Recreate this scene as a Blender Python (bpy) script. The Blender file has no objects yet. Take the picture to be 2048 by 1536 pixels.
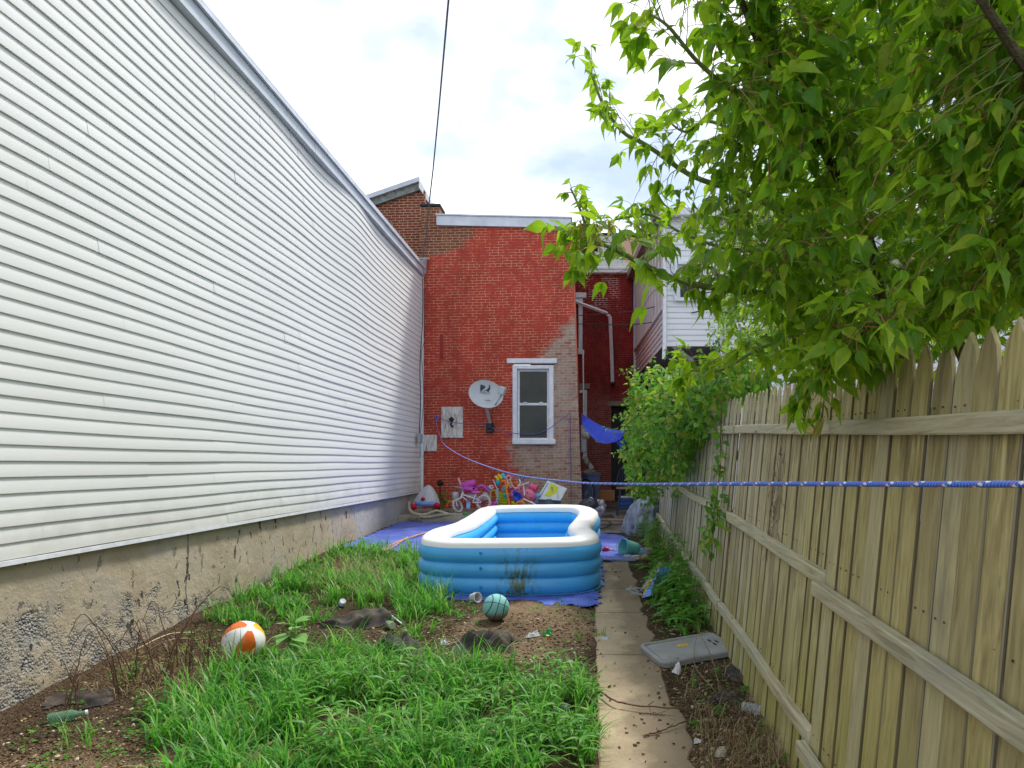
import bpy, math, random
import numpy as np
from mathutils import Vector, Matrix, Euler, noise as mnoise
random.seed(7); RNG = np.random.default_rng(7)
R = math.radians; PI = math.pi
SC = bpy.context.scene; COL = SC.collection

# ---------------------------------------------------------------- camera
F = 1450.0; VPX = 1180.0; VPY = 925.0; H = 1.6
cd = bpy.data.cameras.new('camera'); cam = bpy.data.objects.new('camera', cd); COL.objects.link(cam)
cam.location = (0, 0, H); cam.rotation_euler = (R(90), 0, 0)
cd.sensor_width = 36; cd.lens = 36*F/2048
cd.shift_x = -(VPX-1024)/2048; cd.shift_y = (VPY-768)/2048
cd.clip_start = 0.05; cd.clip_end = 2000
SC.camera = cam

# ---------------------------------------------------------------- light and sky
SUN_DIR = Vector((0.80, 1.0, 1.95)).normalized()
elev = math.asin(SUN_DIR.z); azim = math.atan2(SUN_DIR.x, SUN_DIR.y)
sl = bpy.data.lights.new('sun', 'SUN'); sl.energy = 2.7; sl.angle = R(9); sl.color = (1.0, 0.95, 0.87)
so = bpy.data.objects.new('sun', sl); COL.objects.link(so)
so.rotation_euler = SUN_DIR.to_track_quat('Z', 'Y').to_euler(); so.location = (3, 3, 12)
W = bpy.data.worlds.new('World'); SC.world = W; W.use_nodes = True
wt = W.node_tree; wt.nodes.clear()
def wn(t, **k):
    n = wt.nodes.new(t)
    for a, b in k.items(): setattr(n, a, b)
    return n
sky = wn('ShaderNodeTexSky', sky_type='NISHITA', sun_disc=False, sun_elevation=elev, sun_rotation=azim)
tc = wn('ShaderNodeTexCoord')
mp = wn('ShaderNodeMapping'); mp.inputs['Scale'].default_value = (1, 1, 1.9); mp.inputs['Location'].default_value = (0.32, 0.1, 0.18)
nz = wn('ShaderNodeTexNoise'); nz.inputs['Scale'].default_value = 2.3; nz.inputs['Detail'].default_value = 7; nz.inputs['Roughness'].default_value = .52; nz.inputs['Distortion'].default_value = .25
rp = wn('ShaderNodeValToRGB'); rp.color_ramp.elements[0].position = .36; rp.color_ramp.elements[1].position = .56
rp.color_ramp.elements[0].color = (.25, .25, .25, 1)
nz2 = wn('ShaderNodeTexNoise'); nz2.inputs['Scale'].default_value = 4.5; nz2.inputs['Detail'].default_value = 5
rp2 = wn('ShaderNodeValToRGB')
rp2.color_ramp.elements[0].position = .35; rp2.color_ramp.elements[0].color = (4.2, 5.0, 6.5, 1)
rp2.color_ramp.elements[1].position = .58; rp2.color_ramp.elements[1].color = (8.8, 9.0, 9.3, 1)
mx = wn('ShaderNodeMix', data_type='RGBA')
bg = wn('ShaderNodeBackground'); bg.inputs['Strength'].default_value = .112
wo = wn('ShaderNodeOutputWorld')
L = wt.links.new
L(tc.outputs['Generated'], mp.inputs[0]); L(mp.outputs[0], nz.inputs[0]); L(mp.outputs[0], nz2.inputs[0])
L(nz.outputs[0], rp.inputs[0]); L(nz2.outputs[0], rp2.inputs[0])
L(rp.outputs[0], mx.inputs[0]); L(sky.outputs[0], mx.inputs[6]); L(rp2.outputs[0], mx.inputs[7])
L(mx.outputs[2], bg.inputs[0]); L(bg.outputs[0], wo.inputs[0])
SC.view_settings.view_transform = 'Standard'; SC.view_settings.look = 'None'
SC.view_settings.exposure = 0.70; SC.view_settings.gamma = 1.0
SC.render.engine = 'CYCLES'
SC.cycles.max_bounces = 7; SC.cycles.diffuse_bounces = 4; SC.cycles.transparent_max_bounces = 8; SC.cycles.use_denoising = True

# ---------------------------------------------------------------- helpers
def P(px, py, Y): return Vector(((px-VPX)/F*Y, Y, H-(py-VPY)/F*Y))
GP = [(-60, -.3), (0, -.1), (3.8, 0), (5.6, .1), (7, .2), (10, .38), (13.2, .45), (16, .5), (60, .6)]
def g0(y):
    for (a, za), (b, zb) in zip(GP, GP[1:]):
        if y <= b: return za+(zb-za)*(y-a)/(b-a)
    return GP[-1][1]
def G(x, y):
    z = g0(y)
    if -3.7 < x < 1.2 and 0 < y < 14:
        k = min(1, max(0, (abs(x-.3)-.33)/.25))
        z += k*(.028*mnoise.noise(Vector((x*1.7, y*1.7, 0)))+.016*mnoise.noise(Vector((x*6, y*6, 3))))
        if y < 7.2: z += .03*k
    return z
def PG(px, py, dz=0):
    Y = 5.0
    for _ in range(30):
        z = G((px-VPX)/F*Y, Y)+dz
        Y = .5*Y+.5*(H-z)*F/(py-VPY)
    return P(px, py, Y)
def proj(x, y, z): return VPX+F*x/y, VPY+F*(H-z)/y
def inpoly(x, y, poly):
    c = False; j = len(poly)-1
    for i in range(len(poly)):
        xi, yi = poly[i]; xj, yj = poly[j]
        if (yi > y) != (yj > y) and x < (xj-xi)*(y-yi)/(yj-yi)+xi: c = not c
        j = i
    return c
U = random.uniform

class MT:
    def __init__(s, name, rough=.7, spec=.3):
        s.m = bpy.data.materials.new(name); s.m.use_nodes = True; s.t = s.m.node_tree
        s.b = s.t.nodes['Principled BSDF']; s.b.inputs['Roughness'].default_value = rough
        s.b.inputs['Specular IOR Level'].default_value = spec
        s.pos = None
    def link(s, a, b): s.t.links.new(a, b)
    def put(s, sock, v):
        if isinstance(v, bpy.types.NodeSocket): s.link(v, sock)
        elif isinstance(v, (tuple, list)) and sock.type == 'RGBA' and len(v) == 3: sock.default_value = (*v, 1)
        else: sock.default_value = v
    def n(s, typ, ins={}, **pr):
        nd = s.t.nodes.new(typ)
        for a, b in pr.items(): setattr(nd, a, b)
        for a, b in ins.items(): s.put(nd.inputs[a], b)
        return nd
    def P(s):
        if s.pos is None: s.pos = s.n('ShaderNodeNewGeometry').outputs['Position']
        return s.pos
    def sep(s, v=None): return s.n('ShaderNodeSeparateXYZ', {0: v or s.P()}).outputs
    def comb(s, x, y, z): return s.n('ShaderNodeCombineXYZ', {0: x, 1: y, 2: z}).outputs[0]
    def math(s, op, a, b=0.0, c=0.0): return s.n('ShaderNodeMath', {0: a, 1: b, 2: c}, operation=op).outputs[0]
    def map(s, scale=(1, 1, 1), loc=(0, 0, 0), rot=(0, 0, 0), v=None):
        return s.n('ShaderNodeMapping', {0: v or s.P(), 'Scale': scale, 'Location': loc, 'Rotation': rot}).outputs[0]
    def noise(s, scale, detail=3, rough=.5, v=None, dist=0):
        return s.n('ShaderNodeTexNoise', {'Vector': v or s.P(), 'Scale': scale, 'Detail': detail, 'Roughness': rough, 'Distortion': dist}).outputs[0]
    def vor(s, scale, v=None, out=0, feature='F1'):
        return s.n('ShaderNodeTexVoronoi', {'Vector': v or s.P(), 'Scale': scale}, feature=feature).outputs[out]
    def ramp(s, f, stops):
        nd = s.n('ShaderNodeValToRGB', {0: f}); e = nd.color_ramp.elements
        while len(e) < len(stops): e.new(.5)
        for el, (p, c) in zip(e, stops):
            el.position = p; el.color = (*c, 1) if isinstance(c, tuple) else (c, c, c, 1)
        return nd.outputs[0]
    def rng(s, f, a, b, c=0., d=1.): return s.n('ShaderNodeMapRange', {0: f, 1: a, 2: b, 3: c, 4: d}).outputs[0]
    def mix(s, f, a, b, mode='MIX'):
        nd = s.n('ShaderNodeMix', {0: f, 6: a, 7: b}, data_type='RGBA', blend_type=mode); return nd.outputs[2]
    def isl(s): return s.n('ShaderNodeNewGeometry').outputs['Random Per Island']
    def col(s, c): s.put(s.b.inputs['Base Color'], c); return s
    def bump(s, h, dist=.01, st=1.0):
        s.put(s.b.inputs['Normal'], s.n('ShaderNodeBump', {'Height': h, 'Distance': dist, 'Strength': st}).outputs[0]); return s
    def rough(s, r): s.put(s.b.inputs['Roughness'], r); return s

def simple(name, c, rough=.5, var=.12, scale=6, spec=.3, bump=0, metal=0):
    m = MT(name, rough, spec)
    lo = tuple(x*(1-var*1.6) for x in c); hi = tuple(min(1, x*(1+var)) for x in c)
    nz = m.noise(scale, 5, .6)
    m.col(m.ramp(nz, [(.3, lo), (.7, hi)]))
    if bump: m.bump(m.noise(scale*6, 4), bump)
    m.b.inputs['Metallic'].default_value = metal
    return m.m
def leafmat(name, cols, trans=(.3, .5, .05), tf=.45, rough=.45, spots=False, veins=False):
    m = MT(name, rough, .35)
    n = len(cols)
    c = m.ramp(m.isl(), [(i/(n-1) if n > 1 else 0, cc) for i, cc in enumerate(cols)])
    if veins:
        lf = m.sep(m.n('ShaderNodeAttribute', attribute_name='lf').outputs['Vector']); ax = m.math('ABSOLUTE', lf[0])
        vn = m.rng(m.math('SINE', m.math('SUBTRACT', m.math('MULTIPLY', lf[1], 55.0), m.math('MULTIPLY', ax, 48.0))), .80, .99)
        mid = m.rng(ax, .010, .022, 1, 0); vv = m.math('MAXIMUM', m.math('MULTIPLY', vn, .55), mid)
        c = m.mix(m.math('MULTIPLY', vv, .45), c, (.30, .42, .12))
        m.bump(m.math('MULTIPLY', vv, -1.0), .0015, .8)
    c = m.mix(m.rng(m.noise(35, 3), .4, .7, 0, .35), c, tuple(x*.6 for x in cols[0]), 'MIX')
    if spots: c = m.mix(m.rng(m.vor(60), .0, .09, .5, 0), c, (.35, .25, .05))
    m.col(c)
    tr = m.n('ShaderNodeBsdfTranslucent', {'Color': m.mix(.55, c, trans)})
    ms = m.n('ShaderNodeMixShader', {0: tf, 1: m.b.outputs[0], 2: tr.outputs[0]})
    out = m.t.nodes['Material Output']; m.link(ms.outputs[0], out.inputs[0])
    return m.m

class MB:
    def __init__(s): s.v = []; s.f = []; s.uv = None
    def add(s, vs, fs):
        o = len(s.v); s.v += [Vector(v) for v in vs]; s.f += [tuple(i+o for i in f) for f in fs]; return s
    def box(s, c, d, rot=None, bev=0):
        x, y, z = d[0]/2, d[1]/2, d[2]/2
        if bev:
            b = min(bev, x*.9, y*.9, z*.9); vs = []; 
            for sx in (-1, 1):
                for sy in (-1, 1):
                    for sz in (-1, 1):
                        vs += [(sx*x, sy*(y-b), sz*(z-b)), (sx*(x-b), sy*y, sz*(z-b)), (sx*(x-b), sy*(y-b), sz*z)]
            I = lambda sx, sy, sz, k: ((sx > 0)*4+(sy > 0)*2+(sz > 0))*3+k
            fs = []
            for sg in (-1, 1):
                q = [(-1, -1), (1, -1), (1, 1), (-1, 1)]
                fs.append([I(sg, a, b_, 0) for a, b_ in q]); fs.append([I(a, sg, b_, 1) for a, b_ in q]); fs.append([I(a, b_, sg, 2) for a, b_ in q])
            for a in (-1, 1):
                for b_ in (-1, 1):
                    fs.append([I(-1, a, b_, 1), I(1, a, b_, 1), I(1, a, b_, 2), I(-1, a, b_, 2)])
                    fs.append([I(a, -1, b_, 0), I(a, 1, b_, 0), I(a, 1, b_, 2), I(a, -1, b_, 2)])
                    fs.append([I(a, b_, -1, 0), I(a, b_, 1, 0), I(a, b_, 1, 1), I(a, b_, -1, 1)])
                    for c_ in (-1, 1): fs.append([I(a, b_, c_, 0), I(a, b_, c_, 1), I(a, b_, c_, 2)])
        else:
            vs = [(sx*x, sy*y, sz*z) for sx in (-1, 1) for sy in (-1, 1) for sz in (-1, 1)]
            fs = [(0, 1, 3, 2), (4, 6, 7, 5), (0, 4, 5, 1), (2, 3, 7, 6), (0, 2, 6, 4), (1, 5, 7, 3)]
        M = (rot.to_matrix() if isinstance(rot, Euler) else rot) if rot is not None else None
        c = Vector(c)
        return s.add([(M @ Vector(v) if M else Vector(v))+c for v in vs], fs)
    def b2(s, x0, x1, y0, y1, z0, z1, bev=0):
        return s.box(((x0+x1)/2, (y0+y1)/2, (z0+z1)/2), (x1-x0, y1-y0, z1-z0), None, bev)
    def tube(s, pts, r, n=8, cap=True, up=None, sq=1):
        pts = [Vector(p) for p in pts]; k = len(pts)
        rs = r if isinstance(r, (list, tuple)) else [r]*k
        vs = []; prev = None
        for i, p in enumerate(pts):
            t = (pts[min(i+1, k-1)]-pts[max(i-1, 0)]).normalized()
            if prev is None:
                a = Vector(up) if up else (Vector((0, 0, 1)) if abs(t.z) < .9 else Vector((1, 0, 0)))
                u = (a-t*a.dot(t)).normalized()
            else: u = (prev-t*prev.dot(t)).normalized()
            prev = u; w = t.cross(u)
            for j in range(n):
                an = 2*PI*j/n; vs.append(p+(u*math.cos(an)*sq+w*math.sin(an))*rs[i])
        fs = [(i*n+j, i*n+(j+1) % n, (i+1)*n+(j+1) % n, (i+1)*n+j) for i in range(k-1) for j in range(n)]
        if cap: fs += [tuple(range(n))[::-1], tuple((k-1)*n+j for j in range(n))]
        return s.add(vs, fs)
    def lathe(s, prof, c, axis=(0, 0, 1), n=20, caps=(False, False), sx=1):
        ax = Vector(axis).normalized(); a = Vector((0, 0, 1)) if abs(ax.z) < .9 else Vector((1, 0, 0))
        u = (a-ax*a.dot(ax)).normalized(); w = ax.cross(u); c = Vector(c)
        vs = [c+ax*h+(u*math.cos(2*PI*j/n)*sx+w*math.sin(2*PI*j/n))*r for r, h in prof for j in range(n)]
        k = len(prof)
        fs = [(i*n+j, i*n+(j+1) % n, (i+1)*n+(j+1) % n, (i+1)*n+j) for i in range(k-1) for j in range(n)]
        if caps[0]: fs.append(tuple(range(n))[::-1])
        if caps[1]: fs.append(tuple((k-1)*n+j for j in range(n)))
        return s.add(vs, fs)
    def ball(s, c, r, n=20, m=12, rot=None, fn=None):
        r = (r, r, r) if not isinstance(r, (tuple, list)) else r; c = Vector(c)
        vs = []; 
        for i in range(m+1):
            th = PI*i/m
            for j in range(n):
                ph = 2*PI*j/n; d = Vector((math.sin(th)*math.cos(ph), math.sin(th)*math.sin(ph), math.cos(th)))
                k = fn(d) if fn else 1
                q = Vector((d.x*r[0], d.y*r[1], d.z*r[2]))*k
                if rot: q = rot.to_matrix() @ q
                vs.append(c+q)
        fs = [(i*n+j, (i+1)*n+j, (i+1)*n+(j+1) % n, i*n+(j+1) % n) for i in range(m) for j in range(n)]
        return s.add(vs, fs)
    def torus(s, c, axis, Rr, r, n=24, m=8, a0=0, a1=2*PI, up=None):
        ax = Vector(axis).normalized(); a = Vector(up) if up else (Vector((0, 0, 1)) if abs(ax.z) < .9 else Vector((1, 0, 0)))
        u = (a-ax*a.dot(ax)).normalized(); w = ax.cross(u); c = Vector(c)
        full = a1-a0 >= 2*PI-.001; k = n if full else n+1
        vs = []
        for i in range(k):
            an = a0+(a1-a0)*i/n; d = u*math.cos(an)+w*math.sin(an)
            for j in range(m):
                b = 2*PI*j/m; vs.append(c+d*(Rr+r*math.cos(b))+ax*r*math.sin(b))
        fs = [(i*m+j, ((i+1) % k)*m+j, ((i+1) % k)*m+(j+1) % m, i*m+(j+1) % m) for i in range(n) for j in range(m)]
        return s.add(vs, fs)
    def prism(s, poly, depth, org, ux, uy):
        """polygon in the (ux,uy) plane at org, extruded by depth along ux x uy"""
        ux = Vector(ux).normalized(); uy = Vector(uy).normalized(); nz = ux.cross(uy); o = Vector(org); n = len(poly)
        a = [o+ux*x+uy*y for x, y in poly]; b = [p+nz*depth for p in a]
        return s.add(a+b, [tuple(range(n))[::-1], tuple(range(n, 2*n))]+[(i, (i+1) % n, n+(i+1) % n, n+i) for i in range(n)])
    def grid(s, fn, nu, nv, mask=None, thick=0):
        vs = [Vector(fn(i/nu, j/nv)) for i in range(nu+1) for j in range(nv+1)]
        fs = [(i*(nv+1)+j, (i+1)*(nv+1)+j, (i+1)*(nv+1)+j+1, i*(nv+1)+j+1) for i in range(nu) for j in range(nv) if mask is None or mask((i+.5)/nu, (j+.5)/nv)]
        used = sorted({i for f in fs for i in f}); mp = {a: b for b, a in enumerate(used)}
        vs = [vs[i] for i in used]; fs = [tuple(mp[i] for i in f) for f in fs]
        if thick:
            k = len(vs); cnt = {}
            for f in fs:
                for a, b in zip(f, f[1:]+f[:1]): cnt[(a, b)] = 1
            side = [(a, b, b+k, a+k) for (a, b) in cnt if (b, a) not in cnt]
            vs2 = [v-Vector((0, 0, thick)) for v in vs] if not isinstance(thick, Vector) else [v+thick for v in vs]
            fs = fs+[tuple(i+k for i in f)[::-1] for f in fs]+side; vs = vs+vs2
        return s.add(vs, fs)

def root_loc(o):
    while o.parent: o = o.parent
    return o.location
def obj(name, mb, mat, parent=None, smooth=True, ang=40, org=None):
    me = bpy.data.meshes.new(name)
    if parent is not None: off = Vector(root_loc(parent))
    else:
        if org is not None: off = Vector(org)
        else:
            xs = [v.x for v in mb.v]; ys = [v.y for v in mb.v]; off = Vector(((min(xs)+max(xs))/2, (min(ys)+max(ys))/2, min(v.z for v in mb.v)))
    me.from_pydata([tuple(v-off) for v in mb.v], [], mb.f); me.validate(); me.update()
    for m in (mat if isinstance(mat, list) else [mat]): me.materials.append(m)
    if smooth:
        me.polygons.foreach_set('use_smooth', [True]*len(me.polygons)); me.set_sharp_from_angle(angle=R(ang))
    o = bpy.data.objects.new(name, me); COL.objects.link(o)
    if parent is not None: o.parent = parent
    else: o.location = off
    return o
def npobj(name, V, Fa, mat, parent=None, smooth=False):
    V = np.asarray(V, dtype=np.float64).reshape(-1, 3); Fa = np.asarray(Fa, dtype=np.int32)
    off = np.array(root_loc(parent)) if parent is not None else np.array([V[:, 0].mean(), V[:, 1].mean(), V[:, 2].min()])
    me = bpy.data.meshes.new(name); k = Fa.shape[1]; nf = len(Fa)
    me.vertices.add(len(V)); me.vertices.foreach_set('co', (V-off).astype(np.float32).ravel())
    me.loops.add(nf*k); me.loops.foreach_set('vertex_index', Fa.ravel())
    me.polygons.add(nf); me.polygons.foreach_set('loop_start', np.arange(0, nf*k, k, dtype=np.int32))
    me.update(calc_edges=True); me.validate()
    if smooth: me.polygons.foreach_set('use_smooth', np.ones(nf, dtype=bool))
    me.materials.append(mat)
    o = bpy.data.objects.new(name, me); COL.objects.link(o)
    if parent is not None: o.parent = parent
    else: o.location = off
    return o
def tag(o, label=None, cat=None, group=None, kind=None):
    if label: o['label'] = label
    if cat: o['category'] = cat
    if group: o['group'] = group
    if kind: o['kind'] = kind
    return o
def thing(name, label, cat, loc, group=None):
    o = bpy.data.objects.new(name, None); COL.objects.link(o); o.location = loc; o.empty_display_size = .1
    return tag(o, label, cat, group)
def curve(pts, n=24):
    """Catmull-Rom"""
    pts = [Vector(p) for p in pts]; q = [pts[0]*2-pts[1]]+pts+[pts[-1]*2-pts[-2]]; out = []
    seg = len(pts)-1
    for i in range(n+1):
        u = i/n*seg; k = min(int(u), seg-1); t = u-k
        a, b, c, d = q[k:k+4]
        out.append(.5*((2*b)+(c-a)*t+(2*a-5*b+4*c-d)*t*t+(3*b-a-3*c+d)*t**3))
    return out
# ---------------------------------------------------------------- materials of the setting
def brick_mat(name, axis='x', base=(.50, .062, .038), dark=(.36, .05, .03), mortar=(.82, .48, .30), mth=(.42, .54), msz=.0042, grey=None, bare=None, white=None, soot=None):
    m = MT(name, .75, .2); s = m.sep()
    wv = m.comb(s[0 if axis == 'x' else 1], m.math('ADD', s[2], m.math('MULTIPLY', s[0], -.022)), 0.0)
    wob = m.n('ShaderNodeTexNoise', {'Vector': m.P(), 'Scale': 2.2, 'Detail': 6, 'Roughness': .7}).outputs[1]
    wv2 = m.n('ShaderNodeVectorMath', {0: wv, 1: m.n('ShaderNodeVectorMath', {0: wob, 3: .03}, operation='SCALE').outputs[0]}, operation='ADD').outputs[0]
    br = m.n('ShaderNodeTexBrick', {'Vector': wv2, 'Color1': (0.25, 0.25, 0.25), 'Color2': (.75, .75, .75), 'Mortar': (.5, .5, .5), 'Scale': 1.0, 'Mortar Size': msz, 'Mortar Smooth': .25, 'Bias': 0.0, 'Brick Width': .185, 'Row Height': .0585}, offset=.5, squash=.62, squash_frequency=5)
    fac = br.outputs[1]; per = br.outputs[0]
    n1 = m.noise(1.1, 6, .62); n2 = m.noise(9, 4, .6)
    c = m.mix(m.rng(n1, .38, .68), base, dark)
    c = m.mix(m.rng(per, .2, .8, 0, .28), c, tuple(x*.62 for x in base))
    c = m.mix(m.rng(n2, .5, .75, 0, .4), c, tuple(min(1, x*1.3+.01) for x in base))
    mm = m.rng(m.noise(5.5, 5, .65), mth[0], mth[1])
    c = m.mix(m.math('MULTIPLY', fac, m.rng(mm, 0, 1, .12, .9)), c, mortar)
    if soot: c = m.mix(m.rng(m.noise(1.3, 5, .6, m.map((1.5, 1.5, .45))), .5, .72, 0, soot), c, (.05, .025, .02))
    if bare:        # region of unpainted brick: list of (z, x) limits, mask x < limit
        lim = bare(m, s); cb = m.mix(m.rng(per, .2, .8), (.17, .05, .03), (.30, .10, .05)); cb = m.mix(fac, cb, (.62, .48, .30)); c = m.mix(lim, c, cb)
    if grey:
        lim = grey(m, s); cb = m.mix(m.rng(per, .25, .75), (.40, .30, .23), (.30, .12, .085)); cb = m.mix(m.rng(n2, .45, .62, 0, .7), cb, (.42, .33, .27)); cb = m.mix(m.math('MULTIPLY', fac, .9), cb, (.62, .55, .46)); cb = m.mix(m.rng(m.noise(4, 4), .55, .75, 0, .5), cb, (.24, .17, .13)); c = m.mix(lim, c, cb)
    if white:
        lim = white(m, s); c = m.mix(m.math('MULTIPLY', fac, lim), c, (.85, .83, .8))
    m.col(c)
    h = m.math('ADD', m.math('MULTIPLY', fac, -1.0), m.math('MULTIPLY', m.noise(40, 4), .45))
    m.bump(h, .009, .9)
    return m.m
def ramp_limit(m, s, pts, z0, z1, soft, right=True):
    """mask of x beyond a limit that changes with z; pts = [(z, x)]"""
    f = m.rng(s[2], z0, z1)
    lim = m.ramp(f, [((z-z0)/(z1-z0), (x+5)/6) for z, x in pts])
    nzv = m.math('MULTIPLY', m.math('SUBTRACT', m.noise(5, 6, .7, m.map((.6, 1, 2.2))), .5), .9)
    d = m.math('ADD', m.math('SUBTRACT', m.math('DIVIDE', m.math('ADD', s[0], 5.0), 6.0), lim), m.math('DIVIDE', nzv, 6.0))
    return m.rng(d, -soft/6, soft/6) if right else m.rng(d, soft/6, -soft/6)
M = {}
M['brick_front'] = brick_mat('brick_front', msz=.0046,
    grey=lambda m, s: ramp_limit(m, s, [(.4, -1.45), (2.0, -1.72), (2.35, -1.55), (3.5, -1.2), (3.9, -1.05), (4.75, -.28), (4.85, .8)], .4, 5.0, .1),
    bare=lambda m, s: ramp_limit(m, s, [(4.6, -4.9), (5.9, -3.9), (6.1, -2.9), (6.5, -2.5), (7.2, -2.3)], 4.6, 7.2, .06, right=False), soot=.22)
M['brick_side'] = brick_mat('brick_side', 'y', soot=.4)
M['brick_rear'] = brick_mat('brick_rear', base=(.25, .055, .035), dark=(.15, .03, .022), mortar=(.62, .47, .28), mth=(.2, .45), msz=.007, soot=.3)
M['brick_rear_side'] = brick_mat('brick_rear_side', 'y', base=(.25, .055, .035), dark=(.15, .03, .022), mortar=(.62, .47, .28), mth=(.2, .45), msz=.009)
def white_patch(m, s):
    a = m.rng(m.noise(2.6, 4, .6), .47, .53)
    bx = m.math('MULTIPLY', m.rng(s[0], -.32, -.27), m.rng(s[0], .82, .75))
    bz = m.math('MULTIPLY', m.rng(s[2], 5.7, 5.8), m.rng(s[2], 6.62, 6.55))
    return m.math('MULTIPLY', a, m.math('MULTIPLY', bx, bz))
def low_grey(m, s):
    d = m.math('ADD', s[2], m.math('MULTIPLY', m.noise(2.2, 5, .6), 1.1))
    return m.rng(d, 4.2, 3.7, 0, .28)
M['brick_wing'] = brick_mat('brick_wing', base=(.30, .025, .022), dark=(.17, .015, .015), mortar=(.45, .16, .11), white=white_patch, grey=low_grey, soot=.75)

def lapmat(name, c, dirt=.0, st=.25):
    m = MT(name, .55, .35)
    a = m.noise(.8, 5, .6, m.map((1, .25, 2))); b = m.noise(26, 4, .6, m.map((1, .12, 1)))
    cc = m.mix(m.rng(a, .35, .7), c, tuple(x*.93 for x in c)); cc = m.mix(m.rng(b, .4, .75, 0, .12), cc, tuple(x*.8 for x in c))
    if dirt:
        s = m.sep(); d = m.math('ADD', s[2], m.math('MULTIPLY', m.noise(4, 5, .65), .9))
        cc = m.mix(m.rng(d, 1.75, 1.35, 0, dirt), cc, (.50, .48, .40))
    # small nicks and scrape marks
    v = m.vor(2.1, m.map((1, 1.6, 1.3))); cc = m.mix(m.rng(v, .012, .02, .8, 0), cc, (.08, .08, .08))
    m.col(cc); m.bump(m.noise(70, 2, .5, m.map((1, .1, 1))), .0015, st)
    return m.m
M['siding'] = lapmat('siding', (.80, .81, .79), .45)
M['siding2'] = lapmat('siding2', (.80, .82, .85))
M['siding_shaded'] = lapmat('siding_shaded', (.60, .55, .54))  # white siding and mullions of the side face, shade put into the colour
M['trim_grey'] = simple('trim_grey', (.55, .60, .66), .5, .06)
M['trim_white'] = simple('trim_white', (.74, .76, .80), .5, .08, 9, bump=.002)
M['metal_grey'] = simple('metal_grey', (.40, .43, .45), .4, .12, 12, metal=.3)
M['tin'] = simple('tin', (.62, .66, .72), .38, .1, 4, metal=.2)
M['black'] = simple('black', (.018, .018, .02), .5)
M['dark'] = simple('dark', (.035, .03, .032), .8)
def concrete_found():
    m = MT('foundation', .9, .15); s = m.sep()
    a = m.noise(1.6, 6, .65); b = m.noise(11, 6, .7)
    c = m.ramp(a, [(.3, (.36, .30, .21)), (.5, (.46, .39, .28)), (.7, (.36, .34, .30))])
    c = m.mix(m.rng(b, .5, .75, 0, .5), c, (.50, .44, .34))
    # render fallen away: pebbly grey aggregate, low down near the camera
    z2 = m.math('ADD', m.math('MULTIPLY', s[2], 1.2), m.math('MULTIPLY', s[1], .14)); z2 = m.math('ADD', z2, m.math('MULTIPLY', m.math('SUBTRACT', m.noise(3.0, 6, .6), .5), 1.3))
    agg = m.rng(z2, 1.42, 1.3)
    pv = m.vor(55); pc = m.ramp(m.n('ShaderNodeTexVoronoi', {'Vector': m.P(), 'Scale': 55.0}).outputs[1], [(.2, (.17, .17, .17)), (.5, (.28, .275, .26)), (.85, (.42, .40, .36))])
    agg2 = m.math('MULTIPLY', agg, m.rng(m.noise(5, 6, .7), .42, .58))
    c = m.mix(agg2, c, pc)
    # new grey cement at the far end
    c = m.mix(m.rng(m.math('ADD', s[1], m.math('MULTIPLY', a, 1.0)), 11.7, 11.85), c, m.ramp(b, [(.3, (.36, .35, .33)), (.7, (.47, .46, .43))]))
    # chips where black sealer shows through
    mp_ = m.map((1, 1.0, .55), rot=(.5, 0, 0))
    ch = m.rng(m.noise(13, 3, .55, mp_), .63, .65); ch = m.math('MULTIPLY', ch, m.rng(m.noise(1.4, 3, .6), .40, .55))
    ch = m.math('MULTIPLY', ch, m.rng(s[1], 11.5, 10.8))
    c = m.mix(ch, c, (.055, .055, .07))
    # form lines and a crack
    ln = m.math('ABSOLUTE', m.math('SUBTRACT', m.math('ADD', s[1], m.math('MULTIPLY', m.noise(4, 5, .7), .16)), 6.62))
    c = m.mix(m.rng(ln, .006, .015, .8, 0), c, (.06, .055, .06))
    st = m.rng(m.math('ADD', s[2], m.math('MULTIPLY', m.noise(7, 4, .6, m.map((1, 1, .15))), .5)), 1.3, 1.12, 0, .35)
    c = m.mix(m.rng(m.noise(.9, 4, .6, m.map((1, 1, .4))), .45, .7, 0, .35), c, (.22, .19, .14))
    m.col(c)
    m.bump(m.math('ADD', m.math('MULTIPLY', b, .7), m.math('ADD', m.math('MULTIPLY', ch, -.8), m.math('MULTIPLY', m.math('MULTIPLY', pv, agg2), -1.2))), .02, 1)
    return m.m
M['foundation'] = concrete_found()
def concrete(name, c1, c2, stain=(.12, .09, .05), fr=.5, sc=2.2):
    m = MT(name, .85, .2)
    a = m.noise(sc, 6, .62); b = m.noise(60, 4, .6); d = m.noise(.9, 5, .65, m.map((1.6, .8, 1), (3, 1, 0)))
    c = m.ramp(a, [(.32, c1), (.68, c2)]); c = m.mix(m.rng(d, fr, fr+.12, 0, .62), c, stain)
    c = m.mix(m.rng(b, .45, .8, 0, .4), c, tuple(x*.5 for x in c1)); c = m.mix(m.rng(m.vor(28), 0, .12, .6, 0), c, tuple(x*.35 for x in c1))
    m.col(c); m.bump(m.math('ADD', b, m.math('MULTIPLY', a, 2)), .006, .8); return m.m
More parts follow.
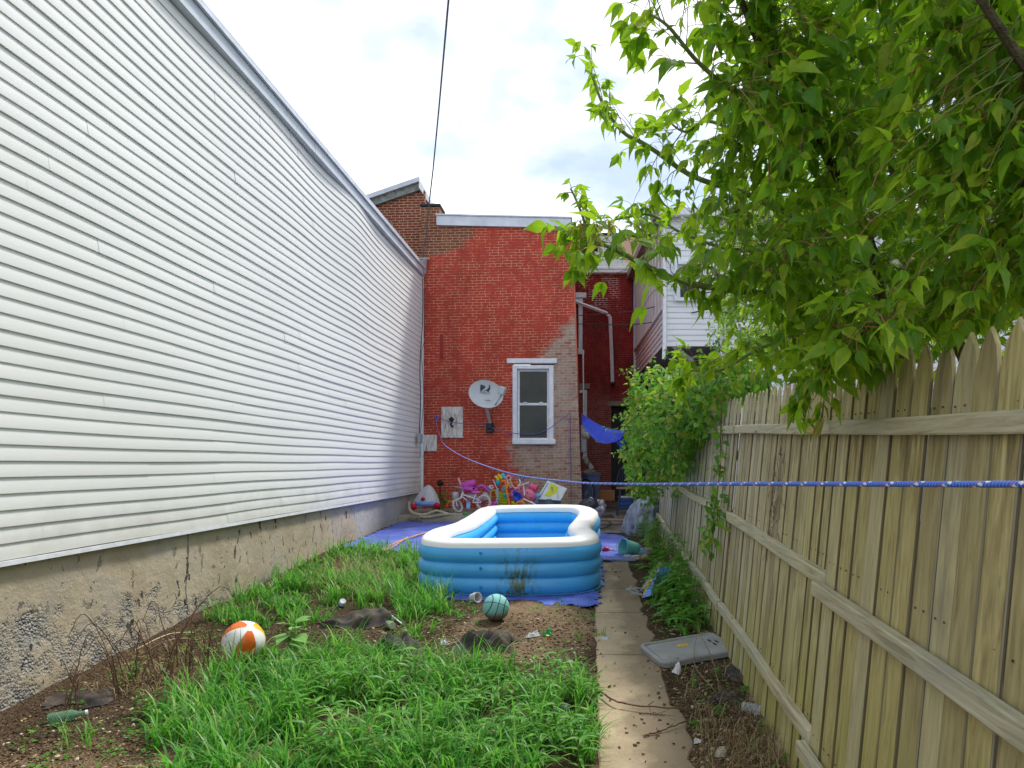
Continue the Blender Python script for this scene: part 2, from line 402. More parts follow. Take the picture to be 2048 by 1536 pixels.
def path_mat():
    m = MT('path', .8, .25); s = m.sep()
    a = m.noise(2.2, 6, .62); b = m.noise(60, 4, .6)
    c = m.ramp(a, [(.32, (.28, .22, .14)), (.68, (.43, .35, .235))])
    x = m.math('ADD', s[0], m.math('MULTIPLY', m.math('SUBTRACT', m.noise(1.8, 5, .6), .5), .75))
    c = m.mix(m.rng(x, .24, .34, 0, .8), c, (.17, .13, .08))          # damp, silt-stained right half
    c = m.mix(m.rng(m.noise(5, 5, .7), .52, .7, 0, .5), c, (.24, .17, .10))
    c = m.mix(m.rng(b, .5, .8, 0, .45), c, (.16, .12, .08)); c = m.mix(m.rng(m.vor(24), 0, .13, .6, 0), c, (.10, .07, .04))
    m.col(c); m.bump(m.math('ADD', b, m.math('MULTIPLY', a, 2)), .006, .8); m.rough(m.rng(x, .25, .4, .85, .6)); return m.m
M['path'] = path_mat()
M['terrace'] = concrete('terrace', (.26, .23, .17), (.37, .33, .26), (.13, .13, .06), .5, 3)
M['alley'] = concrete('alley', (.16, .14, .12), (.25, .21, .17), (.07, .055, .045), .45, 1.5)
def soil():
    m = MT('ground', .95, .1); s = m.sep()
    a = m.noise(2.1, 6, .65); b = m.noise(28, 5, .7); v = m.n('ShaderNodeTexVoronoi', {'Vector': m.P(), 'Scale': 70.0}).outputs
    mulch = m.ramp(b, [(.3, (.035, .022, .014)), (.52, (.10, .068, .042)), (.75, (.20, .145, .09))])
    mulch = m.mix(m.rng(v[0], .0, .22, .45, 0), mulch, m.ramp(v[1], [(.2, (.10, .07, .04)), (.6, (.28, .21, .12)), (.9, (.42, .36, .25))]))
    dirt = m.ramp(m.noise(16, 6, .65), [(.3, (.19, .125, .075)), (.7, (.36, .26, .165))])
    dx = m.math('DIVIDE', m.math('ADD', s[0], .50), .62); dy = m.math('DIVIDE', m.math('SUBTRACT', s[1], 6.2), .85)
    dd = m.math('ADD', m.math('ADD', m.math('MULTIPLY', dx, dx), m.math('MULTIPLY', dy, dy)), m.math('MULTIPLY', m.math('SUBTRACT', a, .5), 2.2))
    c = m.mix(m.rng(dd, 1.15, .75), mulch, dirt)
    c = m.mix(m.rng(m.math('ADD', s[1], m.math('MULTIPLY', m.noise(2, 4), .8)), 4.5, 4.2, 0, .8), c, m.mix(.4, dirt, (.14, .085, .05)))
    c = m.mix(m.rng(m.noise(1.1, 4, .5), .5, .68, 0, .5), c, (.05, .033, .024))
    m.col(c); m.bump(m.math('ADD', b, m.math('MULTIPLY', v[0], .8)), .03, 1); return m.m
M['ground'] = soil()
def shingle(name, ca, cb):
    m = MT(name, .9, .1); s = m.sep()
    br = m.n('ShaderNodeTexBrick', {'Vector': m.comb(s[0], s[1], 0.0), 'Color1': ca, 'Color2': cb, 'Mortar': tuple(x*.4 for x in ca), 'Scale': 1.0, 'Mortar Size': .006, 'Brick Width': .3, 'Row Height': .13})
    f = m.rng(m.math('ADD', s[0], m.math('MULTIPLY', m.noise(2, 4), .25)), 1.12, 1.2)
    c = m.mix(m.rng(m.noise(30, 4), .3, .7, 0, .5), br.outputs[0], tuple(x*.7 for x in cb))
    c = m.mix(f, c, m.mix(m.noise(40, 3), (.24, .13, .09), (.16, .09, .07)))
    m.col(c); return m.m
M['shingle'] = shingle('shingle', (.17, .175, .18), (.23, .23, .23))
def wood_fence(name, greyer):
    m = MT(name, .82, .2); s = m.sep(); r = m.isl()
    off = m.math('MULTIPLY', r, 37.0)
    v = m.comb(m.math('ADD', s[0], off), m.math('ADD', s[1], off), m.math('MULTIPLY', s[2], .055))
    gr = m.n('ShaderNodeTexNoise', {'Vector': v, 'Scale': 42.0, 'Detail': 7, 'Roughness': .6, 'Distortion': .5}).outputs[0]
    v3 = m.comb(m.math('ADD', s[0], off), m.math('ADD', s[1], off), m.math('MULTIPLY', s[2], .3))
    bl = m.n('ShaderNodeTexNoise', {'Vector': v3, 'Scale': 3.0, 'Detail': 4, 'Roughness': .6}).outputs[0]
    c = m.ramp(gr, [(.28, (.22, .175, .075)), (.43, (.42, .35, .145)), (.6, (.54, .465, .215)), (.8, (.62, .55, .30))])
    c = m.mix(m.rng(r, 0, 1, 0, .35), c, (.30, .24, .12))
    gy = m.rng(m.math('ADD', s[1], m.math('MULTIPLY', bl, 3.0)), 4.5, 8.5, greyer, .75)
    g2 = m.ramp(gr, [(.3, (.22, .21, .17)), (.55, (.44, .44, .38)), (.8, (.56, .57, .51))])
    c = m.mix(gy, c, g2)
    # yellow-green algae low down, dark weathering streaks from the top
    al = m.rng(m.math('ADD', s[2], m.math('MULTIPLY', bl, .9)), 1.35, .75, 0, .75); al = m.math('MULTIPLY', al, m.rng(r, .1, .9, .35, 1))
    c = m.mix(al, c, (.36, .34, .05))
    dk = m.rng(m.n('ShaderNodeTexNoise', {'Vector': m.comb(m.math('ADD', s[0], off), m.math('MULTIPLY', s[1], 1.0), m.math('MULTIPLY', s[2], .12)), 'Scale': 16.0, 'Detail': 5}).outputs[0], .54, .72, 0, .6)
    c = m.mix(dk, c, (.12, .10, .06))
    wd = m.n('ShaderNodeTexNoise', {'Vector': m.comb(m.math('ADD', s[0], off), m.math('ADD', s[1], off), m.math('MULTIPLY', s[2], .5)), 'Scale': 5.0, 'Detail': 5, 'Roughness': .65}).outputs[0]
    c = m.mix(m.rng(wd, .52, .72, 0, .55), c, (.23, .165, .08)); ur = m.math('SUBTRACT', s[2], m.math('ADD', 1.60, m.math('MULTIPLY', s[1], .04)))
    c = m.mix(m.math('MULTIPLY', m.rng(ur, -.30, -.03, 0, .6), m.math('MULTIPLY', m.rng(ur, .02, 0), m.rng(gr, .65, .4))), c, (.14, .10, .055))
    # knots
    kn = m.vor(2.3, m.comb(m.math('ADD', m.math('MULTIPLY', s[0], 2.0), off), m.math('MULTIPLY', s[1], 2.0), m.math('MULTIPLY', s[2], .9)))
    c = m.mix(m.rng(kn, .03, .075, .85, 0), c, (.07, .045, .025))
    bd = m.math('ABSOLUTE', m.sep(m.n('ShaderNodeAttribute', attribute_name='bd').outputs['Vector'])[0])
    c = m.mix(m.rng(bd, .93, 1.0, 0, .75), c, (.05, .042, .025)); c = m.mix(m.rng(r, .6, 1, 0, .5), c, (.21, .18, .12)); c = m.mix(m.rng(r, .3, 0, 0, .45), c, (.50, .48, .38))  # shade of the gaps painted along board edges, then random board tones
    m.col(c); m.bump(gr, .008, .9); return m.m
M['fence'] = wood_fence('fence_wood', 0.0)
def rail_mat():
    m = MT('fence_rail_wood', .8, .2); s = m.sep()
    gr = m.noise(45, 6, .6, m.map((1, .06, 1)), .6); kn = m.vor(1.6, m.map((1, 1, 3)))
    c = m.ramp(gr, [(.3, (.27, .23, .14)), (.5, (.46, .42, .27)), (.75, (.60, .56, .42))])
    c = m.mix(m.rng(m.noise(1.5, 4), .4, .7, 0, .6), c, (.33, .34, .31)); c = m.mix(m.rng(kn, .03, .07, .8, 0), c, (.08, .05, .03))
    m.col(c); m.bump(gr, .005, .7); return m.m
M['rail'] = rail_mat()

# ---------------------------------------------------------------- ground
def axis_coords(lo, hi, d0, d1, st):
    a = list(np.arange(d0, d1+1e-6, st)); x = d0; w = st
    while x > lo: w *= 1.5; x -= w; a.insert(0, max(x, lo))
    x = d1; w = st
    while x < hi: w *= 1.5; x += w; a.append(min(x, hi))
    return a
gx = axis_coords(-400, 400, -3.8, 1.3, .06); gy = axis_coords(-400, 600, 2.6, 13.8, .07)
gb = MB(); gb.v = [Vector((x, y, G(x, y))) for x in gx for y in gy]; ny = len(gy)
gb.f = [(i*ny+j, (i+1)*ny+j, (i+1)*ny+j+1, i*ny+j+1) for i in range(len(gx)-1) for j in range(ny-1)]
tag(obj('ground', gb, M['ground'], org=(0, 0, 0)), kind='structure')

# concrete path of slabs, damp and stained
pb = MB(); joints = [1.2, 2.4, 3.5, 4.55, 5.62, 6.8, 7.75, 8.6, 9.5]
for a, b in zip(joints, joints[1:]):
    n = 14; e = .007; dz = U(-.004, .005); sk = U(-.012, .012)
    rows = [(a+e+(b-a-2*e)*i/n) for i in range(n+1)]
    def edge(y, sd): return (.05+.03*mnoise.noise(Vector((y*5, sd, 0))) if sd == 0 else .52+.06*mnoise.noise(Vector((y*4, 7, 0)))+(.05 if y < 4.6 else 0)-max(0, (y-7)*.015))
    vs = []
    for y in rows:
        z = g0(y)+.012+dz; xa, xb = edge(y, 0)+sk, edge(y, 1)+sk
        vs += [(xa, y, z-.09), (xa, y, z-.008), (xa+.01, y, z), (xb-.01, y, z), (xb, y, z-.008), (xb, y, z-.09)]
    fs = [(i*6+k, i*6+k+1, i*6+7+k, i*6+6+k) for i in range(n) for k in range(5)]+[(5, 4, 3, 2, 1, 0), tuple(n*6+k for k in range(6))]
    pb.add(vs, fs)
tag(obj('path', pb, M['path'], org=(0, 0, 0), ang=30), kind='structure')

# terrace slab at the foot of the brick wall, its broken front edge facing the pool
tb = MB()
def terr(u, v):
    x = -3.63+u*3.6; y = 13.68+.05*mnoise.noise(Vector((x*3, 0, 0)))
    prof = [(0, .3), (0, .56), (.03, .60), (.5, .605), (1.86, .62)]
    k = min(int(v*4), 3); t = v*4-k; a = prof[k]; b = prof[k+1]
    return (x, y+a[0]+(b[0]-a[0])*t, a[1]+(b[1]-a[1])*t+.012*mnoise.noise(Vector((x*5, y*5+v*3, 1))))
tb.grid(terr, 60, 4)
tag(obj('terrace', tb, M['terrace'], org=(0, 0, 0)), kind='structure')
ab = MB(); ab.grid(lambda u, v: (-.03+u*2.6, 11.9+v*8.2, g0(11.9+v*8.2)+.02+.01*mnoise.noise(Vector((u*6, v*18, 0)))), 12, 30)
tag(obj('alley_pavement', ab, M['alley'], org=(0, 0, 0)), kind='structure')

# ---------------------------------------------------------------- lap siding
def lap(mb, org, d, nrm, length, z0, z1, course=.114, lip=.019, wave=None, seg=.35, panel=3.66, clip=None):
    """courses of lap siding on a vertical plane; d runs along the wall, nrm points out of it"""
    org = Vector(org); d = Vector(d).normalized(); nrm = Vector(nrm).normalized(); n = int(round((z1-z0)/course)); c = (z1-z0)/n
    for k in range(n):
        za = z0+k*c; t = -U(0, panel) if panel < length else 0
        while t < length:
            a, b = max(t, 0), min(t+panel, length); t += panel
            if b-a < .05: continue
            of = U(.0, .004); ns = max(1, int((b-a)/seg)); vs = []
            for i in range(ns+1):
                s_ = a+(b-a)*i/ns; zb, zt = za, za+c
                wv = wave(s_, za) if wave else 0; wt_ = wave(s_, za+c) if wave else 0
                dz = .003*math.sin(s_*2.1+k*.3)
                p = org+d*s_
                vs += [p+nrm*(wv+of)+Vector((0, 0, zb+dz)), p+nrm*(wv+lip+of)+Vector((0, 0, zb+dz)), p+nrm*(wv+lip+of+.001)+Vector((0, 0, zb+.004+dz)), p+nrm*(wt_+.0005+of)+Vector((0, 0, zt+.006+dz))]
            mb.add(vs, [(i*4+j, i*4+4+j, i*4+5+j, i*4+1+j) for i in range(ns) for j in range(3)])

# ---------------------------------------------------------------- white sided building on the left
XW = -3.58
sh = thing('sided_building', 'long windowless building clad in white horizontal siding on a chipped concrete base', 'building', (XW-2, 8, 0))
def wave(y, z):
    k = math.exp(-((y-12.6)/1.3)**2)*max(0, min(1, (z-1.2)/3.0))
    return .045*k*math.sin((y-11.2)*1.5)+.012*math.sin(y*1.7+z*.8)*min(1, z/5)
sb = MB(); lap(sb, (XW-.02, -1.5, 0), (0, 1, 0), (1, 0, 0), 16.9, 1.0, 5.56, .1016, .0135, wave, .22)
obj('siding', sb, M['siding'], sh, ang=25)
cb = MB(); cb.b2(XW-6, XW-.09, -1.5, 15.42, -.3, 5.6); obj('wall_core', cb, M['trim_white'], sh)
fb = MB(); fb.grid(lambda u, v: (XW-.055+.012*mnoise.noise(Vector((u*40, v*4, 0)))+.01*mnoise.noise(Vector((u*120, v*10, 5))), -1.5+u*16.9, -.4+v*1.42), 170, 14)
obj('foundation', fb, M['foundation'], sh)
tb = MB()
for i, (a, b) in enumerate([(-1.5, 3.1), (3.1, 6.2), (6.2, 9.3), (9.3, 12.4), (12.4, 15.45)]):
    o = .003*(i % 2); tb.b2(XW-.05, XW+.055+o, a, b-.003, 5.57, 5.74+o)
obj('fascia', tb, M['trim_grey'], sh)
tb = MB(); tb.b2(XW-6, XW+.085, -1.5, 15.47, 5.75, 5.785, .008); tb.b2(XW+.06, XW+.09, -1.5, 15.47, 5.705, 5.748); obj('drip_edge', tb, M['tin'], sh)
tb = MB(); tb.b2(XW-6, XW-.0, -1.5, 15.4, 5.79, 5.83); obj('roof', tb, M['dark'], sh)
tb = MB(); tb.b2(XW-.04, XW+.035, 15.405, 15.47, .98, 5.56, .006); obj('corner_trim', tb, M['trim_white'], sh)
tb = MB(); tb.b2(XW-.04, XW+.004, -1.5, 15.4, .965, .995); obj('starter_strip', tb, M['trim_white'], sh)
tb = MB(); tb.add([(XW+.02, 15.1, 5.62), (XW+.09, 15.42, 5.6), (XW+.12, 15.42, 5.95), (XW-.25, 15.44, 5.82), (XW-.02, 15.1, 5.72)], [(0, 1, 2), (0, 2, 4), (4, 2, 3)]); tb.tube([(XW-.25, 15.4, 5.83), (XW-.05, 15.4, 5.93), (XW+.17, 15.4, 5.93)], .02)
obj('bent_flashing', tb, M['metal_grey'], sh)
eb = MB(); eb.box((XW+.07, 14.95, 2.1), (.09, .16, .2), bev=.02); eb.tube([(XW+.08, 14.93, 2.0), (XW+.1, 14.9, 1.86), (XW+.08, 14.95, 1.72)], .016)
mbx = obj('junction_box', eb, M['metal_grey'], sh)
eb = MB(); eb.tube(curve([(XW+.05, 15.3, 5.5), (XW+.07, 15.2, 4.6), (XW+.05, 15.05, 3.6), (XW+.08, 14.98, 2.9), (XW+.06, 14.95, 2.2)], 30), .009, 6)
eb.tube(curve([(XW+.05, 15.42, 5.3), (XW+.08, 15.3, 4.2), (XW+.04, 15.25, 3.9), (XW+.07, 15.3, 3.0), (XW+.05, 15.1, 2.2)], 30), .006, 6)
obj('cable', eb, M['black'], sh)

# ---------------------------------------------------------------- front brick building with the window
YB = 15.5
bh = thing('brick_building', 'red painted brick rowhouse end with one window and a bare grey patch', 'building', (-1.9, 17, .5))
xr = lambda z: -.165-.245*(z-.6)/6.1       # its right corner leans
wx0, wx1, wz0, wz1 = -1.655, -.775, 2.03, 3.72
xs = [XW+.03, -3.15, wx0, wx1]
wb = MB(); D = 4.0
def quad(z0, z1, x0f, x1f, y=YB, nx=1):
    a = [(x0f(z0), y, z0), (x1f(z0), y, z0), (x1f(z1), y, z1), (x0f(z1), y, z1)]; wb.add(a, [(0, 1, 2, 3)])
cst = lambda v: (lambda z: v)
for z0, z1 in [(.3, wz0), (wz0, wz1), (wz1, 6.66)]:
    quad(z0, z1, cst(XW-.03), cst(wx0)) if z0 != wz0 or True else None
    quad(z0, z1, cst(wx1), xr)
    if z0 != wz0: quad(z0, z1, cst(wx0), cst(wx1))
wb.add([(wx0, YB, wz0), (wx0, YB+.2, wz0), (wx0, YB+.2, wz1), (wx0, YB, wz1)], [(0, 1, 2, 3)]); wb.add([(wx1, YB, wz0), (wx1, YB+.2, wz0), (wx1, YB+.2, wz1), (wx1, YB, wz1)], [(3, 2, 1, 0)])
wb.add([(wx0, YB, wz1), (wx0, YB+.2, wz1), (wx1, YB+.2, wz1), (wx1, YB, wz1)], [(0, 1, 2, 3)]); wb.add([(wx0, YB, wz0), (wx0, YB+.2, wz0), (wx1, YB+.2, wz0), (wx1, YB, wz0)], [(3, 2, 1, 0)])
# pier that stands higher at the left end
wb.add([(XW-.03, YB, 6.66), (-3.22, YB, 6.66), (-3.22, YB, 7.06), (XW-.03, YB, 7.06)], [(0, 1, 2, 3)])
wb.add([(-3.22, YB, 6.66), (-3.22, YB+.5, 6.66), (-3.22, YB+.5, 7.06), (-3.22, YB, 7.06)], [(0, 1, 2, 3)])
wb.add([(XW-.03, YB, 7.06), (-3.22, YB, 7.06), (-3.22, YB+.5, 7.06), (XW-.03, YB+.5, 7.06)], [(0, 1, 2, 3)])
wbm = wb; wb = MB(); wb.add([(xr(.3), YB, .3), (xr(.3), YB+D, .3), (xr(6.66), YB+D, 6.66), (xr(6.66), YB, 6.66)], [(0, 1, 2, 3)]); obj('side_wall', wb, M['brick_side'], bh, smooth=False)
for k in range(int(6/.0715)):
    if k % 2 == 0 and random.random() < .7:
        z = .64+k*.0715; w = U(.09, .12); wbm.box((xr(z)-w/2+.004+U(0, .006), YB+.05, z+.033), (w, .105, .058), bev=.006)
obj('wall', wbm, M['brick_front'], bh, smooth=False)
wb = MB(); wb.b2(XW-.05, -3.19, YB-.03, YB+.5, 7.062, 7.13, .015); obj('pier_cap', wb, M['dark'], bh)
wb = MB()
def coping(x0, x1, za0, zb0, za1, zb1, y0, y1, t):
    wb.add([(x0, y0, za0), (x1, y0, zb0), (x1, y0, zb1), (x0, y0, za1), (x0, y1, za0), (x1, y1, zb0), (x1, y1, zb1), (x0, y1, za1)], [(0, 1, 2, 3), (7, 6, 5, 4), (3, 2, 6, 7), (4, 5, 1, 0), (0, 3, 7, 4), (1, 5, 6, 2)])
coping(-3.27, -.40, 6.66, 6.60, 6.865, 6.80, YB-.06, YB+.03, 0); coping(-3.29, -.38, 6.867, 6.803, 6.895, 6.83, YB-.085, YB+.5, 0)
obj('roof_trim', wb, M['tin'], bh, smooth=False)
wb = MB(); wb.add([(-3.2, YB+.1, 6.85), (-.42, YB+.1, 6.8), (-.42, YB+D, 7.3), (-3.2, YB+D, 7.35)], [(0, 1, 2, 3)]); obj('roof', wb, M['dark'], bh)
wb = MB(); wb.tube([(-.9, 17.2, 6.9), (-.9, 17.2, 7.18)], .06, 10); obj('vent_pipe', wb, M['dark'], bh)
wb = MB(); wb.box((-.05, 18.4, 7.3), (.5, .5, .55)); obj('chimney', wb, M['dark'], bh)
def glass_mat(name, c=(.02, .03, .03), refl=True):
    m = MT(name, .04, .35); nz = m.noise(2.5, 5, .6)
    m.col(m.ramp(nz, [(.35, (.008, .010, .011)), (.55, (.012, .022, .010)), (.75, (.03, .035, .03))])); m.bump(m.noise(1.5, 2), .004, .4); return m.m
M['glass'] = glass_mat('glass')
def window_part(parent, x0, x1, z0, z1, y, pw=.085):
    t = pw; fb = MB()
    fb.b2(x0, x0+t, y-.045, y+.1, z0, z1, .008); fb.b2(x1-t, x1, y-.045, y+.1, z0, z1, .008); fb.b2(x0+t, x1-t, y-.042, y+.1, z1-t*.8, z1, .006); fb.b2(x0+t, x1-t, y-.042, y+.1, z0, z0+t*.5, .006)
    w = obj('window', fb, M['trim_white'], parent); zm = z0+(z1-z0)*.49; ia, ib = x0+t+.002, x1-t-.002
    for nm, a, b, yy in (('sash', z0+t*.5+.002, zm+.03, y+.03), ('sash', zm-.005, z1-t*.8-.002, y+.064)):
        q = MB(); s = .045
        q.b2(ia, ia+s, yy-.015, yy+.015, a, b, .005); q.b2(ib-s, ib, yy-.015, yy+.015, a, b, .005); q.b2(ia+s, ib-s, yy-.014, yy+.014, a, a+s, .005); q.b2(ia+s, ib-s, yy-.014, yy+.014, b-s, b, .005)
        obj(nm, q, M['trim_white'], w)
        q = MB(); q.add([(ia+s, yy, a+s), (ib-s, yy, a+s), (ib-s, yy, b-s), (ia+s, yy, b-s)], [(0, 1, 2, 3)]); obj('pane', q, M['glass'], w)
    for lx in (x0+t+.17, x1-t-.17): q = MB(); q.box((lx, y+.005, zm+.04), (.08, .03, .025), bev=.006); obj('sash_lock', q, M['trim_white'], w)
    return w
w1 = window_part(bh, wx0+.0, wx1-.0, wz0, wz1-.04, YB+.01, .1)
q = MB(); q.box((-1.24, YB+.17, 2.9), (.8, .01, 1.6)); obj('blind', q, M['dark'], w1)
q = MB(); q.b2(-1.775, -.70, YB-.05, YB+.04, 3.715, 3.82, .012); obj('lintel', q, M['trim_white'], bh)
q = MB(); q.b2(-1.655, -.725, YB-.11, YB+.05, 1.985, 2.10, .015); obj('sill', q, M['trim_white'], bh)
def plaster():
    m = MT('peeling_board', .9, .1); v = m.map((1, 1, .13)); a = m.noise(38, 6, .7, v, .8); b = m.noise(5, 4, .6)
    c = m.ramp(a, [(.32, (.12, .10, .08)), (.42, (.42, .38, .33)), (.52, (.72, .70, .66)), (.7, (.80, .79, .76))]); c = m.mix(m.rng(b, .5, .7, 0, .5), c, (.42, .37, .30))
    m.col(c); m.bump(a, .01, 1); return m.m
M['board'] = plaster()
q = MB(); q.b2(-3.175, -2.715, YB-.035, YB-.001, 2.17, 2.79, .006); q.b2(-3.18, -2.70, YB-.05, YB-.0, 2.12, 2.168, .015); tag(obj('wall_board', q, M['board'], bh), 'larger peeling white wooden board on the brick wall')
q = MB(); q.b2(-3.56, -3.27, YB-.035, YB-.001, 1.84, 2.19, .006); tag(obj('wall_board', q, M['board'], bh), 'smaller greyish peeling board low in the corner')
q = MB(); q.b2(-3.20, -3.14, YB-.02, YB-.001, 3.82, 4.33, .006); tag(obj('wall_patch', q, simple('red_board', (.30, .03, .025), .7), bh), 'narrow red painted strip of wood')
q = MB(); q.ball((-2.95, YB-.07, 2.52), (.055, .04, .05), 10, 6); q.tube([(-2.95, YB-.03, 2.50), (-2.96, YB-.08, 2.40), (-2.92, YB-.05, 2.36)], .02, 6); obj('old_pulley', q, M['dark'], bh)
q = MB(); q.tube([(-3.245, YB, 2.56), (-3.245, YB-.09, 2.56), (-3.245, YB-.10, 2.60)], .009, 6); obj('hook', q, M['metal_grey'], bh)
# conduit / cable clipped to the wall corner
# ---------------------------------------------------------------- rear brick house behind, upper left
rh = thing('rear_brick_house', 'dark brick gable with pale mortar and grey trim rising behind the white sided building', 'building', (-4.5, 18, .5))
YR = 16.25
def rp_(px, py, Y=YR): return P(px, py, Y)
q = MB(); pts = [rp_(700, 424), rp_(838, 381), rp_(850, 381), rp_(850, 1000), rp_(560, 1000), rp_(560, 470)]
q.add(pts, [tuple(range(len(pts)))[::-1]]); obj('wall', q, M['brick_rear'], rh, smooth=False)
q = MB(); a = rp_(850, 381); b = rp_(850, 1000); c = P(862, 407, 20); q.add([a, b, b+Vector((.1, 6, 0)), a+Vector((.1, 6, -1.0))], [(0, 1, 2, 3)]); obj('side_wall', q, M['brick_rear_side'], rh, smooth=False)
q = MB(); a0 = rp_(735, 395)+Vector((-.6, 0, -.2)); a1 = rp_(841, 358)
def slab(q, a, b, h, dy, y0=-.06):
    a = Vector(a); b = Vector(b); q.add([a+Vector((0, y0, 0)), b+Vector((0, y0, 0)), b+Vector((0, y0, -h)), a+Vector((0, y0, -h)), a+Vector((0, dy, 0)), b+Vector((0, dy, 0)), b+Vector((0, dy, -h)), a+Vector((0, dy, -h))], [(0, 3, 2, 1), (4, 5, 6, 7), (0, 1, 5, 4), (3, 7, 6, 2), (0, 4, 7, 3), (1, 2, 6, 5)])
slab(q, a0, a1, .10, 5.5, -.14); obj('roof', q, M['tin'], rh, smooth=False)
q = MB(); slab(q, a0+Vector((0, 0, -.102)), a1+Vector((-.0, 0, -.102)), .16, .02, -.07); obj('fascia', q, simple('old_fascia', (.27, .30, .28), .8, .3, 12), rh, smooth=False)
q = MB(); e0 = rp_(841, 362); e1 = P(862, 404, 16.6)
q.add([e0+Vector((0, -.15, 0)), e1+Vector((.02, -.1, 0)), e1+Vector((.02, -.1, -.14)), e0+Vector((0, -.15, -.2)), e0+Vector((.03, .1, 0)), e1+Vector((.06, .3, 0)), e1+Vector((.06, .3, -.14)), e0+Vector((.03, .1, -.2))], [(0, 3, 2, 1), (0, 1, 5, 4), (1, 2, 6, 5), (4, 5, 6, 7)]); obj('rake_trim', q, M['trim_white'], rh, smooth=False)

# ---------------------------------------------------------------- recessed brick wing on the right
YC = 19.5
rw = thing('brick_wing', 'dark red brick wing set back in the alley with white downspout and shingle roof', 'building', (.4, 20.5, .5))
q = MB(); dx0, dx1, dz = .57, 1.02, 3.12
for x0, x1, z0, z1 in [(-1.6, dx0, .3, 6.66), (dx1, 1.32, .3, 6.66), (dx0, dx1, dz, 6.66)]: q.add([(x0, YC, z0), (x1, YC, z0), (x1, YC, z1), (x0, YC, z1)], [(0, 1, 2, 3)])
q.add([(dx0, YC, .3), (dx0, YC+.35, .3), (dx0, YC+.35, dz), (dx0, YC, dz)], [(0, 1, 2, 3)])
obj('wall', q, M['brick_wing'], rw, smooth=False)
q = MB(); q.b2(dx0-.1, dx1+.1, YC-.03, YC+.1, dz-.002, dz+.13, .01); obj('door_lintel', q, M['terrace'], rw)
q = MB(); q.b2(dx0-.3, dx1+.5, YC+.36, YC+.42, .3, dz+.3); q.b2(dx0-.2, dx1+.4, YC+.005, YC+.36, dz+.002, dz+.2); obj('door', q, M['black'], rw)
q = MB(); q.b2(-1.6, 1.12, YC-.15, YC+.02, 6.665, 6.80, .02); q.b2(-1.6, 1.14, YC-.17, YC-.15, 6.76, 6.82, .006); obj('gutter', q, M['trim_white'], rw)
q = MB(); q.add([(-1.6, YC-.1, 6.81), (2.3, YC-.1, 6.81), (2.6, YC+4.4, 9.1), (-1.6, YC+4.4, 9.1)], [(0, 1, 2, 3)]); q.add([(-1.6, YC+4.4, 9.1), (2.6, YC+4.4, 9.1), (2.6, YC+9, 6.8), (-1.6, YC+9, 6.8)], [(0, 1, 2, 3)]); obj('roof', q, M['shingle'], rw)
q = MB(); q.b2(-1.6, 2.6, YC+4.3, YC+4.5, 9.08, 9.14); obj('ridge', q, M['dark'], rw)
q = MB(); q.tube([P(1148, 600, 19.32), P(1156, 605, 19.32), P(1213, 626, 19.32), P(1220, 634, 19.32), P(1223, 700, 19.32), P(1225, 762, 19.32), P(1225, 766, 19.3)], [.045]*7, 4, up=(1, 0, 1)); obj('downspout', q, M['trim_white'], rw)
q = MB(); q.tube([P(1225, 766, 19.3), P(1226, 771, 19.22)], .05, 8); obj('downspout_end', q, M['black'], rw)
q = MB(); q.tube([P(1266, 560, 19.4), P(1270, 700, 19.4), P(1272, 745, 19.4)], .035, 6); obj('drain_pipe', q, simple('plum_pipe', (.05, .03, .06), .6), rw)
window_part(rw, -1.05, -.20, 4.62, 6.0, YC-.01, .11)
q = MB(); q.b2(-1.2, -.10, YC-.06, YC+.02, 6.02, 6.16, .01); obj('lintel', q, M['trim_white'], rw)
q = MB(); q.b2(-1.15, -.15, YC-.1, YC+.02, 4.5, 4.61, .01); obj('sill', q, M['trim_white'], rw)
window_part(rw, -1.05, -.08, 1.7, 3.55, YC-.01, .11)
q = MB(); q.b2(-1.2, .0, YC-.06, YC+.02, 3.57, 3.72, .01); obj('lintel', q, M['terrace'], rw)

# ---------------------------------------------------------------- white house on the right
wh = thing('white_house', 'white sided house with an overhanging upper floor behind the vine and tree', 'building', (3.5, 15.5, .4))
A = Vector((1.22, 19.45, 0)); B = Vector((1.44, 14.0, 0)); d = (A-B).normalized(); nn = Vector((-1, 0, 0)); L_ = (A-B).length
nn = Vector((-d.y, d.x, 0)); nn = nn if nn.x < 0 else -nn
q = MB(); lap(q, B, d, nn, L_, 3.86, 4.56, .11, .02); obj('siding', q, M['siding_shaded'], wh, ang=25)
q = MB()
def onside(t, z, off=0): p = B+d*t+nn*off; return Vector((p.x, p.y, z))
q.add([onside(0, 4.56), onside(L_, 4.56), onside(L_, 6.5), onside(0, 6.3)], [(0, 1, 2, 3)]); ww = obj('window', q, M['glass'], wh); tag(ww, 'long row of dark side windows')
q = MB()
def bar(q, p0, p1, w, t):
    a = Vector(p0); b = Vector(p1); ax = (b-a).normalized(); rot = Matrix((ax, nn, ax.cross(nn))).transposed(); q.box((a+b)/2, ((b-a).length, t, w), rot)
for t in np.linspace(.05, L_-.05, 12): bar(q, onside(t, 4.57, .02), onside(t, 6.3+.2*t/L_, .02), .2, .05)
bar(q, onside(0, 4.58, .035), onside(L_, 4.58, .035), .05, .06); bar(q, onside(0, 6.25, .035), onside(L_, 6.45, .035), .12, .06)
obj('mullions', q, M['siding_shaded'], ww, smooth=False)
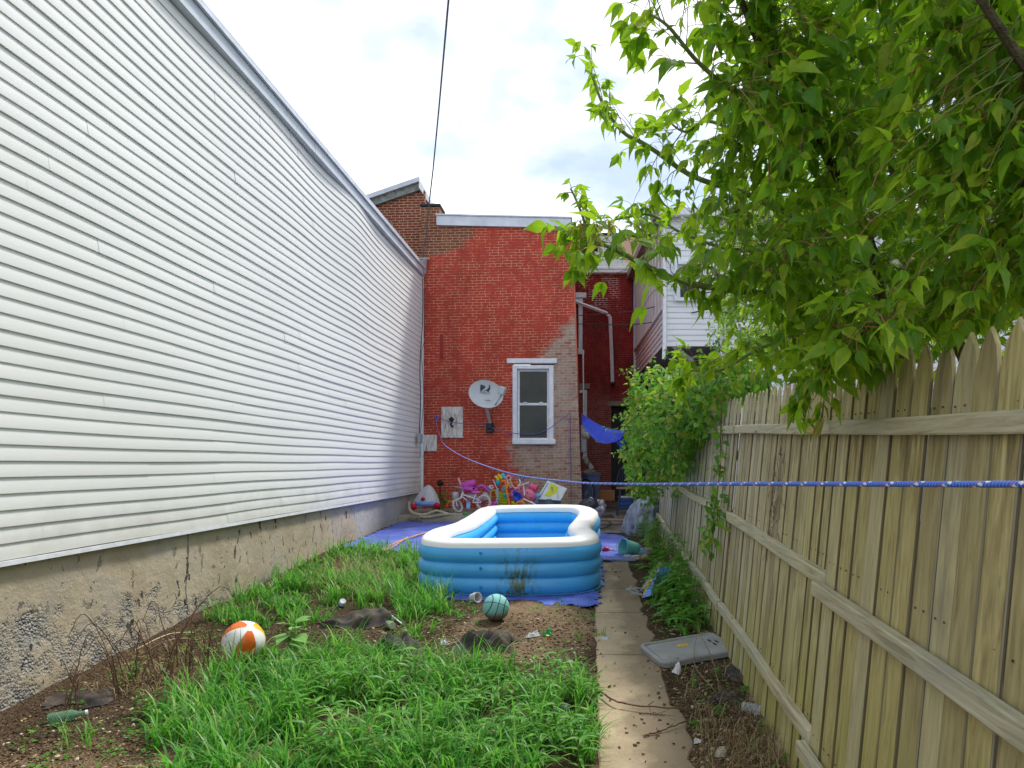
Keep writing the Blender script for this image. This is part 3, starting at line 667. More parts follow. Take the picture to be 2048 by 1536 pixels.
# front of the overhang
q = MB(); lap(q, (1.47, 14.0, 0), (1, 0, 0), (0, -1, 0), .95, 3.84, 6.35, .11, .019); q2 = MB(); obj('siding', q, M['siding2'], wh, ang=25)
q = MB(); q.b2(1.40, 1.48, 13.965, 14.05, 3.8, 6.35, .008); q.b2(2.38, 2.46, 13.96, 14.06, 3.8, 6.35, .008); obj('corner_trim', q, M['trim_white'], wh)
window_part(wh, 1.62, 2.22, 4.70, 5.46, 13.93, .07)
q = MB(); q.add([(1.46, 14.04, 3.85), (2.41, 14.04, 3.85), (2.41, 19.44, 3.85), (1.25, 19.44, 3.85), (1.46, 14.04, 6.35), (2.41, 14.04, 6.35), (2.41, 19.44, 6.35), (1.25, 19.44, 6.35)], [(0, 1, 5, 4), (1, 2, 6, 5), (2, 3, 7, 6), (3, 0, 4, 7), (4, 5, 6, 7), (0, 3, 2, 1)]); obj('upper_core', q, M['dark'], wh, smooth=False)
q = MB(); q.add([(1.44, 14.02, 3.845), (2.42, 14.02, 3.845), (2.42, 19.4, 3.845), (1.22, 19.4, 3.845)], [(0, 1, 2, 3)]); obj('soffit', q, simple('soffit_grey', (.30, .29, .30), .8), wh)
q = MB(); q.tube([P(1343, 688, 14.03), P(1385, 722, 14.5)], .05, 4); obj('brace', q, M['trim_white'], wh)
q = MB(); q.tube([(1.44, 13.93, 6.3), (1.43, 13.93, 3.9), (1.41, 13.9, 3.58)], .042, 4, up=(1, 1, 0)); obj('downspout', q, M['trim_white'], wh); q = MB(); q.box((1.41, 13.9, 3.575), (.05, .05, .02)); obj('downspout_end', q, M['black'], wh)
q = MB(); q.tube([(1.2, 19.3, 6.7), (1.2, 19.3, 4.0), (1.22, 19.25, 3.7)], .06, 4, up=(1, 1, 0)); tag(obj('downspout', q, M['trim_grey'], wh), 'grey downspout at the far corner')
q = MB(); q.add([(1.35, 13.8, 6.43), (8.6, 13.8, 6.43), (8.6, 19.5, 7.3), (1.1, 19.6, 7.0)], [(0, 1, 2, 3)]); obj('roof', q, M['shingle'], wh)
q = MB(); bar(q, onside(-.2, 6.36, .12), onside(L_+.1, 6.62, .12), .18, .22); obj('eave_board', q, simple('old_eave', (.25, .2, .17), .8, .3, 12), wh, smooth=False)
q = MB(); q.b2(1.3, 8.6, 13.78, 13.9, 6.31, 6.46, .01); obj('fascia', q, M['trim_white'], wh)
# main body
q = MB(); lap(q, (2.46, 14.1, 0), (1, 0, 0), (0, -1, 0), 6.1, .2, 6.35, .112, .019); obj('siding', q, M['siding2'], wh, ang=25)
q = MB(); q.b2(2.43, 8.5, 14.14, 19.4, .2, 6.33); obj('wall_core', q, simple('inner_wall', (.20, .19, .19), .8), wh)
window_part(wh, 2.78, 3.35, 2.9, 3.84, 14.02, .08); window_part(wh, 5.6, 6.4, 4.6, 6.0, 14.02, .09)
q = MB(); q.tube([(2.62, 14.03, 6.6), (2.63, 14.03, 3.3)], .03, 6); obj('vent_pipe', q, simple('cream_pipe', (.62, .56, .42), .6), wh)
q = MB(); q.tube([(2.49, 14.0, 4.3), (2.49, 14.0, 2.8)], .012, 5); obj('cable', q, M['black'], wh)
# ground-floor wall in the shade under the overhang
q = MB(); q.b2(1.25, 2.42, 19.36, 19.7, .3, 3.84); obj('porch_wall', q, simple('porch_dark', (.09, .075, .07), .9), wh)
# ---------------------------------------------------------------- fence
LEAN = .095
def fx(z, y, off=0): return 1.055+LEAN*(z-.3)+off+.004*math.sin(y*3)
ftop = lambda y: 1.915+.04*y
def picket(mb, y, w, z0, z1, off):
    """gothic-top board in the leaning fence plane"""
    th = .017; prof = [(-w/2, z0), (w/2, z0), (w/2, z1-.15), (w/2-.008, z1-.10), (w/2-.022, z1-.055), (.013, z1-.012), (0, z1), (-.013, z1-.012), (-w/2+.022, z1-.055), (-w/2+.008, z1-.10), (-w/2, z1-.15)]
    tl = U(-.004, .004); o2 = U(-.006, .006)
    # cupped board: middle column slightly out
    def ring(k, dx): return [(fx(z0+(z-z0)*(1-.004*k), y, off+o2)+dx*.6, y+yy*(1-.055*k)+tl*(z-z0), z0+(z-z0)*(1-.004*k)) for yy, z in prof]
    n = len(prof); vs = ring(1, 0)+ring(0, .006)+ring(0, th)
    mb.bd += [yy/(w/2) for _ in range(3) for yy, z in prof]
    mb.add(vs, [tuple(range(n)), tuple(range(2*n, 3*n))[::-1]]+[(r*n+i, r*n+n+i, r*n+n+(i+1) % n, r*n+(i+1) % n) for r in (0, 1) for i in range(n)])
def beam(mb, y0, y1, z0, z1, off, h=.064, t=.04, cut=0):
    n = 10; vs = []
    for i in range(n+1):
        u = i/n; y = y0+(y1-y0)*u; z = z0+(z1-z0)*u+.004*math.sin(u*5+y0); x = fx(z, y, off)
        c = cut*(1-min(1, u*12)) if cut else 0
        for a, b in [(-t+.004, -h/2), (-t, -h/2+.006), (-t, h/2-.006), (-t+.004, h/2), (0, h/2), (0, -h/2)]: vs.append((x+a, y+c*(b+h/2), z+b))
    mb.add(vs, [(i*6+k, i*6+(k+1) % 6, i*6+6+(k+1) % 6, i*6+6+k) for i in range(n) for k in range(6)]+[tuple(range(6))[::-1], tuple(n*6+k for k in range(6))])
PAN = [(.75, 3.36, -.045, .142), (3.38, 5.82, 0, .113), (5.86, 8.25, -.004, .112), (8.28, 10.7, .0, .112), (10.73, 13.1, .004, .112), (13.13, 15.2, 0, .112)]
FL = ['nearest wooden fence panel of wide pointed yellowish boards', 'second fence panel along the path with narrow boards and algae below', 'third fence panel with the leafy vine strand hanging on its near end',
      'weathered grey fence panel behind the thistle weeds', 'grey fence panel under the big leafy vine', 'farthest grey fence panel beside the alley, mostly hidden']
for i, (a, b, off, pw) in enumerate(PAN):
    t = thing('fence_panel', FL[i], 'fence', (fx(.3, a), (a+b)/2, g0(a)), 'wooden fence panels along the right side')
    mb = MB(); mb.bd = []; nl = MB(); y = a+pw/2; k = 0
    while y < b-pw*.3:
        w = pw*(U(.92, 1.0) if i else U(.94, .99)); picket(mb, y, w, g0(y)+U(.03, .07), ftop(y)+U(-.012, .012)-(0.01 if i else 0), off); 
        if a > .7:
            for zf_ in (1.63+.04*y, .97+.037*y, .135+.053*y):
                for dy in (-.03, .03):
                    for dz in (.05, -.05) if zf_ < 0 else (0,): nl.box((fx(zf_+.055, y+dy, off)-.0015, y+dy, zf_+.055), (.003, .007, .007))
        y += pw+.0015
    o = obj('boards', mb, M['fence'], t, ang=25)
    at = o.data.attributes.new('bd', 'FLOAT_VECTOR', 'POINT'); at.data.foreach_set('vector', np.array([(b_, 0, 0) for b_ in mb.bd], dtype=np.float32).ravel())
    tag(obj('nail_heads', nl, simple('nail', (.10, .07, .05), .6), t), kind='stuff')
    zt = lambda y: 1.63+.04*y; zm = lambda y: (.90+.045*y if y < 3.5 else .955+.036*y); zb = lambda y: .135+.053*y
    for zf, c in ((zt, .0), (zm, .5), (zb, .4)):
        mb = MB(); ya = a+(.02 if i == 0 else -.02 if zf is zt and i == 1 else .0); yb = b-.005; 
        lo = -.03 if (i == 0 and zf is not zt) else 0; beam(mb, ya, yb, zf(ya)+lo, zf(yb)+lo, off-.001-(.012 if lo else 0), .064 if zf is zt else .070, .04); obj('rail', mb, M['rail'], t, ang=30)
    if i in (1, 2, 4):
        mb = MB(); z0 = g0(b)-.1; z1 = ftop(b)-.25
        mb.add([(fx(z0, b)+.02, b-.03, z0), (fx(z0, b)+.11, b-.03, z0), (fx(z0, b)+.11, b+.06, z0), (fx(z0, b)+.02, b+.06, z0), (fx(z1, b)+.02, b-.03, z1), (fx(z1, b)+.11, b-.03, z1), (fx(z1, b)+.11, b+.06, z1), (fx(z1, b)+.02, b+.06, z1)], [(0, 1, 5, 4), (1, 2, 6, 5), (2, 3, 7, 6), (3, 0, 4, 7), (4, 5, 6, 7)])
        obj('post', mb, M['rail'], t)
# yellow block and the stub of the near middle rail
q = MB(); c = P(1654, 852, 3.38); q.box((c.x-.055, c.y, c.z), (.05, .055, .08), Euler((.15, .2, .45)), bev=.005)
tag(obj('wood_block', q, simple('yellow_wood', (.50, .40, .16), .8, .15, 20)), 'small yellow block of wood stuck between two top fence rails', 'wood block')

# ---------------------------------------------------------------- pool
pool = thing('inflatable_pool', 'large rectangular inflatable paddling pool, blue sides with white top, green slime on front', 'pool', (-.85, 9.0, .3))
ctrl = [(-1.42, 7.42), (-.85, 7.36), (-.25, 7.40), (.02, 7.60), (.09, 8.0), (.0, 8.65), (.06, 9.3), (.10, 9.95), (-.03, 10.42), (-.35, 10.58), (-.9, 10.62), (-1.44, 10.60), (-1.60, 10.40), (-1.60, 9.9), (-1.62, 9.2), (-1.66, 8.6), (-1.80, 8.05), (-1.74, 7.58)]
NP = 144
def closed(ctrl, n):
    k = len(ctrl); out = []
    pts = [Vector((x, y, 0)) for x, y in ctrl]
    for i in range(n):
        u = i/n*k; a = int(u); t = u-a; A_, B_, C_, D_ = pts[(a-1) % k], pts[a % k], pts[(a+1) % k], pts[(a+2) % k]
        out.append(.5*((2*B_)+(C_-A_)*t+(2*A_-5*B_+4*C_-D_)*t*t+(3*B_-A_-3*C_+D_)*t**3))
    return out
pp = closed(ctrl, NP)
def nrm2(i):
    d = (pp[(i+1) % NP]-pp[i-1]).normalized(); return Vector((-d.y, d.x, 0))     # points inward for counter-clockwise path
def z_pool(y): return g0(y)+.025
def lobe(z0, z1, amp, n=7): return [(z0+(z1-z0)*j/n, amp*math.sin(PI*j/n)**.55) for j in range(n)]
outer = [(.012, -.05)]+[(z, -o-.0) for a, b in ((.015, .175), (.175, .325), (.325, .475)) for z, o in lobe(a, b, .040)]+[(.475, -.012)]
wid = .255
def cap(k):
    an = PI*k/10; return (wid*(1-math.cos(an))/2-.012*math.cos(an), .475+.085*math.sin(an)**.7)
inner = [(.465, wid+.01)]+[(z, wid+o) for a, b in ((.325, .465), (.18, .325), (.04, .18)) for z, o in [(b-(b-a)*j/6, .05*math.sin(PI*j/6)**.7) for j in range(6)]]+[(.035, wid)]
def sweep(prof):
    q = MB(); n = len(prof); vs = []
    for i in range(NP):
        nn_ = nrm2(i); p = pp[i]; wr = 1+.0*i
        crease = .006*mnoise.noise(Vector((i*.45, 0, 0)))
        for z, o in prof:
            x = p+nn_*(o+crease*(1 if z > .03 else 0)); vs.append((x.x, x.y, z_pool(p.y)+z*(1+.03*math.sin(i*.11))))
    q.add(vs, [(i*n+j, ((i+1) % NP)*n+j, ((i+1) % NP)*n+j+1, i*n+j+1) for i in range(NP) for j in range(n-1)]); return q
def pool_blue():
    m = MT('pool_blue', .32, .5); s = m.sep()
    c = m.mix(m.rng(m.noise(2.5, 4), .35, .65), (.06, .38, .80), (.075, .43, .86))
    c = m.mix(m.rng(m.noise(30, 4, .7, m.map((1, 1, .3))), .55, .75, 0, .12), c, (.25, .3, .25))
    v = m.map((1, 1, .16)); a = m.noise(26, 6, .7, v)
    gx_ = m.math('MULTIPLY', m.rng(s[0], -.98, -.82), m.rng(s[0], -.48, -.66)); gz = m.rng(s[2], .70, .45)
    w = m.math('MULTIPLY', m.math('MULTIPLY', gx_, m.rng(s[1], 7.62, 7.5)), m.rng(gz, 0, 1, .45, 1))
    am = m.rng(m.math('ADD', a, m.math('MULTIPLY', m.noise(5, 3), .3)), .60, .72)
    c = m.mix(m.math('MULTIPLY', w, am), c, m.mix(m.noise(22, 3), (.012, .13, .10), (.16, .15, .06)))
    # greyer towards the foot
    ft = m.rng(m.math('SUBTRACT', m.math('SUBTRACT', s[2], m.math('MULTIPLY', s[1], .06)), m.math('MULTIPLY', m.noise(9, 4), .05)), -.18, -.23, 0, .5)
    c = m.mix(ft, c, (.20, .22, .18)); m.col(c); m.bump(m.math('ADD', m.noise(4, 3), m.math('MULTIPLY', m.noise(24, 4, .6, m.map((1, 1, .2))), .35)), .012, .5); return m.m
M['pool_blue'] = pool_blue()
pw = MT('pool_white', .35, .5); pw.col(pw.mix(pw.rng(pw.noise(7, 5, .7), .5, .75, 0, .25), (.84, .85, .84), (.70, .68, .60))); M['pool_white'] = pw.m
obj('outer_wall', sweep(outer), M['pool_blue'], pool, ang=60)
cpz = [cap(k) for k in range(11)]
obj('rim', sweep([(.475, -.012)]+[(z, o) for o, z in cpz]+[(.465, wid+.012)]), M['pool_white'], pool, ang=70)
obj('inner_wall', sweep(inner), simple('pool_inner', (.06, .44, .86), .35, .06), pool, ang=60)
q = MB(); vs = [Vector((-.85, 9, z_pool(9)+.03))]
for i in range(NP): x = pp[i]+nrm2(i)*(wid+.0); vs.append((x.x, x.y, z_pool(x.y)+.034))
q.add(vs, [(0, 1+i, 1+(i+1) % NP) for i in range(NP)]); obj('floor', q, simple('pool_floor', (.08, .46, .82), .4, .08), pool)
for px, py in ((961, 1106), (961, 1137), (961, 1175)):
    q = MB(); c = P(px, py, 7.315); q.lathe([(.0, -.006), (.012, -.006), (.014, -.004), (.016, .0)], c, (0, 1, 0), 12); obj('valve', q, simple('valve_blue', (.03, .22, .55), .4), pool)

# ---------------------------------------------------------------- tarps
def tarp_mat():
    m = MT('tarp', .42, .4); a = m.noise(5, 5, .6); b = m.noise(2, 4, .6)
    c = m.mix(m.rng(a, .35, .7), (.06, .10, .42), (.10, .15, .54)); c = m.mix(m.rng(b, .5, .72, 0, .5), c, (.26, .31, .56))
    wv = m.math('MAXIMUM', m.math('SINE', m.math('MULTIPLY', m.sep()[0], 900)), 0)
    c = m.mix(m.rng(m.noise(14, 5, .7), .55, .75, 0, .35), c, (.30, .27, .24)); m.col(c); m.bump(a, .012, .6); return m.m
M['tarp'] = tarp_mat()
T1 = [(-3.52, 13.62), (-3.53, 10.3), (-2.9, 9.9), (-2.3, 9.75), (-1.7, 8.6), (-1.45, 7.2), (-1.2, 7.14), (-.55, 7.06), (-.25, 7.02), (.07, 6.95), (.10, 7.5), (.16, 8.4), (.15, 9.15), (.5, 9.3), (.86, 9.75), (.62, 10.6), (.50, 11.6), (.2, 11.9), (-.05, 12.0), (-.5, 12.4), (-1.0, 13.5)]
def tz(x, y):
    r1 = mnoise.noise(Vector((x*2.2, y*1.6, 9)))
    rd = 1-abs(mnoise.noise(Vector((x*3.1+y, y*2.3-x, 4))))*2
    e = max(0, 1-abs(y-7.05)*7) if x > -1.6 else 0
    return G(x, y)*.0+g0(y)+.028+.018*r1+.028*max(0, rd-.55)+e*(.02*math.sin(x*23)+.012*math.sin(x*61))-.02*e
q = MB(); q.grid(lambda u, v: (-3.56+4.5*u, 6.9+6.8*v, tz(-3.56+4.5*u, 6.9+6.8*v)), 110, 150, lambda u, v: inpoly(-3.56+4.5*u+.03*math.sin(v*170), 6.9+6.8*v+.03*math.sin(u*90), T1), thick=.004)
tag(obj('ground_tarp', q, M['tarp'], ang=60), 'wrinkled blue plastic tarp spread on the ground under the pool', 'tarp')
# tarp slung over the alley
q = MB()
def hang(u, v):
    a = P(1163, 826, 15.9).lerp(P(1250, 862, 14.4), u); b = P(1164, 848, 15.6).lerp(P(1240, 878, 14.0), u)
    p = a.lerp(b, v); sagz = math.sin(PI*u)
    return (p.x, p.y, p.z-.09*sagz*(1+1.6*v)+.012*mnoise.noise(Vector((u*5, v*3, 1))))
q.grid(hang, 30, 8); tag(obj('hanging_tarp', q, simple('tarp_blue', (.05, .10, .62), .4, .15, 6), ang=60), 'bright blue tarp slung across the alley like an awning', 'tarp')
q = MB()
for k in range(5):
    p = P(1233+k*3, 868, 14.2); q.grid(lambda u, v: (p.x+.06*u-.03+.02*math.sin(v*7+k), p.y+.03*k, p.z-.3*v*(.6+.12*k)+.02*math.sin(u*6)), 4, 6)
tag(obj('tarp_tie', q, simple('tarp_tail', (.05, .09, .55), .5, .2, 12)), 'bunched blue tarp end hanging by the vine', 'tarp')

# ---------------------------------------------------------------- satellite dish
dsh = thing('satellite_dish', 'oval grey satellite dish with a dark logo on a pole mounted on the brick wall', 'satellite dish', P(980, 855, 15.45))
dc = P(972, 788, 15.02); face = Vector((.10, -1, .16)).normalized(); upv = Vector((.30, 0, 1)); upv = (upv-face*upv.dot(face)).normalized(); rt = upv.cross(face)*1
rt = face.cross(upv)*-1 if face.cross(upv).x < 0 else face.cross(upv)
M['dish'] = simple('dish_grey', (.52, .55, .56), .45, .06, 5)
def dish_pt(r, an, dz=0):
    x, y = math.cos(an), math.sin(an); a, b = .355, .285
    return dc+rt*(x*a*r)+upv*(y*b*r)-face*(.075*(1-r*r)+dz)
q = MB(); NR, NA = 8, 40; vs = [dish_pt(0, 0)]; fs = []
for i in range(1, NR+1): vs += [dish_pt(i/NR, 2*PI*j/NA) for j in range(NA)]
fs += [(0, 1+j, 1+(j+1) % NA) for j in range(NA)]+[(1+(i-1)*NA+j, 1+i*NA+j, 1+i*NA+(j+1) % NA, 1+(i-1)*NA+(j+1) % NA) for i in range(1, NR) for j in range(NA)]
q.add(vs, fs); q.add([v-face*.008 for v in vs], [f[::-1] for f in fs])
rimp = [dish_pt(1, 2*PI*j/NA) for j in range(NA)]
q.add([p+face*.006 for p in rimp]+[p-face*.028 for p in rimp]+[p-face*.028+(p-dc)*.02 for p in rimp]+[p+face*.006+(p-dc)*.02 for p in rimp], [(a*NA+j, a*NA+(j+1) % NA, ((a+1) % 4)*NA+(j+1) % NA, ((a+1) % 4)*NA+j) for a in range(4) for j in range(NA)])
obj('reflector', q, M['dish'], dsh, ang=50)
q = MB(); q.tube([P(973, 815, 15.1), P(975, 826, 15.15), P(980, 845, 15.3)], [.035, .032, .035], 10); obj('mast', q, M['metal_grey'], dsh)
q = MB(); c = P(980, 856, 15.44); q.box(c, (.17, .09, .2), bev=.015); q.box(c+Vector((0, -.05, .03)), (.09, .1, .1), bev=.02)
for sx in (-1, 1):
    for sz in (-1, 1): q.ball(c+Vector((sx*.075, -.05, sz*.09)), .014, 8, 5)
obj('wall_mount', q, simple('mount_dark', (.05, .05, .055), .5, .3, 20), dsh)
q = MB(); lc = P(1004, 781, 14.7)
q.box(lc, (.13, .10, .16), Euler((.1, .35, -.2)), bev=.012); q.box(lc+Vector((-.07, .04, .03)), (.03, .08, .13), Euler((0, .35, -.2)), bev=.01); lnb = obj('receiver', q, M['dish'], dsh)
q = MB(); q.tube([lc+Vector((-.02, .05, -.06)), P(997, 800, 14.85), P(982, 818, 15.2)], .012, 6); obj('receiver_arm', q, M['dish'], dsh)
q = MB(); q.tube(curve([lc+Vector((0, .05, -.07)), P(986, 820, 15.15), P(984, 845, 15.35), P(990, 856, 15.38), P(982, 862, 15.38)], 20), .007, 5); obj('cable', q, M['black'], dsh)
def on_dish(x, y, off=.006):
    r2 = (x/.355)**2+(y/.285)**2; return dc+rt*x+upv*y-face*(.075*(1-r2))+face*off
def flat(q, poly, off=.006): q.add([on_dish(x, y, off) for x, y in poly], [tuple(range(len(poly)))])
# the round half-and-swirl mark
q = MB(); cx, cy = -.055, .125
lft = [(cx-.085, cy+.035)]+[(cx-.085+.085*t+.012*math.sin(PI*t), cy+.035-.005*t+.0) for t in (.4, .8)]+[(cx-.005, cy+.0), (cx-.03, cy-.03), (cx-.05, cy-.075), (cx-.075, cy-.03)]
K = lambda l: [(cx+(a-cx)*1.35, cy+(b-cy)*1.35) for a, b in l]
flat(q, K(lft)); rgt = [(cx+.035, cy+.07), (cx+.062, cy+.055), (cx+.075, cy+.01), (cx+.065, cy-.045), (cx+.02, cy-.03), (cx-.02, cy-.068), (cx-.005, cy-.045), (cx+.03, cy-.005), (cx+.048, cy+.03)]
flat(q, K(rgt)); obj('logo', q, simple('logo_dark', (.04, .06, .08), .5), dsh, smooth=False)
def text_mesh(name, txt, size, mat, parent, org, ux, uy, off=.004):
    cu = bpy.data.curves.new('t', 'FONT'); cu.body = txt; cu.size = size; cu.align_x = 'CENTER'
    to = bpy.data.objects.new('t', cu); COL.objects.link(to); dg = bpy.context.evaluated_depsgraph_get(); dg.update()
    me = to.evaluated_get(dg).to_mesh(); ux = Vector(ux).normalized(); uy = Vector(uy).normalized(); nz_ = ux.cross(uy)
    q = MB(); q.add([Vector(org)+ux*v.co.x+uy*v.co.y+nz_*off for v in me.vertices], [tuple(p.vertices) for p in me.polygons])
    to.evaluated_get(dg).to_mesh_clear(); bpy.data.objects.remove(to); bpy.data.curves.remove(cu)
    return obj(name, q, mat, parent, smooth=False)
ud = (rt*math.cos(.22)+upv*math.sin(.22)); vd = (upv*math.cos(.22)-rt*math.sin(.22))
text_mesh('lettering', 'DIRECTV', .058, simple('letter_grey', (.10, .12, .15), .5), dsh, on_dish(-.03, .01, .014), rt*.985+upv*.17, upv*.985-rt*.17, .0)
q = MB(); sx0, sy0 = .02, -.12
for k in range(8):
    a = sx0+k*.015; q.tube([on_dish(a, sy0+k*.004+(.022 if k in (0, 4) else .006), .008), on_dish(a+.006, sy0+k*.004-.008, .008), on_dish(a+.014, sy0+k*.004+.008, .008)], .0022, 4)
obj('signature_scrawl', q, simple('ink', (.08, .10, .13), .5), dsh)

# ---------------------------------------------------------------- ropes and wires
def rope_mat():
    m = MT('rope', .7, .3); uv = m.n('ShaderNodeUVMap').outputs[0]; s = m.sep(uv)
    def fl(k, ph, th):
        w = m.math('SINE', m.math('ADD', m.math('MULTIPLY', s[0], 85.0), m.math('ADD', m.math('MULTIPLY', s[1], 6.283*k), ph))); return m.math('MULTIPLY', m.rng(w, th, th+.06), m.rng(m.math('SINE', m.math('ADD', m.math('MULTIPLY', s[0], 300.0), m.math('MULTIPLY', s[1], -12.566))), -.1, .2))
    c = m.mix(m.rng(m.math('SINE', m.math('ADD', m.math('MULTIPLY', s[0], 900.0), m.math('MULTIPLY', s[1], 12.566))), -.5, .8, 0, .6), (.06, .14, .62), (.20, .34, .86))
    c = m.mix(fl(1, 0, .62), c, (.75, .80, .85)); c = m.mix(fl(1, .8, .93), c, (.55, .12, .14)); m.col(c)
    m.bump(m.math('SINE', m.math('ADD', m.math('MULTIPLY', s[0], 900.0), m.math('MULTIPLY', s[1], 12.566))), .0008, 1); return m.m
def uvtube(name, pts, r, mat, n=10):
    q = MB(); q.tube(pts, r, n, cap=False); o = obj(name, q, mat); me = o.data; uv = me.uv_layers.new(name='UVMap'); ln = [0]
    for a, b in zip(pts, pts[1:]): ln.append(ln[-1]+(Vector(b)-Vector(a)).length)
    for p in me.polygons:
        vi = [me.loops[l].vertex_index for l in p.loop_indices]; js = [v % n for v in vi]; wrap = max(js) == n-1 and min(js) == 0
        for l, v, j in zip(p.loop_indices, vi, js): uv.data[l].uv = (ln[v//n], (j if not (wrap and j == 0) else n)/n)
    return o
rp_pts = [(-3.245, 15.39, 2.56), (-3.24, 15.3, 2.40), (-3.05, 14.7, 2.18), (-2.6, 12.9, 1.93), (-1.77, 10, 1.69), (-.70, 6, 1.520), (-.14, 4, 1.496), (.14, 3, 1.511), (.405, 2, 1.541), (.66, 1.1, 1.567), (.80, .5, 1.585), (1.0, -.4, 1.62), (1.3, -1.6, 1.68)]
ro = uvtube('blue_rope', curve(rp_pts, 120), .0055, rope_mat()); tag(ro, 'thick blue rope with white and red flecks strung from the brick wall across the yard', 'rope')
q = MB(); q.ball((-3.245, 15.37, 2.57), (.035, .03, .035), 8, 6); q.tube([(-3.245, 15.37, 2.57), (-3.31, 15.36, 2.59)], .008, 5); q.tube([(-3.245, 15.37, 2.57), (-3.30, 15.35, 2.53)], .008, 5); kn = obj('knot', q, simple('rope_blue', (.08, .12, .55), .7), ro)
kn.location = -Vector(ro.location)+Vector(ro.location)
cdm = simple('cord_purple', (.13, .11, .30), .7)
q = MB(); q.tube(curve([P(877, 835, 15.35), P(906, 845, 15.38), P(968, 849, 15.38), P(990, 858, 15.38), P(1030, 867, 15.35), P(1070, 868, 15.35), P(1100, 856, 15.38), P(1140, 826, 15.42)], 50), .008, 5)
tag(obj('thin_cord', q, cdm), 'thin purple cord drooping across the brick wall below the dish and window', 'cord')
q = MB(); q.tube(curve([(P(1140, 826, 15.42)), P(1141, 900, 15.44), P(1142, 970, 15.44), P(1142, 1014, 15.42)], 20), .009, 5)
tag(obj('thin_cord', q, cdm), 'thin purple cord hanging straight down the grey brick at the wall corner', 'cord')
q = MB(); a = Vector((-3.52, 15.42, 6.1)); q.tube([P(858, 409, 15.3), P(866, 340, 14.0), P(878, 215, 11.2), P(897, 0, 8.2), P(913, -180, 6.5), P(945, -600, 4.2)], .013, 6); q.tube([P(858, 409, 15.3), P(852, 470, 15.4), P(846, 512, 15.42), P(844, 530, 15.44)], .013, 6)
tag(obj('overhead_wire', q, simple('wire_grey', (.10, .09, .085), .6)), 'dark utility wire slanting up from the brick corner into the sky', 'wire')
for (x0, y0, x1, y1, sg, lb) in ((1152, 632, 1395, 590, 10, 'upper dark wire from the alley window over to the white house'), (1154, 648, 1400, 622, 13, 'lower dark wire looping from the alley wall over to the white house')):
    q = MB(); q.tube(curve([P(x0, y0, 18.5), P((x0+x1)/2, (y0+y1)/2+sg, 16), P(x1, y1, 13.8), P(x1+120, y1-26, 13.5)], 24), .011, 5)
    tag(obj('house_wire', q, M['black']), lb, 'wire', 'wires between the houses')
# ---------------------------------------------------------------- vegetation
def leaf_template(rows, cup=.18, droop=.35):
    """rows = [(t, halfwidth)], unit length leaf along +Y, face up +Z"""
    vs = []; n = len(rows)
    for t, w in rows:
        z = -droop*t*t; vs += [(-w, t, z+cup*w), (0, t+.02*(1-t), z-.02), (w, t-.01, z+cup*w)]
    fs = []
    for i in range(n-1):
        for k in (0, 1): fs.append((i*3+k, i*3+k+1, i*3+k+4, i*3+k+3))
    return np.array(vs, float), np.array(fs, int)
MAPLE = [leaf_template([(0, .01), (.08, .10), (.2, .20), (.33, .25), (.44, .225), (.5, .24), (.64, .15), (.8, .075), (.9, .03), (1, .003)], .22, .40),
         leaf_template([(0, .01), (.1, .13), (.22, .22), (.34, .24), (.42, .29), (.48, .20), (.62, .17), (.76, .10), (.88, .04), (1, .003)], .1, .6),
         leaf_template([(0, .01), (.10, .11), (.25, .19), (.38, .21), (.52, .185), (.64, .14), (.76, .085), (.88, .035), (1, .003)], .55, .25), leaf_template([(0, .01), (.1, .12), (.25, .21), (.4, .22), (.55, .17), (.7, .10), (.85, .045), (1, .003)], -.12, .85)]
IVY = [leaf_template([(0, .02), (.1, .28), (.28, .40), (.5, .28), (.75, .14), (1, .01)], .2, .3), leaf_template([(0, .02), (.15, .32), (.3, .34), (.6, .22), (1, .01)], -.15, .15)]
LANCE = [leaf_template([(0, .01), (.25, .09), (.5, .11), (.75, .07), (1, .003)], .3, .35), leaf_template([(0, .01), (.25, .08), (.5, .10), (.75, .07), (1, .003)], .5, .7)]
THIS = [leaf_template([(0, .03), (.12, .05), (.2, .17), (.27, .06), (.36, .22), (.44, .07), (.55, .2), (.63, .06), (.75, .13), (.82, .04), (1, .005)], .25, .45)]
OVAL = [leaf_template([(0, .02), (.15, .22), (.4, .33), (.65, .28), (.88, .12), (1, .02)], .15, .3)]
class Leaves:
    def __init__(s): s.V = []; s.F = []; s.A = []; s.n = 0
    def add(s, tpl, pos, direc, up, L_, wk=1.0):
        V, Fa = random.choice(tpl); y = Vector(direc).normalized(); z = Vector(up); z = z-y*z.dot(y)
        if z.length < 1e-4: z = Vector((1, 0, 0))-y*y.x
        z.normalize(); x = y.cross(z); Mx = np.array([[x.x, y.x, z.x], [x.y, y.y, z.y], [x.z, y.z, z.z]])
        W_ = (V*np.array([L_*wk, L_, L_])) @ Mx.T+np.array(pos); s.V.append(W_); s.A.append(np.c_[V[:, :2], np.zeros(len(V))]); s.F.append(Fa+s.n); s.n += len(V)
    def done(s, name, mat, parent=None):
        o = npobj(name, np.concatenate(s.V), np.concatenate(s.F), mat, parent)
        at = o.data.attributes.new('lf', 'FLOAT_VECTOR', 'POINT'); at.data.foreach_set('vector', np.concatenate(s.A).astype(np.float32).ravel()); return o
def rv(k=1.0): return Vector((U(-k, k), U(-k, k), U(-k, k)))

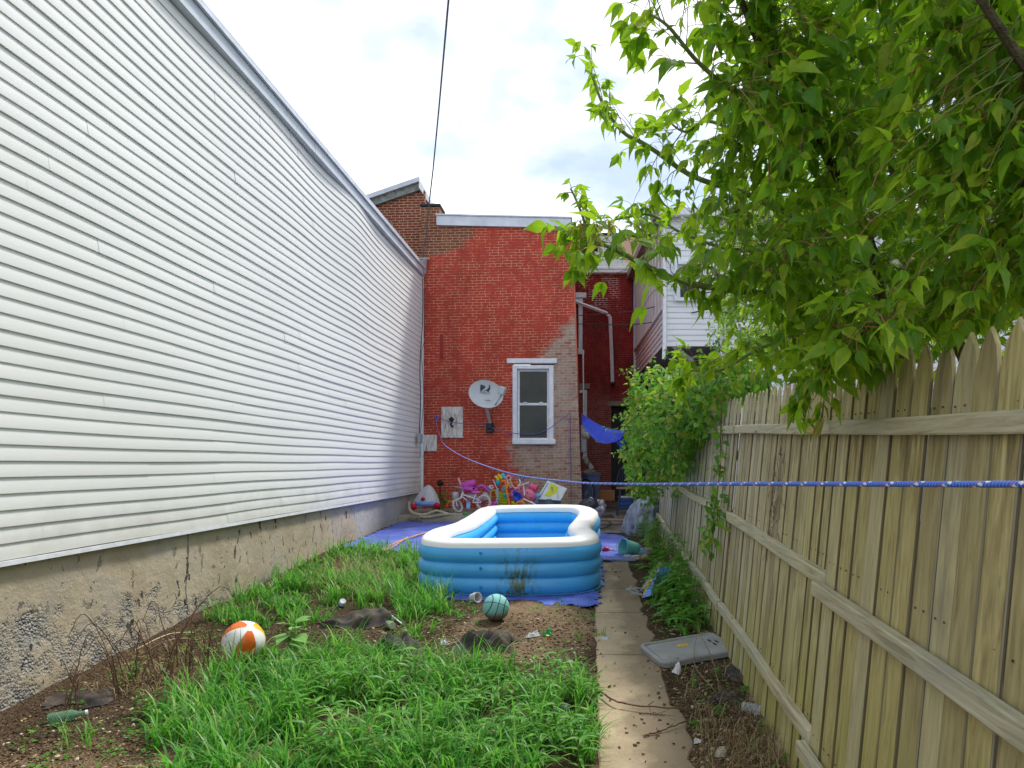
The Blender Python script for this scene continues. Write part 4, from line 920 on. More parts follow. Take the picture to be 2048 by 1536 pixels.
M['maple'] = leafmat('maple_leaf', [(.04, .13, .008), (.07, .22, .01), (.14, .34, .015), (.28, .45, .02), (.42, .50, .03)], (.55, .88, .03), .55, .4, spots=True, veins=True)
M['maple_young'] = leafmat('maple_leaf_young', [(.28, .34, .05), (.35, .38, .08), (.45, .42, .12)], (.6, .7, .12), .5)
M['vine'] = leafmat('vine_leaf', [(.04, .14, .02), (.06, .22, .02), (.10, .33, .03), (.24, .45, .04), (.50, .40, .06)], (.30, .62, .04), .4, veins=True)
M['weed'] = leafmat('weed_leaf', [(.05, .19, .02), (.09, .30, .03), (.16, .42, .05)], (.3, .7, .05), .4)
M['grassm'] = leafmat('grass_blade', [(.03, .13, .015), (.05, .23, .022), (.08, .33, .03), (.13, .41, .05), (.42, .48, .16)], (.24, .70, .06), .42)
M['straw'] = leafmat('dead_straw', [(.16, .09, .045), (.34, .24, .11), (.50, .40, .22)], (.4, .3, .1), .15)
M['bark'] = simple('bark', (.11, .10, .06), .85, .3, 25, bump=.01)
M['twig'] = simple('twig', (.16, .22, .06), .6, .25, 20)
M['petiole'] = simple('petiole', (.30, .10, .06), .5, .2, 20)
M['stalk'] = simple('dry_stalk', (.13, .075, .045), .9, .35, 25)

# ---- box elder tree leaning over the fence
tree = thing('leafy_tree', 'large leafy tree with drooping pointed leaflets leaning over the wooden fence on the right', 'tree', (1.95, 3.4, .1))
base = Vector((1.95, 3.4, .05))
BR = {
 'stem_a': ([base, (1.75, 3.35, 1.3), P(1790, 690, 3.2), P(1762, 600, 3.15), P(1735, 470, 3.1), P(1640, 290, 2.9), P(1590, 210, 2.8), P(1535, 120, 2.7), P(1490, 20, 2.6), P(1450, -120, 2.5)], .032),
 'stem_b': ([base, (2.0, 3.3, 1.4), P(1900, 640, 2.9), P(2020, 500, 2.7), P(1990, 300, 2.6), P(1965, 100, 2.5), P(1940, -150, 2.4)], .034),
 'stem_c': ([base, (2.2, 3.0, 1.5), P(2150, 600, 2.5), P(2120, 300, 2.2), P(2000, 60, 2.0), P(1900, -100, 1.9)], .03),
 'stem_d': ([base, (2.3, 4.0, 2.0), P(1800, 400, 4.3), P(1760, 150, 4.4), P(1700, -150, 4.4)], .03),
 'branch_b1': ([P(1800, 660, 3.2), P(1690, 612, 3.1), P(1560, 591, 3.0), P(1432, 573, 2.9), P(1348, 556, 2.8), P(1286, 533, 2.7), P(1248, 512, 2.65), P(1215, 492, 2.6), P(1195, 488, 2.6)], .016),
 'branch_b2': ([P(1780, 620, 3.15), P(1700, 505, 3.2), P(1590, 432, 3.3), P(1500, 393, 3.35), P(1380, 350, 3.4), P(1290, 290, 3.4), P(1245, 262, 3.4), P(1205, 205, 3.4), P(1183, 150, 3.4)], .017),
 'branch_b3': ([P(1735, 470, 3.1), P(1640, 505, 3.4), P(1550, 497, 3.5), P(1450, 497, 3.6), P(1360, 468, 3.7), P(1300, 430, 3.75), P(1230, 440, 3.8)], .013),
 'branch_b4': ([P(1790, 690, 3.2), P(1640, 655, 3.3), P(1520, 700, 3.5), P(1440, 742, 3.7), P(1380, 742, 3.8)], .012),
 'branch_b5': ([P(1205, 490, 2.6), P(1180, 470, 2.6), P(1165, 430, 2.6), P(1150, 395, 2.6), P(1140, 375, 2.6)], .005),
 'branch_b6': ([P(1590, 210, 2.8), P(1480, 190, 2.7), P(1400, 130, 2.6), P(1340, 60, 2.5), P(1300, 30, 2.5)], .010),
 'branch_b7': ([P(1640, 290, 2.9), P(1520, 280, 3.0), P(1420, 240, 3.1), P(1370, 260, 3.2), P(1330, 235, 3.2)], .009),
 'branch_b8': ([P(1800, 690, 3.0), P(1740, 700, 2.9), P(1660, 740, 2.9), P(1640, 775, 2.9)], .010),
}
skel = []
tq = MB()
for k, (pts, r) in BR.items():
    c = curve(pts, 36); n = len(c); c = [p+.012*Vector((mnoise.noise(p*3), mnoise.noise(p*3+Vector((9, 0, 0))), mnoise.noise(p*3+Vector((0, 9, 0))))) for p in c]
    q = MB(); q.tube(c, [r*(1-.8*i/n)+.0018 for i in range(n)], 8)
    obj('trunk' if k.startswith('stem') else 'branch', q, M['bark'] if k.startswith('stem') else M['twig'], tree)
    skel += [(p, (c[min(i+1, n-1)]-c[i-1]).normalized() if i else Vector((0, 0, 1)), k) for i, p in enumerate(c) if i > (8 if k.startswith('stem') else 2)]
lv = Leaves(); lvy = Leaves(); tw = MB(); pt = MB(); NT = [0]
def compound(p, d, size, young=False, pet=True):
    """leaf stalk with three to five drooping leaflets"""
    d = (Vector(d)+Vector((0, 0, -.25))).normalized(); Lp = size*U(.6, 1.1); tip = p+d*Lp+Vector((0, 0, -.15*Lp))
    if pet: pt.tube([p, p+d*Lp*.5+Vector((0, 0, .03*Lp)), tip], [.0014, .0012, .0011], 4, cap=False)
    T = lvy if young else lv; up = (Vector((0, 0, 1))+rv(.75)).normalized()
    side = d.cross(Vector((0, 0, 1))); side = side.normalized() if side.length > .1 else Vector((1, 0, 0))
    T.add(MAPLE, tip, d+Vector((0, 0, -U(.0, .9)))+rv(.45), up, size*U(.8, 1.3)); 
    for j in range(random.choice((1, 1, 2))):
        b = tip.lerp(p, .02+.42*j)
        for sg in (-1, 1):
            if random.random() < .93: T.add(MAPLE, b, d*.5+side*sg*U(.6, 1.0)+Vector((0, 0, -U(-.1, 1.1)))+rv(.45), up+rv(.6), size*U(.55, 1.15)*(1-.12*j))
def twig_to(src, tgt, size, n=5, young=False, thick=.0028):
    mid = src.lerp(tgt, .5)+Vector((0, 0, .06*(tgt-src).length))+rv(.03); c = curve([src, mid, tgt], 10); tw.tube(c, [thick*(1-.6*i/10) for i in range(11)], 5)
    span = min(1, .42/max(.1, (tgt-src).length)); dd = (c[-1]-c[-2]).normalized()
    for i in range(n):
        u = 1-span*i/n*1.0; p = c[int(u*10)]; t = (c[min(10, int(u*10)+1)]-c[max(0, int(u*10)-1)]).normalized()
        sd = t.cross(Vector((0, 0, 1))); sd = sd.normalized() if sd.length > .05 else Vector((1, 0, 0)); an = i*PI/2+U(-.4, .4)
        o = (sd*math.cos(an)+Vector((0, 0, 1))*math.sin(an)*.6)
        compound(p, (t*.5+o+rv(.25)) if i else t+rv(.3), size*U(.8, 1.15), young)
    NT[0] += 1
# leaves carried by the named outer branches themselves
for k, n, sz in (('branch_b1', 15, .082), ('branch_b2', 19, .072), ('branch_b3', 15, .075), ('branch_b4', 15, .078), ('branch_b6', 14, .082), ('branch_b7', 12, .075), ('branch_b8', 9, .085)):
    pts = [s_ for s_ in skel if s_[2] == k]
    for i in range(n):
        p, t, _ = pts[int((.12+.88*i/(n-1))*(len(pts)-1))]; sd = t.cross(Vector((0, 0, 1))).normalized(); L2 = U(.08, .24) if i < n-3 else U(.02, .08)
        d = (sd*random.choice((-1, 1))*U(.3, .8)+t*.6+Vector((0, 0, U(-.25, .7)))).normalized()
        twig_to(p, p+d*(L2+.04), sz*1.02, 3 if i < n-3 else 2, thick=.0022)
for p, t, _ in [s_ for s_ in skel if s_[2] == 'branch_b5'][6:]:
    if random.random() < .5: compound(p, rv(1)+Vector((0, 0, .5)), .045, pet=True)
for i in range(13): compound(P(U(1150, 1225), U(425, 470), 2.6+U(-.1, .1)), rv(1)+Vector((-.3, 0, -.3)), .04, True)
for i in range(9): compound(P(U(1150, 1215), U(480, 510), 2.55+U(-.1, .1)), rv(1)+Vector((-.5, 0, -.3)), .06)
CAN = [(1345, 0), (1430, -260), (2300, -260), (2300, 570), (2048, 590), (1900, 628), (1800, 662), (1740, 712), (1650, 780), (1600, 745), (1540, 720), (1480, 690), (1430, 640), (1400, 590), (1350, 540), (1300, 490), (1265, 440), (1262, 380), (1300, 330), (1370, 310), (1420, 270), (1400, 180), (1360, 110)]
def nearest(T_): return min(skel, key=lambda s_: (s_[0]-T_).length+(.25 if s_[0].z > T_.z+.3 else 0))[0]
made = 0
while made < 1150:
    px, py = U(1240, 2300), U(-260, 800)
    if not inpoly(px, py, CAN): continue
    dens = min(1, .62+(px-1270)/400)
    if random.random() > dens: continue
    lo = 2.7 if px < 1500 else 2.3 if px < 1750 else 2.05
    Y = U(lo, 4.6) if random.random() < .72 else U(lo, lo+.8); T_ = P(px, py, Y)
    if T_.z > 4.6: continue
    if px > 1400 and py > 560 and T_.x < fx(T_.z, Y)-.45: continue
    s_ = nearest(T_)
    if (s_-T_).length > 1.1: s_ = T_+(s_-T_).normalized()*.7
    if proj(*s_)[0] < 1430 and (s_-T_).length > .24: continue
    if (s_-T_).length > .5: s_ = T_+(s_-T_).normalized()*.5
    twig_to(s_, T_, U(.058, .092) if px > 1500 else U(.058, .084), 5 if px > 1500 else 4); made += 1
# extra unseen crown above the frame, added to shade what hangs below it
for i in range(260):
    T_ = Vector((U(.9, 3.6), U(1.3, 5.2), U(3.9, 5.6)))
    if proj(T_.x, T_.y, T_.z)[0] < 1500 and proj(T_.x, T_.y, T_.z)[1] > -250: continue
    twig_to(T_+Vector((.2, U(-.2, .2), -.25)), T_, U(.10, .13), 5, thick=.005)
# deeper foliage on the far side so the crown closes up to the right
made = 0
while made < 330:
    px, py = U(1480, 2250), U(60, 700); Y = U(4.2, 5.6); T_ = P(px, py, Y)
    if T_.x < 1.5 or T_.z < 2.0 or (px < 1650 and random.random() < .6): continue
    twig_to(T_+Vector((.25, U(-.2, .2), -.2)), T_, U(.085, .115), 5, thick=.004); made += 1
obj('twigs', tw, M['twig'], tree); obj('leaf_stalks', pt, M['petiole'], tree); lv.done('crown', M['maple'], tree); tag(lvy.done('young_leaves', M['maple_young'], tree), 'pale yellow young leaf cluster')

# ---- pale shrubs growing in the neighbouring yard
M['shrub'] = leafmat('shrub_leaf', [(.08, .22, .015), (.16, .36, .03), (.30, .48, .05), (.46, .54, .10)], (.50, .80, .08), .5, veins=True)
def shrub(label, ells, base_, size):
    base_ = Vector(base_); t = thing('leafy_shrub', label, 'shrub', base_, 'pale shrubs behind the wooden fence'); lv = Leaves(); q = MB()
    for c, r, n in ells:
        c = Vector(c); q.tube(curve([base_, base_.lerp(c, .5)+rv(.1), c+Vector((0, 0, r[2]*.5))], 12), [.03*(1-.06*i) for i in range(13)], 6)
        for i in range(n//7):
            d = Vector((random.gauss(0, 1), random.gauss(0, 1), random.gauss(0, 1))).normalized(); p = c+Vector((d.x*r[0], d.y*r[1], d.z*r[2]))*(U(.45, 1.0)+.25*mnoise.noise(d*2.5+c)); q.tube([p-d*.2, p], .003, 3, cap=False)
            for k in range(7): lv.add(MAPLE, p+rv(.09), d*.4+Vector((0, 0, -.5))+rv(.9), Vector((0, 0, 1))+rv(.6), size*U(.7, 1.25))
    obj('trunk', q, M['bark'], t); lv.done('crown', M['shrub'], t)
shrub('pale yellow-green shrub in front of the white house, left of the tree', [(P(1530, 640, 8.2), (.62, .7, .75), 1500), (P(1450, 775, 8.6), (.5, .6, .35), 700)], (2.2, 8.3, .3), .085)
shrub('brighter green shrub hiding the white house behind the tree crown', [(P(1580, 500, 8.0), (1.0, .8, 1.0), 1900), (P(1700, 640, 7.0), (1.0, .7, .7), 1400)], (2.9, 7.6, .3), .09)
# ---- leafy vine heaped over the fence
vine = thing('climbing_vine', 'dense bright green climbing vine heaped over the far part of the wooden fence', 'vine', (1.0, 8.3, 1.0))
lv = Leaves(); vs_ = MB()
ELL = [((.86, 9.2, 2.02), (.46, .9, .62), 1500), ((1.0, 8.0, 2.12), (.40, .9, .47), 1250), ((1.22, 7.1, 2.22), (.36, .75, .36), 800), ((.72, 9.5, 1.62), (.30, .55, .55), 650), ((.95, 8.3, 1.75), (.22, .9, .35), 500), ((1.35, 6.6, 2.4), (.3, .6, .25), 330), ((.95, 8.9, 2.55), (.5, .8, .22), 420)]
for c, r, n in ELL:
    c = Vector(c)
    for i in range(n):
        d = Vector((random.gauss(0, 1), random.gauss(0, 1), random.gauss(0, 1))).normalized(); k = U(.70, 1.03)+.22*mnoise.noise(d*2.2+c)+.10*mnoise.noise(d*6+c)
        p = c+Vector((d.x*r[0], d.y*r[1], d.z*r[2]))*k
        if p.x > fx(p.z, p.y)-.02 and p.z < ftop(p.y): continue
        o = Vector((d.x/r[0], d.y/r[1], d.z/r[2])).normalized()
        lv.add(IVY, p, o*.5+Vector((0, 0, -.5))+rv(.8), o+Vector((0, 0, .5))+rv(.5), U(.055, .10))
def sprig(pts, n, r, size, jit=.05, T_=None, tpl=IVY):
    c = curve(pts, 20); vs_.tube(c, [r*(1-.6*i/20) for i in range(21)], 5)
    for i in range(n):
        p = c[random.randint(3, 20)]; o = rv(1).normalized(); q_ = p+o*jit*U(.2, 1); (T_ or lv).add(tpl, q_, o+Vector((0, 0, -.5)), Vector((-.5, -.5, .7))+rv(.5), size*U(.7, 1.2))
for i in range(48):        # loose shoots sticking out of the heap
    c, r, n = random.choice(ELL); d = Vector((U(-1, .3), U(-1, .6), U(-.3, 1))).normalized(); p = Vector(c)+Vector((d.x*r[0], d.y*r[1], d.z*r[2]))*.9
    L_ = U(.15, .42); sprig([p, p+d*L_*.5+Vector((0, 0, .04)), p+d*L_+Vector((0, 0, -.03))], 9, .004, .045, .03)
for i in range(20): 
    y = U(7.2, 9.8); p = Vector((fx(1.9, y)-.15-U(0, .25), y, U(1.6, 1.9))); sprig([p, p+Vector((-.03, 0, -.2)), p+Vector((U(-.06, .06), 0, -U(.3, .6)))], 10, .003, .05, .05)
for i in range(4):
    y = 7.6+i*.6; vs_.tube(curve([(1.5, y, 1.0), (1.35, y+.1, 1.9), (1.0, y+.1, 2.15)], 12), .012, 6)
lv.done('foliage', M['vine'], vine); obj('stems', vs_, M['stalk'], vine)
# ---- strand of vine hanging down the nearer boards
vine2 = thing('vine_strand', 'thin trailing strand of vine clinging to the middle of the wooden fence', 'vine', (1.1, 6.0, .6)); lv = Leaves(); vs_ = MB()
def onf(px, py, Y, off=.08): 
    p = P(px, py, Y); p.x = fx(p.z, Y)-off; return p
mainp = [onf(1440, 800, 6.35), onf(1437, 880, 6.25, .07), onf(1442, 940, 6.2, .06), onf(1448, 1000, 6.15, .08), onf(1455, 1070, 6.1, .09), onf(1452, 1110, 6.1, .08)]
sprig(mainp, 46, .006, .075, .09)
sprig([onf(1455, 985, 6.1), onf(1475, 1010, 5.95, .1), onf(1490, 1055, 5.8, .1)], 22, .004, .07, .07); sprig([onf(1450, 1030, 6.15), onf(1420, 1060, 6.4, .1), onf(1405, 1085, 6.5, .1)], 20, .004, .065, .06)
sprig([onf(1440, 900, 6.2), onf(1460, 915, 6.0, .09), onf(1485, 905, 5.9, .1)], 6, .003, .06, .03); sprig([onf(1445, 950, 6.2), onf(1415, 935, 6.4, .08), onf(1370, 940, 6.9, .08)], 12, .003, .055, .04)
sprig([onf(1440, 870, 6.3), onf(1400, 860, 6.6, .08), onf(1380, 890, 6.9, .08)], 14, .003, .06, .05)
for i in range(26):
    p = onf(U(1425, 1480), U(985, 1110), 6.1, U(.05, .16)); lv.add(IVY, p, Vector((U(-.5, .2), 0, -1))+rv(.3), Vector((-1, -.6, .4))+rv(.4), U(.06, .09))
lv.done('foliage', M['vine'], vine2); obj('stems', vs_, M['stalk'], vine2)
# dry tendrils on the boards
q = MB()
for i in range(26):
    y = U(4.35, 4.6); z = U(1.1, 1.75); p = Vector((fx(z, y)-.012, y, z)); pts = [p]
    for k in range(5): pts.append(pts[-1]+Vector((0, U(-.05, .05), U(-.08, .03)))); pts[-1].x = fx(pts[-1].z, y)-U(.006, .02)
    q.tube(curve(pts, 10), .0014, 3, cap=False)
tag(obj('dry_tendrils', q, M['stalk']), 'web of thin dead brown vine tendrils stuck to the fence boards', 'dead vine')

# ---- weeds along the foot of the fence
def weed(name, label, cat, x, y, n, size, h, tpl, mat, group=None, spread=.12, lean=(0, 0), zz=None):
    z = G(x, y) if zz is None else zz; t = thing(name, label, cat, (x, y, z), group); lv = Leaves(); q = MB()
    ns = max(1, n//9)
    for s_ in range(ns):
        bx = Vector((x+U(-spread, spread), y+U(-spread, spread), z)); a = U(0, 2*PI); ll = U(.15, .6)
        top = bx+Vector((math.cos(a)*ll*h*.5+lean[0], math.sin(a)*ll*h*.5+lean[1], h*U(.6, 1.1))); c = curve([bx, bx.lerp(top, .5)+Vector((0, 0, h*.08)), top], 8)
        q.tube(c, [.0045*(1-.6*i/8)*(h/.3)**.5 for i in range(9)], 5)
        m_ = n//ns
        for i in range(m_):
            u = .12+.88*i/m_; p = c[int(u*8)]; an = i*2.4+U(-.3, .3); o = Vector((math.cos(an), math.sin(an), U(.0, .7)*(1.3 if u > .8 else .5)))
            lv.add(tpl, p, o, Vector((0, 0, 1))+rv(.25), size*(1.15-.45*u)*U(.8, 1.15))
    obj('stems', q, M['twig'], t); lv.done('leaves', mat, t); return t
WG = 'thistle weeds along the foot of the fence'
spots = [(.86, 6.15, .16, .30), (.74, 6.5, .17, .27), (.92, 6.6, .18, .38), (.70, 7.0, .17, .30), (.90, 7.05, .2, .42), (.80, 7.5, .2, .42), (.95, 7.7, .2, .5), (.72, 8.0, .17, .34), (.90, 8.3, .2, .5), (.74, 8.8, .17, .36), (.92, 9.1, .2, .55), (.86, 9.9, .17, .5), (.95, 10.6, .16, .55), (.80, 11.2, .15, .5)]
wl = ['thistle weed with lobed leaves nearest the grey tray', 'low thistle weed at the path edge above the grey tray', 'thistle weed tight against the fence rail behind the grey tray', 'thistle weed leaning over the path below the blue folded panel', 'tall thistle weed by the fence post', 'thistle weed right beside the blue folded panel',
      'tall thistle weed touching the fence above the blue panel', 'low thistle weed next to the tan rocks', 'tall thistle weed against the fence behind the rocks', 'low thistle weed beside the aqua bucket', 'tall weed against the fence behind the bucket', 'feathery weed at the right edge of the blue tarp', 'feathery weed between the grey sheet and the fence', 'farthest feathery weed in front of the grey crumpled sheet']
for (x, y, s_, h), l_ in zip(spots, wl): weed('thistle_weed', l_, 'weed', x, y, 58 if y < 9.5 else 80, s_*.9 if y < 9.5 else s_*.6, h, THIS, M['weed'], WG, .13 if y < 9.5 else .16)
sp = [(.66, 5.35), (.92, 5.0), (1.0, 4.75), (.70, 4.9), (.80, 4.4), (.98, 4.15), (.62, 5.6), (.93, 5.45), (.85, 3.95), (.60, 4.35), (1.0, 3.75)]
for i, (x, y) in enumerate(sp):
    weed('seedling', ['clover-like seedling sprouting from the leaf litter right of the path'][0], 'seedling', x, y, 12, .045, .07, OVAL, M['weed'], 'seedlings sprouting in the litter right of the path', .06)
# leafy plant against the brick wall and broad-leaved plants in the yard
weed('potted_weed', 'green leafy weed growing against the brick wall beside the plastic sheet', 'plant', -3.0, 14.5, 36, .19, .46, IVY, M['weed'], None, .07, (0, 0), .61)
bl = weed('broad_leaf_plant', 'pale broad-leaved plant growing beside the beach ball', 'plant', -2.24, 5.45, 27, .17, .34, OVAL, leafmat('broad_leaf', [(.20, .42, .10), (.28, .52, .15)], (.3, .65, .12), .35), None, .05)
weed('leafy_weed', 'low round clump of bright green weed by the concrete base near the green bottle', 'weed', -2.68, 4.42, 60, .045, .15, OVAL, M['weed'], None, .12)
weed('leafy_weed', 'small weed clump at the edge of the concrete base behind the dead stalks', 'weed', -3.1, 5.05, 30, .045, .12, OVAL, M['weed'], None, .09)

# ---- grass
GR = [  # (polygon in the photo's ground plane, density, blade length)
 ([(290, 1536), (330, 1440), (420, 1350), (560, 1330), (700, 1290), (820, 1310), (960, 1345), (1060, 1350), (1190, 1370), (1200, 1440), (1185, 1545), (1000, 1600), (300, 1650)], 1.0, .19),
 ([(400, 1240), (500, 1180), (640, 1105), (720, 1095), (850, 1105), (850, 1170), (920, 1190), (900, 1230), (800, 1225), (740, 1200), (640, 1215), (590, 1240), (560, 1262), (470, 1255)], .9, .17),
 ([(540, 1250), (640, 1230), (690, 1290), (600, 1330), (500, 1320)], .75, .15),
 ([(740, 1215), (900, 1215), (905, 1265), (850, 1300), (770, 1290)], .55, .16),
 ([(1120, 1235), (1190, 1230), (1215, 1285), (1150, 1285)], .5, .07), ([(1165, 1150), (1200, 1140), (1205, 1190), (1180, 1205)], .45, .07),
 ([(870, 1225), (960, 1215), (960, 1250), (890, 1262)], .6, .06), ([(1040, 1192), (1180, 1192), (1190, 1215), (1060, 1215)], .10, .05),
 ([(1110, 1540), (1190, 1500), (1195, 1560), (1120, 1600)], .7, .07), ([(0, 1450), (260, 1330), (400, 1260), (440, 1330), (300, 1440), (200, 1560)], .05, .10)]
BARE = [[(560, 1268), (690, 1235), (760, 1235), (800, 1250), (770, 1290), (700, 1315), (610, 1320), (560, 1305)], [(900, 1245), (1000, 1235), (1040, 1290), (960, 1335), (880, 1330), (830, 1300)], [(480, 1330), (540, 1330), (540, 1350), (470, 1350)], [(930, 1480), (1010, 1470), (1010, 1500), (930, 1510)], [(470, 1440), (520, 1430), (540, 1470), (490, 1490)]]
GV = []; GF = []; gn = 0
def blade(p, a, L_, w, bend, seg=5):
    global gn
    d = Vector((math.cos(a), math.sin(a), 0)); sd = Vector((-d.y, d.x, 0)); th = U(.05, .35); q_ = Vector(p); vs = []
    for i in range(seg+1):
        u = i/seg; ww = w*(1-u**1.7)*(.7+.6*min(1, u*3))/1.3+.0004; vs += [tuple(q_-sd*ww), tuple(q_+sd*ww+Vector((0, 0, .0)))]
        q_ = q_+(d*math.sin(th)+Vector((0, 0, math.cos(th))))*(L_/seg); th += bend/seg*(1+u)
    GV.extend(vs); GF.extend([(gn+2*i, gn+2*i+1, gn+2*i+3, gn+2*i+2) for i in range(seg)]); gn += len(vs)
def tuft(x, y, n, L_, w=.0042, fall=1.5):
    z = G(x, y)-.005
    for i in range(n): blade((x+random.gauss(0, .014), y+random.gauss(0, .014), z), U(0, 2*PI), L_*U(.45, 1.15), w*U(.6, 1.2), U(.5, 2.0)*fall/1.5)
tot = 0
while tot < 1650:
    x, y = U(-3.45, .12), 3.2+7.2*random.random()**1.35
    px, py = proj(x, y, G(x, y))
    if py > 1700: continue
    for poly, dn, L_ in GR:
        if inpoly(px, py, poly):
            cl = .45+1.3*mnoise.noise(Vector((x*2.9, y*2.9, 2)))+.5*mnoise.noise(Vector((x*8, y*8, 5)))
            if random.random() > dn*min(1, max(.03, cl*1.45-.18)): break
            if any(inpoly(px, py, b) for b in BARE) and random.random() < .93: break
            near = min(1, 5/y); tuft(x, y, int(U(5, 12)), L_*U(.6, 1.9)*(.8+.6*max(0, cl-.3)), .0070 if L_ > .1 else .0035); tot += 1; break
for i in range(60):   # taller tufts crowding the pool's left front corner
    px, py = U(700, 900), U(1170, 1220); p = PG(px, py)
    if p.y < 8.2: tuft(p.x, p.y, 12, U(.24, .42), .005, 1.1)
for i in range(40): p = PG(U(300, 620), U(1390, 1500)); tuft(p.x, p.y, 9, U(.22, .34), .006, 1.6)
for i in range(26): p = PG(U(420, 660), U(1120, 1240)); tuft(p.x, p.y, 9, U(.2, .3), .005, 1.3)
tag(npobj('grass', GV, GF, M['grassm']), 'lush green grass growing over the yard', 'grass', kind='stuff')
# lance-leaved weeds among the grass
lv = Leaves(); q = MB(); n = 0
while n < 130:
    px, py = U(560, 1190), U(1360, 1560); 
    if not inpoly(px, py, GR[0][0]): continue
    p = PG(px, py); n += 1; hh = U(.14, .27); a = U(0, 2*PI); top = p+Vector((math.cos(a)*.09, math.sin(a)*.09, hh)); c = curve([p, p.lerp(top, .5)+Vector((0, 0, .02)), top], 6); q.tube(c, .0018, 4, cap=False)
    for i in range(11):
        u = .25+.75*i/11; an = i*2.5; lv.add(LANCE, c[int(u*6)], Vector((math.cos(an), math.sin(an), U(.1, .9))), Vector((0, 0, 1))+rv(.2), U(.06, .11), 1.2)
o = lv.done('weed_patch', M['weed'], None); tag(o, 'knee-high lance-leaved weeds mixed into the near grass', 'weeds', kind='stuff')
o2 = obj('weed_stems', q, M['twig'], o); 
# creeping ground cover: tiny round leaves over the bare soil
lv = Leaves(); n = 0
while n < 520:
    x, y = U(-3.4, 1.0), 3.4+5.6*random.random()
    if .0 < x < .56 or (-1.9 < x < .2 and y > 7) or mnoise.noise(Vector((x*2.1, y*2.1, 11))) < -.02: continue
    n += 1; z = G(x, y)
    for k in range(7): a = U(0, 6.28); r_ = U(0, .06); lv.add(OVAL, (x+r_*math.cos(a), y+r_*math.sin(a), z+U(.005, .04)), (math.cos(a), math.sin(a), U(-.1, .5)), Vector((0, 0, 1))+rv(.3), U(.012, .03))
tag(lv.done('clover', M['weed'], None), 'tiny clover leaves creeping over the soil', 'clover', kind='stuff')
# straw: drooping dead grass behind, dead thatch at right
GV = []; GF = []; gn = 0
for i in range(900):
    px, py = random.gauss(715, 42), random.gauss(1165, 20); p = PG(px, py, .0); blade(p, U(0, 2*PI), U(.15, .42), .0016, U(1.2, 3.0))
for i in range(1500):
    px, py = (random.gauss(1570, 90), random.gauss(1500, 45)) if i % 2 else (U(1320, 1640), U(1340, 1560)); p = PG(px, py, .01)
    if .58 < p.x < 1.02: blade(p+Vector((0, 0, U(0, .03))), U(0, 2*PI), U(.06, .22), .0012, U(1.8, 2.6))
for i in range(500):
    p = PG(U(150, 420), U(1290, 1400), .0)
    if p.x > -3.5: blade(p, U(0, 2*PI), U(.08, .25), .0014, U(1.4, 2.8))
tag(npobj('dead_grass', GV, GF, M['straw']), 'tan dead grass and thatch lying on the soil', 'dead grass', kind='stuff')
# wood chips, leaf bits and pebbles
CV = []; CF = []; cn = 0
CH = [([(840, 1240), (1190, 1215), (1215, 1400), (1150, 1380), (1000, 1345), (860, 1330)], 2400), ([(1200, 1130), (1330, 1180), (1480, 1400), (1640, 1560), (1380, 1560), (1330, 1420), (1300, 1320), (1280, 1220)], 2600), ([(0, 1450), (400, 1240), (560, 1290), (420, 1400), (260, 1536), (0, 1600)], 1500), ([(250, 1470), (330, 1440), (330, 1600), (200, 1600)], 200), ([(540, 1230), (900, 1230), (900, 1330), (560, 1340)], 800), ([(1190, 1120), (1260, 1120), (1400, 1536), (1190, 1536)], 90)]
for poly, n in CH:
    n = int(n*.8)
    xs_ = [a for a, b in poly]; ys_ = [b for a, b in poly]; k = 0
    while k < n:
        px, py = U(min(xs_), max(xs_)), U(min(ys_), max(ys_))
        if not inpoly(px, py, poly): continue
        p = PG(px, py, .0)
        if p.x < -3.56 or p.x > 1.02: k += 1; continue
        on = .05 < p.x < .52
        if on and n > 1000 and random.random() < .88: k += 1; continue
        z = (g0(p.y)+.018) if on else p.z+.004; s_ = U(.003, .0125); e = Euler((U(-.5, .5), U(-.5, .5), U(0, 6.3))).to_matrix(); l2 = s_*U(.3, .9); h2 = s_*U(.12, .4)
        for dx, dy, dz in ((-1, -1, -1), (1, -1, -1), (1, 1, -1), (-1, 1, -1), (-1, -1, 1), (.7, -.8, 1), (.8, .7, 1), (-.8, .9, 1)): CV.append(tuple(Vector((p.x, p.y, z))+e @ Vector((dx*s_, dy*l2, dz*h2))))
        for f in ((0, 1, 5, 4), (1, 2, 6, 5), (2, 3, 7, 6), (3, 0, 4, 7), (4, 5, 6, 7), (3, 2, 1, 0)): CF.append(tuple(cn+i for i in f))
        cn += 8; k += 1
cm = MT('chips', .9, .1); cm.col(cm.ramp(cm.isl(), [(0, (.05, .03, .018)), (.45, (.13, .085, .045)), (.78, (.27, .19, .10)), (.94, (.42, .34, .22)), (1, (.50, .47, .41))]))
tag(npobj('wood_chips', CV, CF, cm.m), 'scattered wood chips, leaf bits and pebbles', 'debris', kind='stuff')
